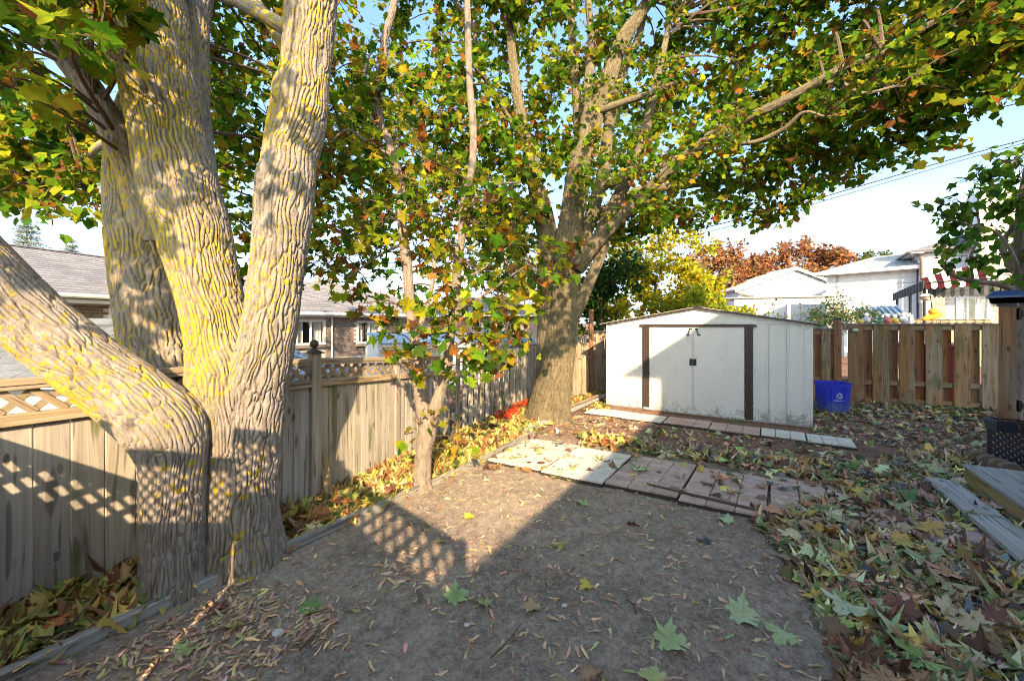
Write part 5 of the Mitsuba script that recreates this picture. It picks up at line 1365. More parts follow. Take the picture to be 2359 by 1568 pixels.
e0, e1 = oB - uB * 0.3 + nB * 0.4 + UP * 1.84, oB + uB * 9.5 + nB * 0.4 + UP * 1.84
r0, r1 = oB + bB * 3.1 + UP * 3.12, oB + uB * 6.6 + bB * 3.1 + UP * 3.12
shingle_roof(hB, e0, e1, r0, r1, 20, 'shingle_brown')
b1 = e1 + bB * 7.0
shingle_roof(hB, e1, b1, r1 - bB * 0.0, r1 + bB * 0.05, 16, 'shingle_brown')
part(hB, 'gutter', M().beam(e0 + nB * 0.05 - UP * 0.03, e1 + nB * 0.05 - UP * 0.03, 0.10, 0.10, bev=0.03), 'trim_white')
part(hB, 'soffit', M().beam(e0 - nB * 0.22 - UP * 0.10, e1 - nB * 0.22 - UP * 0.10, 0.42, 0.03), 'trim_white')
part(hB, 'downpipe', M().tube([oB + uB * sB(0.88) + nB * 0.06 + UP * 0.1, oB + uB * sB(0.88) + nB * 0.06 + UP * 1.72], 0.03, 8), 'trim_white')

# --- low white shed and the ribbed steel roofs behind the board fence
W1 = thing('garden_shed', 'low white shed with a flat blue grey roof behind the lattice fence', 'shed')
a, b = P(872, 0, 9.0) * [1, 1, 0], P(1172, 0, 10.6) * [1, 1, 0]
uw = unit(b - a); nw = unit(np.cross(uw, UP)); bw_ = -nw; Lw = np.linalg.norm(b - a)
wall(W1, 'wall', a, b, -0.3, 0.98, 0.08, 'trim_white', bw_)
part(W1, 'fascia', M().beam(a + nw * 0.12 + UP * 1.0, b + nw * 0.12 + UP * 1.0, 0.03, 0.13), 'trim_white')
for i_ in range(8):
    x0, x1 = i_ * Lw / 8, (i_ + 1) * Lw / 8 - 0.006
    m = fix(M().hexa([a + uw * x0 + nw * 0.15 + UP * 1.065, a + uw * x1 + nw * 0.15 + UP * 1.065, a + uw * x1 + bw_ * 1.8 + UP * 1.26, a + uw * x0 + bw_ * 1.8 + UP * 1.26], [a + uw * x0 + nw * 0.15 + UP * 1.085, a + uw * x1 + nw * 0.15 + UP * 1.085, a + uw * x1 + bw_ * 1.8 + UP * 1.28, a + uw * x0 + bw_ * 1.8 + UP * 1.28]))
    part(W1, 'roof_sheet', m, 'roof_steel')
wall(W1, 'side_wall', a + bw_ * 0.1, a + bw_ * 1.8, -0.3, 1.06, 0.06, 'trim_white', uw)
for (nm, lab, pa, ya, pb, yb, z0, z1, dep_) in (('steel_roof_shed', 'shed with a ribbed blue grey steel roof left of the big trunk', 1142, 11.2, 1262, 12.4, 0.92, 1.30, 2.6),
                                               ('steel_roof_shed', 'lower blue grey roof seen through the lattice behind the ball topped post', 560, 5.2, 800, 6.9, 0.72, 1.02, 1.2)):
    W2 = thing(nm, lab, 'shed')
    a, b = P(pa, 0, ya) * [1, 1, 0], P(pb, 0, yb) * [1, 1, 0]
    uw = unit(b - a); nw = unit(np.cross(uw, UP)); bw_ = -nw; Lw = np.linalg.norm(b - a)
    wall(W2, 'wall', a, b, -0.3, z0 - 0.03, 0.08, 'siding_grey', bw_)
    part(W2, 'roof', fix(M().hexa([a + nw * 0.15 + UP * (z0 - 0.02), b + nw * 0.15 + UP * (z0 - 0.02), b + bw_ * dep_ + UP * (z1 - 0.02), a + bw_ * dep_ + UP * (z1 - 0.02)], [a + nw * 0.15 + UP * z0, b + nw * 0.15 + UP * z0, b + bw_ * dep_ + UP * z1, a + bw_ * dep_ + UP * z1])), 'roof_steel')
    for i_ in range(int(Lw / 0.22) + 1):
        q = a + uw * min(i_ * 0.22, Lw)
        part(W2, 'roof_rib', M().beam(q + nw * 0.15 + UP * (z0 + 0.015), q + bw_ * dep_ + UP * (z1 + 0.015), 0.035, 0.03), 'roof_steel')

# --- houses farther off
hC = thing('brick_house', 'small brownish house with windows beyond the steel roofed sheds', 'house')
a, b = P(1040, 0, 19) * [1, 1, 0], P(1255, 0, 21) * [1, 1, 0]
uc = unit(b - a); nc = unit(np.cross(uc, UP)); Lc = np.linalg.norm(b - a)
HC = [(1.0, 1.8, 1.0, 1.75), (2.9, 3.6, 1.0, 1.75)]
wall_holes(hC, a, uc, -nc, Lc, -0.3, 1.95, HC, 0.25, 'brick_pink')
for h in HC:
    window(hC, a + uc * h[0], uc, nc, h[1] - h[0], h[2], h[3])
shingle_roof(hC, a + nc * 0.4 + UP * 1.95, b + nc * 0.4 + UP * 1.95, a - nc * 3 + UP * 3.0 + uc * 1.5, b - nc * 3 + UP * 3.0 - uc, 12, 'shingle_brown')
part(hC, 'gutter', M().beam(a + nc * 0.45 + UP * 1.92, b + nc * 0.45 + UP * 1.92, 0.1, 0.1), 'trim_cream')
hD = thing('tan_roof_house', 'house with a sunlit tan roof far beyond the mauve brick bungalow', 'house')
a, b = P(850, 0, 29) * [1, 1, 0], P(990, 0, 31) * [1, 1, 0]
wall(hD, 'wall', a, b, -0.3, 2.3, 0.3, 'brick_pink', NDIR)
shingle_roof(hD, a - NDIR * 0.4 + UP * 2.3, b - NDIR * 0.4 + UP * 2.3, a + NDIR * 4 + UP * 3.6 + DDIR, b + NDIR * 4 + UP * 3.6 - DDIR, 12, 'trim_cream')

# --- white sided houses on the right
r1_ = thing('white_house', 'white sided house with a low gable, left of the two white houses behind the shed', 'house')
a = P(1700, 0, 27) * [1, 1, 0]; ux = np.array([1.0, 0, 0]); nx = np.array([0, -1.0, 0])
Lg, zE, zP = 7.4, 3.72, 5.12
clip = lambda z: (0, Lg) if z < zE else ((z - zE) / (zP - zE) * Lg / 2, Lg - (z - zE) / (zP - zE) * Lg / 2)
m = M().prism([(0, -0.3), (Lg, -0.3), (Lg, zE), (Lg / 2, zP), (0, zE)], a + nx * 0.0, ux, UP, -nx, 6.0)
part(r1_, 'wall', m, 'siding_white')
siding(r1_, a + nx * 0.002, ux, nx, Lg, 1.3, zP - 0.03, 'siding_white', 0.24, clip)
for (x0, z0, x1, z1) in ((-0.35, zE - 0.13, Lg / 2, zP), (Lg + 0.35, zE - 0.13, Lg / 2, zP)):
    sgn = 1 if x0 < 0 else -1
    q0, q1 = a + ux * x0 + UP * (z0 + 0.08), a + ux * x1 + UP * (z1 + 0.08)
    rf = part(r1_, 'roof', fix(M().hexa([q0 + nx * 0.25, q1 + nx * 0.25, q1 - nx * 6.2, q0 - nx * 6.2], [q0 + nx * 0.25 + UP * 0.10, q1 + nx * 0.25 + UP * 0.10, q1 - nx * 6.2 + UP * 0.10, q0 - nx * 6.2 + UP * 0.10])), 'shingle_grey')
    part(rf, 'barge_board', M().beam(q0 + nx * 0.26 + UP * 0.0, q1 + nx * 0.26 + UP * 0.0, 0.03, 0.20), 'trim_white')
part(r1_, 'downpipe', M().tube(spline([a + ux * -0.2 + nx * 0.2 + UP * 3.55, a + ux * 0.6 + nx * 0.15 + UP * 3.35, a + ux * 1.0 + nx * 0.06 + UP * 3.2, a + ux * 1.0 + nx * 0.06 + UP * 1.5], 14), 0.05, 8), 'gutter_brown')
cp = thing('carport', 'long low white carport beam in front of the gabled white house', 'carport')
a2 = P(1690, 0, 20) * [1, 1, 0]; b2 = P(1950, 0, 18.4) * [1, 1, 0]
part(cp, 'beam', M().beam(a2 + UP * 2.58, b2 + UP * 2.58, 0.12, 0.30), 'trim_white')
part(cp, 'roof', M().beam(a2 + UP * 2.78 + [0, 1.2, 0], b2 + UP * 2.78 + [0, 1.2, 0], 2.6, 0.06), 'shingle_grey')
for t_ in (0.02, 0.5, 0.98):
    q = a2 + (b2 - a2) * t_
    part(cp, 'post', M().beam(q - UP * 0.1, q + UP * 2.43, 0.14, 0.14), 'trim_white')
for i_ in range(40):
    q = a2 + (b2 - a2) * (i_ + 0.5) / 40
    part(cp, 'rafter_end', M().beam(q + UP * 2.78 - [0, 0.15, 0], q + UP * 2.78 + [0, 0.1, 0], 0.05, 0.07), 'siding_grey')

r2_ = thing('white_house', 'white sided house with a grey roof and a round vent, half in slanting shade', 'house')
a, b = P(1905, 0, 22.0) * [1, 1, 0], P(2110, 0, 19.4) * [1, 1, 0]
u2_ = unit(b - a); n2_ = unit(np.cross(u2_, UP)); n2_ = n2_ if n2_[1] < 0 else -n2_; L2 = np.linalg.norm(b - a); zE2 = 4.25
wall(r2_, 'wall', a, b, -0.3, zE2, 5.0, 'siding_white', -n2_)
siding(r2_, a + n2_ * 0.002, u2_, n2_, L2, 1.2, zE2 - 0.05, 'siding_white', 0.235)
for t_ in (0.02, 0.45):
    part(r2_, 'corner_trim', M().beam(a + u2_ * t_ + n2_ * 0.04 + UP * 0, a + u2_ * t_ + n2_ * 0.04 + UP * (zE2 - 0.02), 0.10, 0.03, up=n2_), 'siding_grey' if t_ > 0.2 else 'trim_white')
e0, e1 = a - u2_ * 0.45 + n2_ * 0.45 + UP * (zE2 + 0.02), b + u2_ * 0.3 + n2_ * 0.45 + UP * (zE2 + 0.02)
g0, g1 = a + u2_ * 1.6 - n2_ * 3.0 + UP * (zE2 + 1.05), b - n2_ * 3.0 + UP * (zE2 + 1.05)
shingle_roof(r2_, e0, e1, g0, g1, 12, 'shingle_grey')
shingle_roof(r2_, e0 - n2_ * 6.5, e0, g0 - n2_ * 0.1, g0, 10, 'shingle_grey')
part(r2_, 'gutter', M().beam(e0 + n2_ * 0.05 - UP * 0.07, e1 + n2_ * 0.05 - UP * 0.07, 0.1, 0.15), 'trim_white')
part(r2_, 'soffit', M().beam(e0 - n2_ * 0.22 - UP * 0.14, e1 - n2_ * 0.22 - UP * 0.14, 0.44, 0.03), 'trim_white')
q = P(2071, 0, 21.2) * [1, 1, 0] - n2_ * 1.2
part(r2_, 'vent', M().lathe([(0, 0), (0.17, 0), (0.17, 0.28), (0.26, 0.30), (0.28, 0.40), (0.22, 0.47), (0, 0.49)], q + UP * 4.65, 18), 'gutter_brown', smooth=True)

r3_ = thing('awning_house', 'two storey house with white and cream siding and brown downpipes at the right edge', 'house')
c3 = np.array([19.26, 18.9, 0]); f3 = np.array([23.1, 24.5, 0]); zE3 = 4.9
u3 = unit(c3 - f3); n3 = unit(np.cross(u3, UP)); n3 = n3 if n3[0] < 0 else -n3; L3 = np.linalg.norm(c3 - f3)


def s3(px):
    k_ = (px - CX) / F
    return (k_ * f3[1] - f3[0]) / (u3[0] - k_ * u3[1])


HW = [(s3(2081), s3(2094), 3.30, 4.35), (s3(2101), s3(2114), 3.25, 4.45)]
wall_holes(r3_, f3, u3, -n3, L3, -0.3, zE3, HW, 0.3, 'siding_white')
siding(r3_, f3 + n3 * 0.002, u3, n3, L3, 2.5, zE3 - 0.05, 'siding_white', 0.235, holes=HW)
for h in HW:
    window(r3_, f3 + u3 * h[0] + n3 * 0.02, u3, n3, h[1] - h[0], h[2], h[3], panes=1)
n4 = np.array([-0.523, -0.853, 0]); n4 = unit(n4)
HD = [(1.10, 2.12, 0.3, 2.72)]
wall_holes(r3_, c3, DDIR, -n4, 7.0, -0.3, 2.95, HD, 0.3, 'mortar')
bricks(r3_, c3 + DDIR * 0.35, DDIR, n4, 2.6, 1.62, 2.75, 'brick_pink', holes=[(0.62, 1.90, 0, 3)], bw=0.2)
window(r3_, c3 + DDIR * HD[0][0] + n4 * 0.02, DDIR, n4, HD[0][1] - HD[0][0], HD[0][2], HD[0][3], panes=3, fw=0.07)
wall(r3_, 'upper_wall', c3, c3 + DDIR * 7, 2.95, zE3, 0.3, 'siding_white', -n4)
siding(r3_, c3 + n4 * 0.002, DDIR, n4, 1.5, 2.95, zE3 - 0.05, 'siding_white', 0.235)
cb = c3 + DDIR * 1.5 + n4 * 1.0
wall(r3_, 'bay_wall', cb, cb + DDIR * 6, 2.95, 7.2, 1.2, 'siding_cream', -n4)
siding(r3_, cb + n4 * 0.002, DDIR, n4, 6, 3.0, 7.2, 'siding_cream', 0.22)
wall(r3_, 'bay_side', cb - DDIR * 0.01, cb - n4 * 1.0 - DDIR * 0.01, 2.95, 7.2, 0.05, 'trim_white', DDIR)
HB = None
window(r3_, cb + DDIR * 0.5 + n4 * 0.05, DDIR, n4, 0.9, 4.3, 5.6, panes=2)
for (q, lo) in ((c3 + n4 * 0.10 - DDIR * 0.05, 2.7), (f3 + n3 * 0.10, 1.0)):
    part(r3_, 'downpipe', M().tube(spline([q + n3 * 0.35 + UP * (zE3 - 0.05), q + n3 * 0.15 + UP * (zE3 - 0.15), q + UP * (zE3 - 0.45), q + UP * lo], 16), 0.055, 8), 'gutter_brown')
e0, e1 = f3 + n3 * 0.45 - u3 * 0.3 + UP * zE3, c3 + n3 * 0.45 + u3 * 0.45 + UP * zE3
shingle_roof(r3_, e0, e1, f3 - n3 * 3.5 + UP * (zE3 + 1.5), c3 - n3 * 3.5 - u3 * 2.5 + UP * (zE3 + 1.5), 12, 'shingle_brown')
e2 = c3 + n4 * 0.45 + DDIR * 7 + UP * zE3
shingle_roof(r3_, e1, e2, c3 - n3 * 3.5 - u3 * 2.5 + UP * (zE3 + 1.5), e2 - n4 * 3.5 + UP * 1.5, 12, 'shingle_brown')
part(r3_, 'gutter', M().beam(e0 + n3 * 0.05 - UP * 0.03, e1 + n3 * 0.05 - UP * 0.03, 0.11, 0.12, bev=0.03), 'gutter_brown')
part(r3_, 'soffit', M().beam(e0 - n3 * 0.22 - UP * 0.1, e1 - n3 * 0.22 - UP * 0.1, 0.42, 0.03), 'trim_white')
wl = part(r3_, 'wall_lantern', M().lathe([(0, 0.34), (0.10, 0.26), (0.09, 0.24), (0.07, 0.02), (0.0, 0)], c3 + DDIR * 2.4 + n4 * 0.16 + UP * 2.35, 8), 'lamp_glass')

# --- striped awning on black posts
AW = thing('striped_awning', 'red and white striped awning with a scalloped edge on black posts at the right', 'awning')
N_, Fc, E_ = np.array([12.7, 12.4, 2.72]), np.array([16.1, 17.0, 2.66]), np.array([13.95, 11.63, 2.78])
Nt, Et = N_ + np.array([0.25, 0.35, 0.22]), E_ + np.array([0.85, 0.85, 0.68])
n_s = 10
for i_ in range(n_s):
    t0, t1 = i_ / n_s, (i_ + 1) / n_s - 0.004
    mt = 'canvas_red' if i_ % 2 == 0 else 'canvas_white'
    q = [N_ + (E_ - N_) * t0, N_ + (E_ - N_) * t1, Nt + (Et - Nt) * t1, Nt + (Et - Nt) * t0]
    off = unit(np.cross(q[1] - q[0], q[3] - q[0])) * 0.008
    k = part(AW, 'stripe', fix(M().hexa([p_ - off for p_ in q], [p_ + off for p_ in q])), mt)
    d = unit(E_ - N_); w = np.linalg.norm(E_ - N_) / n_s
    sc = [(0, 0), (w * 0.98, 0), (w * 0.98, -0.10), (w * 0.8, -0.14), (w * 0.5, -0.155), (w * 0.2, -0.14), (0, -0.10)]
    part(k, 'scallop', M().prism(sc, q[0], d, UP, unit(np.cross(d, UP)), 0.012), mt)
n_s = 22
for i_ in range(n_s):
    q = N_ + (Fc - N_) * i_ / n_s; d = unit(Fc - N_); w = np.linalg.norm(Fc - N_) / n_s
    sc = [(0, 0.12), (w * 0.96, 0.12), (w * 0.96, -0.12), (w * 0.8, -0.17), (w * 0.5, -0.19), (w * 0.2, -0.17), (0, -0.12)]
    part(AW, 'valance_flap', M().prism(sc, q, d, UP, unit(np.cross(UP, d)), 0.02), 'canvas_dark' if i_ % 2 else 'canvas_shaded')
top0, top1 = Fc + DDIR * 1.5 + UP * 0.6, Et
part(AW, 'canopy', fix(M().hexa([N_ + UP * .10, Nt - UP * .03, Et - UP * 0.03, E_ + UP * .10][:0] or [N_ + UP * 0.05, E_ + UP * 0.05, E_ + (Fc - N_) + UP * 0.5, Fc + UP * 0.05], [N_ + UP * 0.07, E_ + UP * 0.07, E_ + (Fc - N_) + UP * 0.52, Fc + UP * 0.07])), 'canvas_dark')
ia, ib = P(2136, 0, 14.6) * [1, 1, 0] + UP * 2.42, P(2300, 0, 13.6) * [1, 1, 0] + UP * 2.50
di = unit(ib - ia); wi = np.linalg.norm(ib - ia) / 15
for i_ in range(15):
    part(AW, 'inner_flap', M().prism([(0, 0.62), (wi * .98, 0.62), (wi * .98, 0.06), (wi * 0.75, 0.02), (wi * 0.5, 0), (wi * .25, 0.02), (0, 0.06)], ia + di * i_ * wi, di, UP, unit(np.cross(di, UP)), 0.01), 'canvas_dark' if i_ % 2 else 'canvas_shaded')
for t_ in (0.06, 0.45, 0.92):
    q = (N_ + (Fc - N_) * t_) * [1, 1, 0] + DDIR * 0.06
    part(AW, 'post', M().tube([q - UP * 0.1, q + UP * 2.70], 0.045, 10), 'black_metal')
part(AW, 'rail', M().beam(N_ - UP * 0.02 + DDIR * .06, Fc - UP * 0.02 + DDIR * .06, 0.05, 0.05), 'black_metal')
sl = thing('hanging_lamp', 'round pale lamp with dark star cut outs hanging under the awning', 'lamp')
q = P(2132, 684, 11.6)
part(sl, 'shade', M().lathe([(0.0, 0.10), (0.06, 0.095), (0.12, 0.06), (0.155, 0.015), (0.16, 0.0), (0.155, -0.015), (0.12, -0.07), (0.06, -0.105), (0, -0.11)], q, 20), 'trim_cream', smooth=True)
part(sl, 'band', M().lathe([(0.158, 0.012), (0.166, 0.012), (0.166, -0.012), (0.158, -0.012)], q, 20), 'gutter_brown')
for a_ in (-0.5, 0.6):
    c_ = q + np.array([0.11 * math.sin(a_), -0.115 * math.cos(a_), 0.045]); st = [((0.045 if i_ % 2 == 0 else 0.018) * math.cos(i_ * math.pi / 5 + math.pi / 2), (0.045 if i_ % 2 == 0 else 0.018) * math.sin(i_ * math.pi / 5 + math.pi / 2)) for i_ in range(10)]
    nn = unit([math.sin(a_), -math.cos(a_), 0.75]); xx = unit(np.cross(UP, nn)); part(sl, 'star', M().prism(st, c_, xx, np.cross(nn, xx), nn, 0.012), 'black_plastic')
part(sl, 'cord', M().tube([q + UP * 0.1, q + UP * 0.42], 0.008, 6), 'cable_black')
ho = thing('hanging_ornament', 'amber glass ornament hanging above the brown fence under the awning', 'ornament')
q = P(2146, 730, 10.6)
for (dx, dz, rx, rz, tilt) in ((-0.02, 0.0, 0.20, 0.075, 0.12), (0.10, 0.055, 0.16, 0.075, 0.15), (0.03, 0.14, 0.10, 0.09, 0.0), (-0.14, -0.035, 0.12, 0.06, 0.2)):
    v = trimesh.creation.icosphere(3).vertices; ff = trimesh.creation.icosphere(3).faces
    rr = 1 + 0.06 * np.sin(np.arctan2(v[:, 1], v[:, 2]) * 9)
    p_ = np.stack([v[:, 0] * rx, v[:, 1] * rz * rr, v[:, 2] * rz * rr], 1); p_[:, 2] += p_[:, 0] * tilt
    part(ho, 'lobe', M().add(q + p_ + [dx, 0, dz], ff), 'lamp_amber', smooth=True)
part(ho, 'cord', M().tube(spline([q + UP * 0.2, q + [-0.02, 0, 0.4], q + [-0.05, 0, 0.6]], 8), 0.012, 6), 'leaf_cord' if False else 'canvas_dark')
flat('pink_paint', (0.62, 0.17, 0.14), 0.4, 0.4); flat('yellow_paint', (0.72, 0.5, 0.06), 0.4, 0.4); flat('teal_leaf', (0.05, 0.16, 0.14), 0.6, 0.2)
for (px, py, rpx, mt, lab) in ((1981, 741, 6, 'yellow_paint', 'small yellow ball ornament above the fence cap, nearest the bush'), (1995, 737, 8, 'trim_white', 'white ball ornament above the fence cap, next to the small yellow one'), (2005, 734, 4, 'pink_paint', 'tiny pink ball beside the left white ornament on the fence'),
                              (2043, 739, 8, 'pink_paint', 'salmon pink ball ornament above the fence cap'), (2060, 739, 7.5, 'yellow_paint', 'bright yellow ball ornament above the fence cap, between pink and white balls'), (2080, 737, 8, 'trim_white', 'white ball ornament above the fence cap, next to the awning post')):
    q = P(px, py, 8.6); r_ = rpx / F * 8.6
    k = thing('ball_ornament', lab, 'ornament')
    part(k, 'ball', M().ball(q, r_, 2), mt, smooth=True)
    part(k, 'stem', M().tube([q * [1, 1, 0], q - UP * r_ * 0.9], 0.008, 6), 'black_metal')
    if rpx > 7.2:
        part(k, 'small_ball', M().ball(q + UP * r_ * 1.5, r_ * 0.55, 2), 'trim_white', smooth=True)
VN = Tree(thing('trailing_vine', 'low bluish green vine trailing just behind the fence cap', 'plant')); rg = np.random.default_rng(83)
VN.nodes.append(np.hstack([np.array([P(1990, 748, 9.0), P(2045, 746, 9.0)]), [[0.01], [0.01]]]))
VN.wood.tube([P(1985, 748, 9.0), P(2000, 747, 9.0), P(2050, 748, 9.0)], 0.01, 5).tube([P(2010, 748, 9.0) * [1, 1, 0], P(2010, 748, 9.0)], 0.012, 5)
q = np.array([P(rg.uniform(1990, 2060), rg.uniform(736, 748), 9.0 + rg.normal(0, .05)) for _ in range(70)])
ci, co = palette(rg, 70, [(1, (0.05, 0.18, 0.15), (0.07, 0.2, 0.17)), (1, (0.04, 0.12, 0.08), (0.05, 0.13, 0.08))])
v, f, col = leaf_mesh(OVAL, q, rg.normal(0, 1, (70, 3)), rg.normal(0, 0.5, (70, 3)) + [0, -0.5, 0.7], 0.09, ci, co, 0.2, rg); VN.lv.add(v, f, None, col); VN.done()
pg = thing('pergola', 'pergola with blue tinted roof sheets and white rafters behind the ball ornaments', 'pergola')
a, b = P(1985, 0, 14.5) * [1, 1, 0], P(2096, 0, 13.2) * [1, 1, 0]; up_ = unit(b - a); Lp = np.linalg.norm(b - a)
part(pg, 'beam', M().beam(a + UP * 1.83, b + UP * 1.83, 0.08, 0.06), 'trim_white')
part(pg, 'beam', M().beam(a + UP * 1.58, b + UP * 1.58, 0.08, 0.07), 'siding_grey')
for i_ in range(8):
    q = a + up_ * Lp * (i_ + 0.5) / 8
    part(pg, 'rafter', M().beam(q + UP * 1.76 - NDIR * 0.1, q + UP * 2.15 + NDIR * 1.2, 0.05, 0.06), 'trim_white')
    m = fix(M().hexa([q - up_ * Lp / 16.5 + UP * 1.66, q + up_ * Lp / 16.5 + UP * 1.66, q + up_ * Lp / 16.5 + UP * 2.12 + NDIR * 1.2, q - up_ * Lp / 16.5 + UP * 2.12 + NDIR * 1.2], [q - up_ * Lp / 16.5 + UP * 1.68, q + up_ * Lp / 16.5 + UP * 1.68, q + up_ * Lp / 16.5 + UP * 2.14 + NDIR * 1.2, q - up_ * Lp / 16.5 + UP * 2.14 + NDIR * 1.2]))
    part(pg, 'roof_sheet', m, 'roof_steel')
for q in (a, b):
    part(pg, 'post', M().beam(q - UP * 0.1, q + UP * 1.8, 0.1, 0.1), 'trim_white')
fb = np.array([9.0, 12.0, 0]); fb = P(2088, 0, 15.5) * [1, 1, 0]
shadow_board_fence('tan_fence', 'tan board fence beyond the awning posts', fb, fb + DDIR * 2.2, (1.66, 1.66), step=0.22, wf=0.14, wb=0.12, mat='wood_tan', mat2='wood_tan', cap=True)
rc = thing('storage_tub', 'red plastic tub glimpsed through the gaps of the brown fence', 'tub')
q = P(2135, 0, 8.2) * [1, 1, 0]
part(rc, 'body', M().lathe([(0, 0), (0.30, 0), (0.38, 0.02), (0.46, 1.05), (0.49, 1.06), (0.49, 1.10), (0.44, 1.10), (0.34, 0.05), (0, 0.05)], q, 20), 'red_paint', smooth=True)
part(rc, 'lid', M().lathe([(0, 1.16), (0.40, 1.14), (0.50, 1.11), (0.50, 1.09)], q, 20), 'red_paint', smooth=True)
# ---------------------------------------------------------------- steps, deck, gate post
c0 = G(2228, 1124)                                   # foot of the nearest corner of the lower step
sd_ = unit(G(2358, 1225) - c0)                       # along the riser, towards the viewer
si_ = np.array([-sd_[1], sd_[0], 0]); si_ = si_ if si_[0] > 0 else -si_
ST = thing('wooden_steps', 'weathered wooden steps with stained risers at the lower right edge', 'steps')
Ls = 2.3
for n_, (z0, z1, off, sh) in enumerate(((0.0, 0.205, 0.0, 0.0), (0.205, 0.41, 0.46, 0.14))):
    o = c0 + si_ * off + sd_ * sh
    part(ST, 'riser', M().beam(o + UP * ((z0 + z1) / 2 - 0.012), o + sd_ * Ls + UP * ((z0 + z1) / 2 - 0.012), 0.036, z1 - z0 - 0.03, bev=0.004), 'wood_riser', label=['stained lower riser', 'stained upper riser'][n_])
    part(ST, 'side_riser', M().beam(o + si_ * 0.02 + sd_ * 0.02 + UP * ((z0 + z1) / 2 - 0.012), o + si_ * 0.9 + sd_ * 0.02 + UP * ((z0 + z1) / 2 - 0.012), 0.036, z1 - z0 - 0.032, bev=0.004), 'wood_riser')
    for k_ in range(4 if n_ == 0 else 6):
        w_ = 0.225 if n_ == 0 else 0.14
        if n_ == 0 and k_ >= 3:
            continue
        q = o + si_ * (-0.03 + w_ / 2 + k_ * (w_ + 0.006)) - sd_ * 0.025
        part(ST, 'tread_board', M().beam(q + UP * (z1 - 0.006), q + sd_ * Ls + UP * (z1 - 0.006), w_, 0.034, bev=0.006), 'wood_deck')
DK = thing('deck', 'low wooden deck beyond the steps at the right edge', 'deck')
do = c0 + si_ * 0.95 + sd_ * -0.55
for k_ in range(16):
    q = do + si_ * (0.07 + k_ * 0.146)
    part(DK, 'deck_board', M().beam(q + UP * 0.52, q + sd_ * 3.4 + UP * 0.52, 0.14, 0.035, bev=0.005), 'wood_deck')
part(DK, 'joist', M().beam(do + UP * 0.43, do + si_ * 2.4 + UP * 0.43, 0.036, 0.14), 'wood_riser')
part(DK, 'joist', M().beam(do + si_ * 0.04 + UP * 0.43, do + si_ * 0.04 + sd_ * 3.3 + UP * 0.43, 0.036, 0.14), 'wood_riser')
for k_ in range(3):
    q = do + si_ * (0.1 + k_ * 1.1) + sd_ * 0.06
    part(DK, 'post', M().beam(q - UP * 0.05, q + UP * 0.36, 0.09, 0.09), 'wood_riser')
# gate post with its lamp cap and the railing that starts there
gp = P(2320, 0, 4.25) * [1, 1, 0]
gu = unit([0.55, -0.83, 0])
GP = thing('gate_post', 'stout weathered railing post with a solar cap painted with reflected sky at the right edge', 'post')
ga = unit(np.array([0.80, 0.6, 0]))
part(GP, 'shaft', M().beam(gp + UP * 0.40, gp + UP * 1.70, 0.118, 0.118, up=ga, bev=0.008), 'wood_cedar')
part(GP, 'collar', M().beam(gp + UP * 1.70, gp + UP * 1.735, 0.14, 0.14, up=ga, bev=0.004), 'black_plastic')
part(GP, 'lens', M().beam(gp + UP * 1.735, gp + UP * 1.79, 0.22, 0.22, up=ga, taper=1.12), 'lamp_glass')
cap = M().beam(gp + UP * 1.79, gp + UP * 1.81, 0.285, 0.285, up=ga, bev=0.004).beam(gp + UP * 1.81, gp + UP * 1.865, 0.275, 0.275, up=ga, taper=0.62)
part(GP, 'solar_cap', cap, 'cap_sky_tint')
RL = thing('deck_railing', 'wooden railing with black balusters running from the post out of the picture', 'railing')
rd = unit([0.62, -0.50, 0])
g1_ = gp + rd * 0.10
part(RL, 'upper_rail', M().beam(g1_ + UP * 1.62, g1_ + rd * 2.0 + UP * 1.62, 0.09, 0.065, up=UP), 'wood_tan')
part(RL, 'lower_rail', M().beam(g1_ + UP * 0.665, g1_ + rd * 2.0 + UP * 0.665, 0.09, 0.065, up=UP), 'wood_tan')
for i_ in range(12):
    q = g1_ + rd * (0.05 + i_ * 0.115)
    part(RL, 'baluster', M().beam(q + UP * 0.69, q + UP * 1.59, 0.022, 0.022), 'black_metal')
for zz in (1.62, 0.665):
    part(RL, 'bracket', M().beam(gp + rd * 0.075 + UP * (zz - 0.06), gp + rd * 0.075 + UP * (zz + 0.06), 0.10, 0.02, up=rd), 'black_metal')
# planter tray of dead leaves at its foot
tr = thing('planter_tray', 'small black tray holding dead leaves at the foot of the gate post', 'tray')
tq = P(2322, 980, 4.12) * [1, 1, 0] + UP * 0.42
tx, ty = unit([0.9, -0.3, 0]), unit([0.3, 0.9, 0])
for (p0, p1) in ((-tx * 0.13 - ty * 0.08, tx * 0.13 - ty * 0.08), (tx * 0.13 - ty * 0.08, tx * 0.13 + ty * 0.08), (tx * 0.13 + ty * 0.08, -tx * 0.13 + ty * 0.08), (-tx * 0.13 + ty * 0.08, -tx * 0.13 - ty * 0.08)):
    part(tr, 'side', M().beam(tq + p0 + UP * 0.06, tq + p1 + UP * 0.06, 0.012, 0.11), 'black_plastic')
part(tr, 'base', M().beam(tq - tx * 0.12 + UP * 0.01, tq + tx * 0.12 + UP * 0.01, 0.15, 0.012), 'black_plastic')
rg = np.random.default_rng(90)
ci, co = palette(rg, 14, [(1, (0.3, 0.1, 0.05), (0.2, 0.07, 0.04)), (1, BR, BR)])
v, f, col = leaf_mesh(MAPLE, tq + rg.normal(0, 1, (14, 3)) * [0.07, 0.04, 0.01] + UP * 0.09, rg.normal(0, 1, (14, 3)), rg.normal(0, 0.4, (14, 3)) + UP, 0.08, ci, co, 0.6, rg)
solo('tray_leaves', M().add(v, f, None, col), 'litter', 'reddish dead leaves heaped in the black tray', 'leaves', kind='stuff')
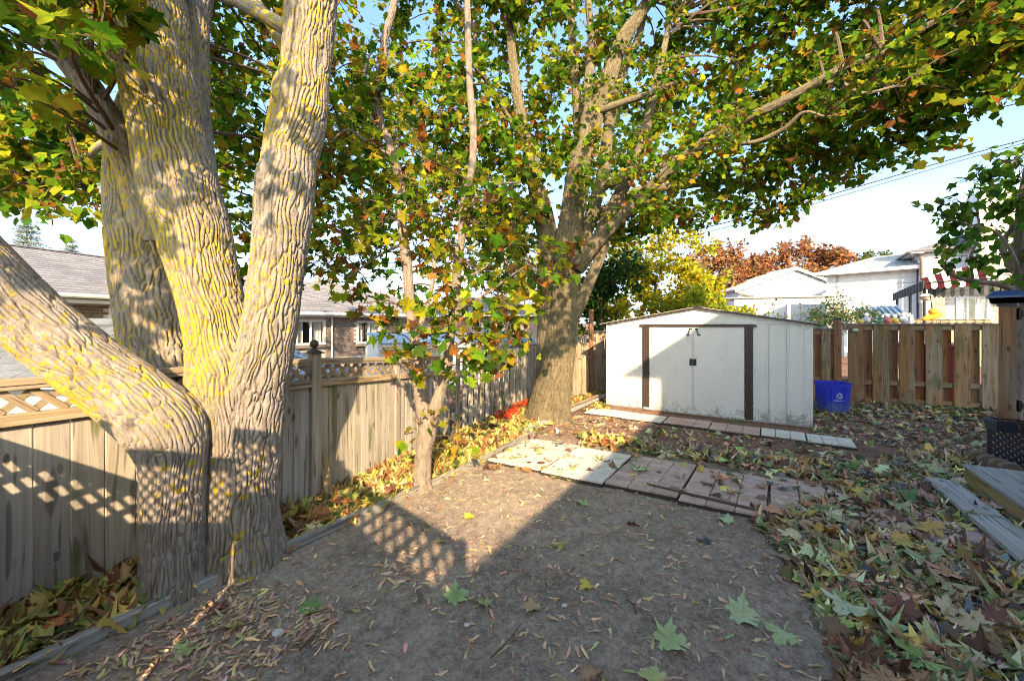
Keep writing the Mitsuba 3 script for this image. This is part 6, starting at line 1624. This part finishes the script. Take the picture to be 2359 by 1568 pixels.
# black lattice skirting
A_, B_ = P(2270, 0, 4.42) * [1, 1, 0], P(2372, 0, 4.02) * [1, 1, 0]
sk = thing('lattice_screen', 'black plastic lattice panel leaning against the end of the deck', 'panel')
nsk = unit(np.cross(unit(B_ - A_), UP)); nsk = nsk if nsk[1] < 0 else -nsk
lattice(sk, A_ + nsk * 0.03, B_ + nsk * 0.03, 0.04, 0.02, 0.50, 0.46, nsk, mat='black_plastic', pitch=0.068, w=0.026, t=0.006, name='slat')
for (zA, zB) in ((0.05, 0.03), (0.50, 0.46)):
    part(sk, 'rim', M().beam(A_ + nsk * 0.03 + UP * zA, B_ + nsk * 0.03 + UP * zB, 0.018, 0.028), 'black_plastic')
part(sk, 'rim', M().beam(A_ + nsk * 0.03 + UP * 0.05, A_ + nsk * 0.03 + UP * 0.5, 0.028, 0.018, up=nsk), 'black_plastic')
# scalloped edging stones
for i_, (px, py, lab) in enumerate(((2259, 1068, 'rounded brown edging stone at the corner of the lattice panel, first of the row'), (2283, 1079, 'rounded brown edging stone, second of the row under the lattice panel'), (2308, 1089, 'rounded brown edging stone, third of the row under the lattice panel'), (2332, 1098, 'half buried rounded brown edging stone, last of the row by the upper step'))):
    q = G(px, py); r_ = 0.085
    half = [(-r_, -0.03), (r_, -0.03)] + [(r_ * math.cos(t_), 0.065 + r_ * 0.75 * math.sin(t_)) for t_ in np.linspace(0, math.pi, 14)]
    dd = unit([0.75, -0.55, 0])
    solo('edging_stone', M().prism(half, q, dd, UP, unit(np.cross(UP, dd)), 0.10), 'stone_brown', lab, 'stone')

# ---------------------------------------------------------------- overhead cables
def cable(name, label, pts, r, mat='cable_black'):
    solo(name, M().tube(spline(pts, 40), r, 6), mat, label, 'cable', smooth=True)


cable('overhead_cable', 'upper black cable slanting from the right edge down to the big tree', [P(2480, 205, 8.0), P(2200, 274, 8.2), P(1700, 400, 8.6), P(1300, 495, 9.0)], 0.012)
cable('overhead_cable', 'lower black cable on the right, the thicker strand of the pair below the crown', [P(2480, 290, 9.0), P(2200, 365, 9.2), P(1830, 472, 9.6), P(1560, 540, 10)], 0.012)
cable('overhead_cable', 'thin strand running close under the lower cable on the right', [P(2480, 296, 9.0), P(2200, 374, 9.2), P(1830, 482, 9.6), P(1560, 552, 10)], 0.008)
cable('overhead_cable', 'thin black cable crossing the sky at the left edge above the spruce', [P(-120, 318, 9), P(0, 355, 9), P(140, 403, 9.2), P(400, 478, 9.4)], 0.012)
cable('overhead_cable', 'upper one of the black cables passing behind the three trunks', [P(250, 130, 7.0), P(470, 208, 7.4), P(640, 288, 7.9), P(860, 410, 8.6), P(1250, 590, 10.5)], 0.014)
cable('overhead_cable', 'thick black cable bundle passing behind the three trunks', [P(250, 155, 6.8), P(460, 240, 7.2), P(640, 325, 7.6), P(860, 432, 8.4), P(1250, 620, 10.2)], 0.024)
cable('overhead_cable', 'faint thin wire low over the bungalow at the left', [P(-60, 478, 14), P(150, 500, 14), P(400, 538, 15)], 0.006, 'cable_grey')
cable('overhead_cable', 'thin wire passing before the white houses on the right', [P(1680, 668, 15), P(1900, 662, 14.5), P(2080, 652, 14), P(2360, 630, 13)], 0.009, 'cable_black')

# ---------------------------------------------------------------- the viewer's own house and fence, outside the frame: they cast the shade over the yard
OH = thing('sheltering_house', 'house beside the yard whose shadow covers the shed doors', 'house')
L_ = unit(np.array([0.672, 1.0, 0])); D_ = unit(np.array([1.0, -0.672, 0]))


def back(p, h):
    "the point from which the sun's light reaches p, h metres higher"
    return np.asarray(p, float) + SUN / SUN[2] * h


def on_shed(px, py):
    a_ = px_a(px); Y_ = (S0 + SU * a_)[1]
    return sp(a_, EYE - (py - HY) / F * Y_)


Cs, Es = on_shed(1521, 950) * [1, 1, 0], G(1030, 1352)
Cp, Ep = back(Cs, 3.0), back(Es, 3.0)
lw = unit((Cp - Ep) * [1, 1, 0])
q0, q1 = Ep - lw * 9.0, Cp
m = M().hexa([q0 * [1, 1, 0], q1 * [1, 1, 0], q1 * [1, 1, 0] + D_ * 6, q0 * [1, 1, 0] + D_ * 6], [q0, q1, q1 + D_ * 6, q0 + D_ * 6])
part(OH, 'wing', fix(m), 'brick_pink')
A3 = back(on_shed(1431, 868), 4.0); B3 = back(on_shed(1519, 868), 4.0); S3 = back(on_shed(1675, 712), 4.0)
# the upper roof: its corner A3, one edge along the yard, one edge across it
lu = unit((back(on_shed(1675, 712), 4.0 + 0.0) - A3) * [1, 1, 0])
zA = A3[2]
# slide the far point along the sun to the height of the corner, so that the eave is level
hS = zA - on_shed(1675, 712)[2]
S3 = back(on_shed(1675, 712), hS)
eL = unit(S3 - A3)
across = np.array([eL[1], -eL[0], 0]); across = across if across[0] > 0 else -across
Lr = 5.0
r_ = [A3, A3 + eL * Lr, A3 + eL * Lr + SU * 7, A3 + SU * 7]
part(OH, 'upper_roof', fix(M().hexa([p_ for p_ in r_], [r_[0] + UP * 0.02, r_[1] + UP * 0.02, r_[2] + UP * 1.4, r_[3] + UP * 1.4])), 'shingle_brown')
wv = B3 * [1, 1, 0]
w_ = [wv, wv + eL * (Lr - 0.6), wv + eL * (Lr - 0.6) + SU * 6, wv + SU * 6]
part(OH, 'upper_wall', fix(M().hexa([p_ for p_ in w_], [p_ + UP * (zA - 0.001) for p_ in w_])), 'brick_pink')

# the side fence comes round behind the viewer: lattice above boards, partly taller
RX = lambda x: np.array([x, (-1.15 - x) / 1.02, 0.0])
rdir = unit(RX(-1) - RX(0)); rn = unit(np.cross(rdir, UP)); rn = rn if rn[1] > 0 else -rn


def screen(name, label, A_, B_, top, lat_h, pitch, w, slits=(), slope=1.0):
    f = thing(name, label, 'fence')
    L = np.linalg.norm(B_ - A_); d = unit(B_ - A_); rn = unit(np.cross(d, UP)); rn = rn if rn[1] > 0 else -rn
    slits = [(abs((x_ - A_[0]) / d[0]), hi, lo) for _, x_, hi, lo in slits]
    part(f, 'top_rail', M().beam(A_ + UP * (top - 0.025), B_ + UP * (top - 0.025), 0.06, 0.06), 'wood_tan')
    part(f, 'lower_rail', M().beam(A_ + UP * (top - lat_h - 0.06), B_ + UP * (top - lat_h - 0.06), 0.06, 0.06), 'wood_tan')
    lattice(f, A_, B_, top - lat_h - 0.03, top - lat_h - 0.03, top - 0.05, top - 0.05, rn, pitch=pitch, w=w, slope=slope)
    xs = sorted([0.0, L] + [s_[0] for s_ in slits])
    for a_, b_ in zip(xs[:-1], xs[1:]):
        n = max(1, round((b_ - a_) / 0.14)); ww = (b_ - a_) / n
        for i_ in range(n):
            g0 = 0.016 if (i_ == 0 and a_ > 0) else 0.0
            q = A_ + d * (a_ + (i_ + 0.5) * ww + g0 / 2)
            part(f, 'board', M().beam(q - UP * 0.05, q + UP * (top - lat_h - 0.08), ww - g0 + 0.0005, 0.018, up=rn, bev=0.001), 'wood_grey')
    for s_ in slits:
        q = A_ + d * (s_[0] + 0.008)
        part(f, 'batten', M().beam(q + UP * s_[1], q + UP * (top - lat_h - 0.05), 0.05, 0.02, up=rn).beam(q, q + UP * s_[2], 0.05, 0.02, up=rn), 'wood_grey')
    return f


screen('viewers_fence', 'fence with coarse lattice whose diamond shadow falls on the dirt', RX(-0.03), RX(-1.24), 1.90, 0.27, 0.165, 0.042, [(0.80, -0.80, 1.10, 0.3), (1.19, -1.19, 0.98, 0.3)])
screen('viewers_fence', 'lower lattice topped fence whose diamond shadow falls on the board fence', RX(-2.07), RX(-2.95), 1.235, 0.24, 0.113, 0.034, [(0, -2.27, 0.90, 0.1)])
V3 = lambda x, y: np.array([x, y, 0.0])
screen('viewers_fence', 'stretch of fine lattice fence whose spotted shadow falls on the leaning trunk', V3(-1.445, 0.0), V3(-1.96, 0.0), 1.885, 0.36, 0.067, 0.017, [(0, -1.737, 0.70, 0.2)])
screen('viewers_fence', 'narrow stretch of fine lattice fence whose spotted shadow falls on the middle trunk', V3(-1.27, 0.37), V3(-1.50, 0.37), 1.885, 0.36, 0.067, 0.017, [(0, -1.463, 1.22, 0.1)])
for q, h, lab in ((RX(-1.245), 1.95, 'post where the fine lattice meets the coarse lattice'), (RX(-2.05), 1.6, 'post where the low lattice fence ends'), (RX(0.0), 1.93, 'end post of the coarse lattice fence')):
    solo('viewers_post', M().beam(q - UP * 0.05, q + UP * h, 0.07, 0.07, up=rn), 'wood_grey', lab, 'post')
# ---------------------------------------------------------------- fallen leaves, maple keys, twigs
rg = np.random.default_rng(101)
SAMARA = np.array([(0.0, 0.0), (0.10, 0.06), (0.08, 0.22), (0.17, 0.50), (0.18, 0.80), (0.06, 1.0), (-0.05, 0.85), (-0.06, 0.45), (-0.05, 0.20), (-0.07, 0.06)])
LIT = [(3.0, (0.36, 0.38, 0.20), (0.43, 0.40, 0.24)), (2.2, (0.17, 0.24, 0.08), (0.26, 0.28, 0.12)), (1.4, (0.07, 0.13, 0.05), (0.12, 0.15, 0.06)), (1.8, (0.40, 0.33, 0.08), (0.42, 0.28, 0.08)), (3.0, (0.36, 0.21, 0.12), (0.32, 0.17, 0.10)), (2.8, (0.17, 0.09, 0.06), (0.12, 0.065, 0.05)), (0.9, (0.085, 0.10, 0.115), (0.095, 0.105, 0.125)), (2.2, (0.50, 0.40, 0.27), (0.45, 0.33, 0.21))]
LIT_Y = [(3, (0.44, 0.37, 0.09), (0.46, 0.34, 0.09)), (3, (0.28, 0.29, 0.08), (0.36, 0.31, 0.08)), (2, (0.12, 0.17, 0.04), (0.18, 0.19, 0.05)), (2.6, (0.32, 0.15, 0.05), (0.28, 0.11, 0.05)), (2.2, (0.17, 0.075, 0.04), (0.13, 0.06, 0.035)), (1, (0.48, 0.38, 0.22), (0.40, 0.27, 0.14))]
KEY = [(4, (0.48, 0.32, 0.21), (0.54, 0.39, 0.27)), (1.2, (0.48, 0.37, 0.17), (0.50, 0.38, 0.19)), (2.4, (0.32, 0.185, 0.13), (0.36, 0.22, 0.16)), (0.5, (0.40, 0.37, 0.16), (0.40, 0.36, 0.17))]


def gpoly(pts):
    return Polygon([G(*p_)[:2] if len(p_) == 2 else p_[:2] for p_ in pts])


def scatter(poly, n):
    import shapely
    x0, y0, x1, y1 = poly.bounds
    q = np.stack([rg.uniform(x0, x1, n * 4), rg.uniform(y0, y1, n * 4)], 1)
    q = q[shapely.contains_xy(poly, q[:, 0], q[:, 1])]
    return q[:n]


def lay(q, size, table, shape, lift=(0.0, 0.03), tilt=0.35, curl=(0.55, 0.6), jit=0.36, rag=0.05):
    n = len(q)
    pos = np.stack([q[:, 0], q[:, 1], ground_h(q[:, 0], q[:, 1]) + 0.006 + rg.uniform(*lift, n)], 1)
    a = rg.uniform(0, 2 * np.pi, n)
    yd = np.stack([np.cos(a), np.sin(a), rg.normal(0, 0.10, n)], 1)
    nr_ = rg.normal(0, tilt, (n, 3)) * [1, 1, 0] + UP
    ci, co = palette(rg, n, table, jit)
    sz = size * (0.55 + 0.75 * rg.random(n))
    return leaf_mesh(shape, pos - yd * 0.3 * sz[:, None], yd, nr_, sz, ci, co, rg.normal(*curl, n), rg, rag, 0.055)


def stuff(name, label, lots):
    m = M()
    for v, f, col in lots:
        m.add(v, f, None, col)
    solo(name, m, 'litter', label, 'leaves', kind='stuff')


strip_poly = Polygon([tuple(p_[:2]) for p_ in (FA, FB, FC, FD, FE, FE + np.array([0.75, 0.25, 0]), G(1300, 955), G(1228, 1000), EDGE[2], EDGE[1], EDGE[0], EDGE[0] + np.array([-0.5, -0.2, 0]))])
q1_ = scatter(strip_poly.intersection(Polygon([(-6, 0), (6, 0), (6, 4.6), (-6, 4.6)])), 2600)
q2_ = scatter(strip_poly.intersection(Polygon([(-6, 4.6), (6, 4.6), (6, 12), (-6, 12)])), 1900)
stuff('leaf_litter', 'thick yellow green and brown leaves between the edging board and the side fence', [lay(q1_, 0.115, LIT_Y, MAPLE, (0, 0.035), 0.27), lay(q2_, 0.115, LIT_Y, MAPLE, (0, 0.04), 0.3)])
heap = gpoly([(1960, 1640), (1930, 1500), (1880, 1380), (1790, 1260), (1730, 1200), (1800, 1180), (1940, 1150), (1900, 1110), (1700, 1075), (1480, 1044), (1470, 1026), (1700, 1052), (1960, 1078), (2100, 1045), (2240, 1050), (2240, 1140), (2360, 1230), (2560, 1400), (2560, 1640)])
q3_ = scatter(heap.intersection(Polygon([(-2, 0), (9, 0), (9, 2.6), (-2, 2.6)])), 1500)
q4_ = scatter(heap.intersection(Polygon([(-2, 2.6), (9, 2.6), (9, 6.5), (-2, 6.5)])), 2100)
stuff('leaf_litter', 'deep drift of greenish and brown leaves sweeping past the steps on the right', [lay(q3_, 0.115, LIT, MAPLE, (0, 0.045), 0.28), lay(q4_, 0.115, LIT, MAPLE, (0, 0.04), 0.28)])
yard = gpoly([(1875, 950), (1900, 918), (2310, 946), (2310, 1000), (2250, 1050), (2100, 1032), (1950, 1020), (1880, 1000)])
q5_ = scatter(yard, 420)
mulch = gpoly([(1390, 960), (1560, 985), (1900, 1022), (2060, 1085), (1480, 1020), (1240, 1000), (1330, 960)])
q5b = scatter(gpoly([(1875, 950), (1900, 918), (2310, 944), (2300, 972), (2100, 962), (1960, 962)]), 560)
q6_ = scatter(mulch, 210)
stuff('leaf_litter', 'scattered leaves over the shaded ground before the brown fence and the shed', [lay(q5b, 0.10, LIT, MAPLE_S, (0, 0.03), 0.3), lay(q5_, 0.10, LIT, MAPLE_S, (0, 0.03), 0.3), lay(q6_, 0.09, LIT, MAPLE_S, (0, 0.02), 0.3)])
sun_l = gpoly([(1330, 1000), (1480, 1010), (1450, 1040), (1340, 1030)]); sun_m = gpoly([(1100, 1090), (1370, 1110), (1480, 1030), (1180, 1010)])
q7_ = np.vstack([scatter(sun_l, 75), scatter(sun_m, 60), scatter(gpoly([(1350, 925), (1400, 915), (1400, 945), (1340, 950)]), 60), scatter(gpoly([(1310, 930), (1360, 905), (1390, 905), (1390, 912), (1310, 948)]), 220)])
stuff('leaf_litter', 'sunlit yellow leaves lying about the pale slabs and along the low pale fence', [lay(q7_, 0.10, LIT_Y, MAPLE_S, (0.0, 0.045), 0.3)])
path_p = gpoly([(1125, 1060), (1200, 1005), (1560, 1050), (1930, 1110), (1980, 1190), (1790, 1190)])
q8_ = scatter(path_p, 170)
stuff('leaf_litter', 'odd leaves strewn over the paved path', [lay(q8_, 0.085, LIT, MAPLE_S, (0.04, 0.05), 0.15)])
# maple keys
dirt = gpoly([(0, 1660), (60, 1560), (620, 1300), (1120, 1065), (1370, 1105), (1790, 1200), (1900, 1400), (2000, 1660)])
k1 = scatter(dirt, 1150)
k1 = k1[np.argsort(k1[:, 1])]
pile = np.vstack([scatter(gpoly([(150, 1560), (560, 1330), (760, 1420), (600, 1568)]), 520), scatter(gpoly([(860, 1290), (990, 1300), (980, 1370), (880, 1360)]), 60), scatter(gpoly([(700, 1400), (790, 1410), (760, 1500), (690, 1480)]), 60)])
k2 = np.vstack([scatter(yard, 2600), scatter(mulch, 900), scatter(path_p, 350)])


def laykeys(q, size=0.062, lift=(0.0, 0.004)):
    n = len(q)
    pos = np.stack([q[:, 0], q[:, 1], ground_h(q[:, 0], q[:, 1]) + 0.006 + rg.uniform(*lift, n)], 1)
    a = rg.uniform(0, 2 * np.pi, n); yd = np.stack([np.cos(a), np.sin(a), rg.normal(0, 0.12, n)], 1)
    ci, co = palette(rg, n, KEY)
    return leaf_mesh(SAMARA, pos, yd, rg.normal(0, 0.25, (n, 3)) * [1, 1, 0] + UP, size * (0.55 + 0.65 * rg.random(n)), ci, co, rg.normal(0.3, 0.5, n), rg, 0.02)


far_keys = k1[150:]
stuff('maple_keys', 'countless dry tan maple keys sprinkled over the dirt, the mulch and the path', [laykeys(far_keys), laykeys(pile[120:], lift=(0, 0.012)), laykeys(k2, 0.06, (0, 0.012)), laykeys(scatter(heap, 2600), 0.062, (0.01, 0.06)), laykeys(scatter(path_p, 200), 0.06, (0.035, 0.04))])
singles = np.vstack([k1[:150], pile[:120]])
for i_ in range(len(singles)):
    v, f, col = laykeys(singles[i_:i_ + 1])
    solo('maple_key', M().add(v, f, None, col), 'litter', 'dry tan winged maple key lying on the near dirt', 'maple key', 'dry maple keys on the near dirt')
# single leaves on the dirt and on top of the drift
def petiole(m, v, yd, sz, col):
    p0 = v[1]; p1 = p0 - yd * sz * 0.55 + UP * 0.01
    t = M().tube(spline([p0, (p0 + p1) / 2 + UP * 0.012, p1], 5), 0.0016 + 0.0008 * sz / 0.15, 4)
    a_, b_, c_, _ = t.arrays()
    m.add(a_, b_, None, np.tile(col, (len(a_), 1)))


def single(px, py, size, rgb_in, rgb_out, label, group=None, ang=None, lift=0.004, curl=0.5, tilt=0.25):
    g = G(px, py); a = rg.uniform(0, 6.28) if ang is None else ang
    yd = np.array([math.cos(a), math.sin(a), 0.03])
    pos = np.array([[g[0], g[1], float(ground_h(g[0], g[1])) + lift + 0.008]]) - yd * size * 0.35
    v, f, col = leaf_mesh(DETAIL, pos, yd[None], rg.normal(0, tilt, (1, 3)) * [1, 1, 0] + UP, [size], np.array([rgb_in]), np.array([rgb_out]), [curl], rg, 0.015)
    m = M().add(v, f, None, col)
    petiole(m, v, yd, size, np.array(rgb_in) * 0.8 + 0.08)
    solo('fallen_leaf', m, 'litter', label, 'leaf', group)


PG, MG, YE, RB_, TN = (0.36, 0.42, 0.24), (0.10, 0.22, 0.06), (0.50, 0.40, 0.05), (0.20, 0.08, 0.05), (0.38, 0.25, 0.15)
for (px, py, sz, ci, co, lab) in ((1546, 1478, 0.165, (0.28, 0.36, 0.15), PG, 'pale green maple leaf alone on the dirt above the lower middle edge'), (1710, 1415, 0.16, PG, PG, 'pale green pointed maple leaf on the dirt right of the middle'), (1800, 1462, 0.13, PG, (0.25, 0.33, 0.15), 'pale green leaf lying below the pointed pale leaf on the dirt'),
                                  (1050, 1372, 0.13, (0.16, 0.27, 0.07), PG, 'green and yellow maple leaf at the tip of the sunlit wedge'), (1112, 1388, 0.10, (0.2, 0.28, 0.1), TN, 'small curled leaf just right of the leaf at the sunlit tip'), (715, 1404, 0.12, MG, (0.16, 0.26, 0.09), 'bright green leaf on the clump of keys left of the middle'),
                                  (1225, 1400, 0.10, TN, (0.30, 0.28, 0.12), 'tan and green leaf on the dirt below the middle'), (1820, 1325, 0.13, (0.10, 0.12, 0.03), RB_, 'curled dark leaf edged yellow near the drift'), (2095, 1360, 0.12, YE, YE, 'bright yellow leaf at the near side of the drift'),
                                  (1670, 1195, 0.12, PG, (0.24, 0.3, 0.16), 'pale green leaf just below the edging strip of the path'), (1340, 1160, 0.11, (0.2, 0.3, 0.1), PG, 'green leaf in the shade near the first pink slab'), (1010, 1250, 0.07, (0.3, 0.3, 0.1), TN, 'tiny leaf at the corner of the lattice shadow'),
                                  (1080, 1000, 0.1, YE, YE, 'yellow leaf by the lower slabs'), (1455, 1205, 0.10, RB_, (0.1, 0.05, 0.05), 'crumpled brown leaf on the shaded dirt below the path'), (1620, 1245, 0.09, (0.05, 0.05, 0.06), (0.06, 0.06, 0.08), 'blackish curled leaf on the shaded dirt'),
                                  (1940, 1425, 0.17, PG, (0.2, 0.34, 0.16), 'large pale green leaf on the edge of the drift, upper one'), (2030, 1415, 0.16, (0.2, 0.3, 0.15), PG, 'large green leaf half under another in the drift'), (2040, 1470, 0.19, (0.25, 0.36, 0.16), PG, 'broad pale green leaf lying in the near drift'),
                                  (2120, 1530, 0.24, (0.16, 0.32, 0.09), (0.2, 0.34, 0.14), 'big bright green leaf at the bottom of the drift'), (2230, 1500, 0.18, (0.08, 0.14, 0.13), (0.1, 0.15, 0.14), 'dull bluish green leaf near the lower right corner'), (1990, 1520, 0.15, TN, (0.28, 0.17, 0.1), 'crumpled tan leaf near the lower right'),
                                  (1360, 1548, 0.12, TN, RB_, 'brownish leaf cut by the bottom edge'), (1500, 1560, 0.12, (0.34, 0.36, 0.12), PG, 'yellow green leaf at the bottom edge'), (1350, 1350, 0.075, YE, (0.4, 0.36, 0.1), 'small oval yellow leaf standing on the dirt in the middle'),
                                  (1290, 1255, 0.08, (0.2, 0.28, 0.1), YE, 'small green leaf near the sunlit wedge'), (1080, 1190, 0.09, YE, (0.2, 0.25, 0.06), 'yellow leaf in the sunlit dirt'), (540, 1440, 0.10, (0.28, 0.3, 0.08), (0.3, 0.25, 0.08), 'yellow green leaf by the dark crumpled leaf near the trunks'), (430, 1495, 0.09, (0.26, 0.32, 0.1), PG, 'greenish leaf on the heaped keys at lower left'), (500, 1400, 0.10, RB_, (0.12, 0.05, 0.05), 'dark crumpled purple brown leaf near the trunks'),
                                  (1695, 968, 0.19, (0.07, 0.20, 0.04), (0.09, 0.22, 0.05), 'large green leaf propped against the foot of the shed door')):
    single(px, py, sz, ci, co, lab, curl=0.45 if sz < 0.17 else 0.3)
k5 = np.vstack([scatter(heap.intersection(Polygon([(-2, 0), (9, 0), (9, 4.2), (-2, 4.2)])), 110), scatter(strip_poly.intersection(Polygon([(-6, 0), (6, 0), (6, 3.6), (-6, 3.6)])), 50)])
ci, co = palette(rg, 160, LIT); cj, ck = palette(rg, 160, LIT_Y)
for i_, q in enumerate(k5):
    st_ = i_ >= 110
    a = rg.uniform(0, 6.28); yd = np.array([math.cos(a), math.sin(a), 0.05]); sz = 0.14 * (0.7 + 0.5 * rg.random())
    pos = np.array([[q[0], q[1], float(ground_h(q[0], q[1])) + 0.06 + 0.02 * rg.random()]]) - yd * sz * 0.35
    v, f, col = leaf_mesh(DETAIL, pos, yd[None], rg.normal(0, 0.3, (1, 3)) * [1, 1, 0] + UP, [sz], (cj if st_ else ci)[i_:i_ + 1], (ck if st_ else co)[i_:i_ + 1], [rg.normal(0.4, 0.3)], rg, 0.015)
    m = M().add(v, f, None, col); petiole(m, v, yd, sz, (cj if st_ else ci)[i_] * 0.8 + 0.05)
    solo('fallen_leaf', m, 'litter', 'maple leaf lying on top of the leaves by the side fence' if st_ else 'maple leaf lying on top of the deep drift before the steps', 'leaf', 'leaves on top of the strip by the side fence' if st_ else 'leaves on top of the drift before the steps')
# twigs, pebbles, moss
for (p0, p1, r_, lab) in ((G(690, 1500), G(735, 1440), 0.005, 'forked grey twig on the heaped keys at lower left'), (G(585, 1440), G(420, 1475), 0.004, 'long thin twig near the heaped keys'), (G(1465, 1415), G(1440, 1385), 0.006, 'short stubby twig on the dirt in the lower middle'), (G(1130, 1520), G(1200, 1440), 0.004, 'crooked twig below the middle of the dirt'), (G(340, 1565), G(360, 1500), 0.005, 'pale twig at the lower left')):
    mid = (p0 + p1) / 2 + np.array([0.02, 0.01, 0])
    solo('twig', M().tube(spline([p0 + UP * 0.012, mid + UP * 0.014, p1 + UP * 0.012], 10), np.linspace(r_, r_ * 0.5, 10), 6).tube(spline([mid + UP * 0.013, mid + (p1 - p0) * 0.25 + np.array([0.03, 0.02, 0.02])], 5) if False else np.array([mid + UP * 0.013, mid + (p1 - p0) * 0.3 + np.array([0.03, -0.01, 0.02])]), [r_ * 0.6, r_ * 0.3], 5), 'twig_bark', lab, 'twig')
for (px, py, r_, lab) in ((640, 1458, 0.022, 'small pale pebble on the dirt at lower left'), (1075, 1440, 0.012, 'tiny pale pebble below the middle'), (1300, 1395, 0.012, 'tiny grey pebble on the dirt in the middle')):
    v = trimesh.creation.icosphere(2).vertices; v = v * (1 + 0.25 * (meshkit.noise(v * 2 + px)[:, None] - 0.5)) * [1.3, 1, 0.65] * r_
    solo('pebble', M().add(G(px, py) + v + UP * 0.004, trimesh.creation.icosphere(2).faces), 'stone_pale', lab, 'pebble', smooth=True)
n = 1500
t_ = rg.random(n); q = (RB + d7 * 0.8)[None] + (d7 * 3.4)[None] * t_[:, None] + nr[None] * (0.10 + 0.10 * rg.random((n, 1)))
ci, co = palette(rg, n, [(1, (0.06, 0.13, 0.02), (0.08, 0.16, 0.02)), (1, (0.04, 0.09, 0.02), (0.06, 0.11, 0.02))])
v, f, col = leaf_mesh(np.array([(-0.10, 0), (0.10, 0), (0.05, 0.6), (0, 1.0), (-0.05, 0.6)]), q * [1, 1, 0] + UP * -0.005, rg.normal(0, 0.6, (n, 3)) * [1, 1, 0] + UP, rg.normal(0, 1, (n, 3)), 0.05 * (0.5 + rg.random(n)), ci, co, 0.2, rg)
solo('grass_tufts', M().add(v, f, None, col), 'litter', 'low green grass and moss along the foot of the brown fence', 'grass', kind='stuff')
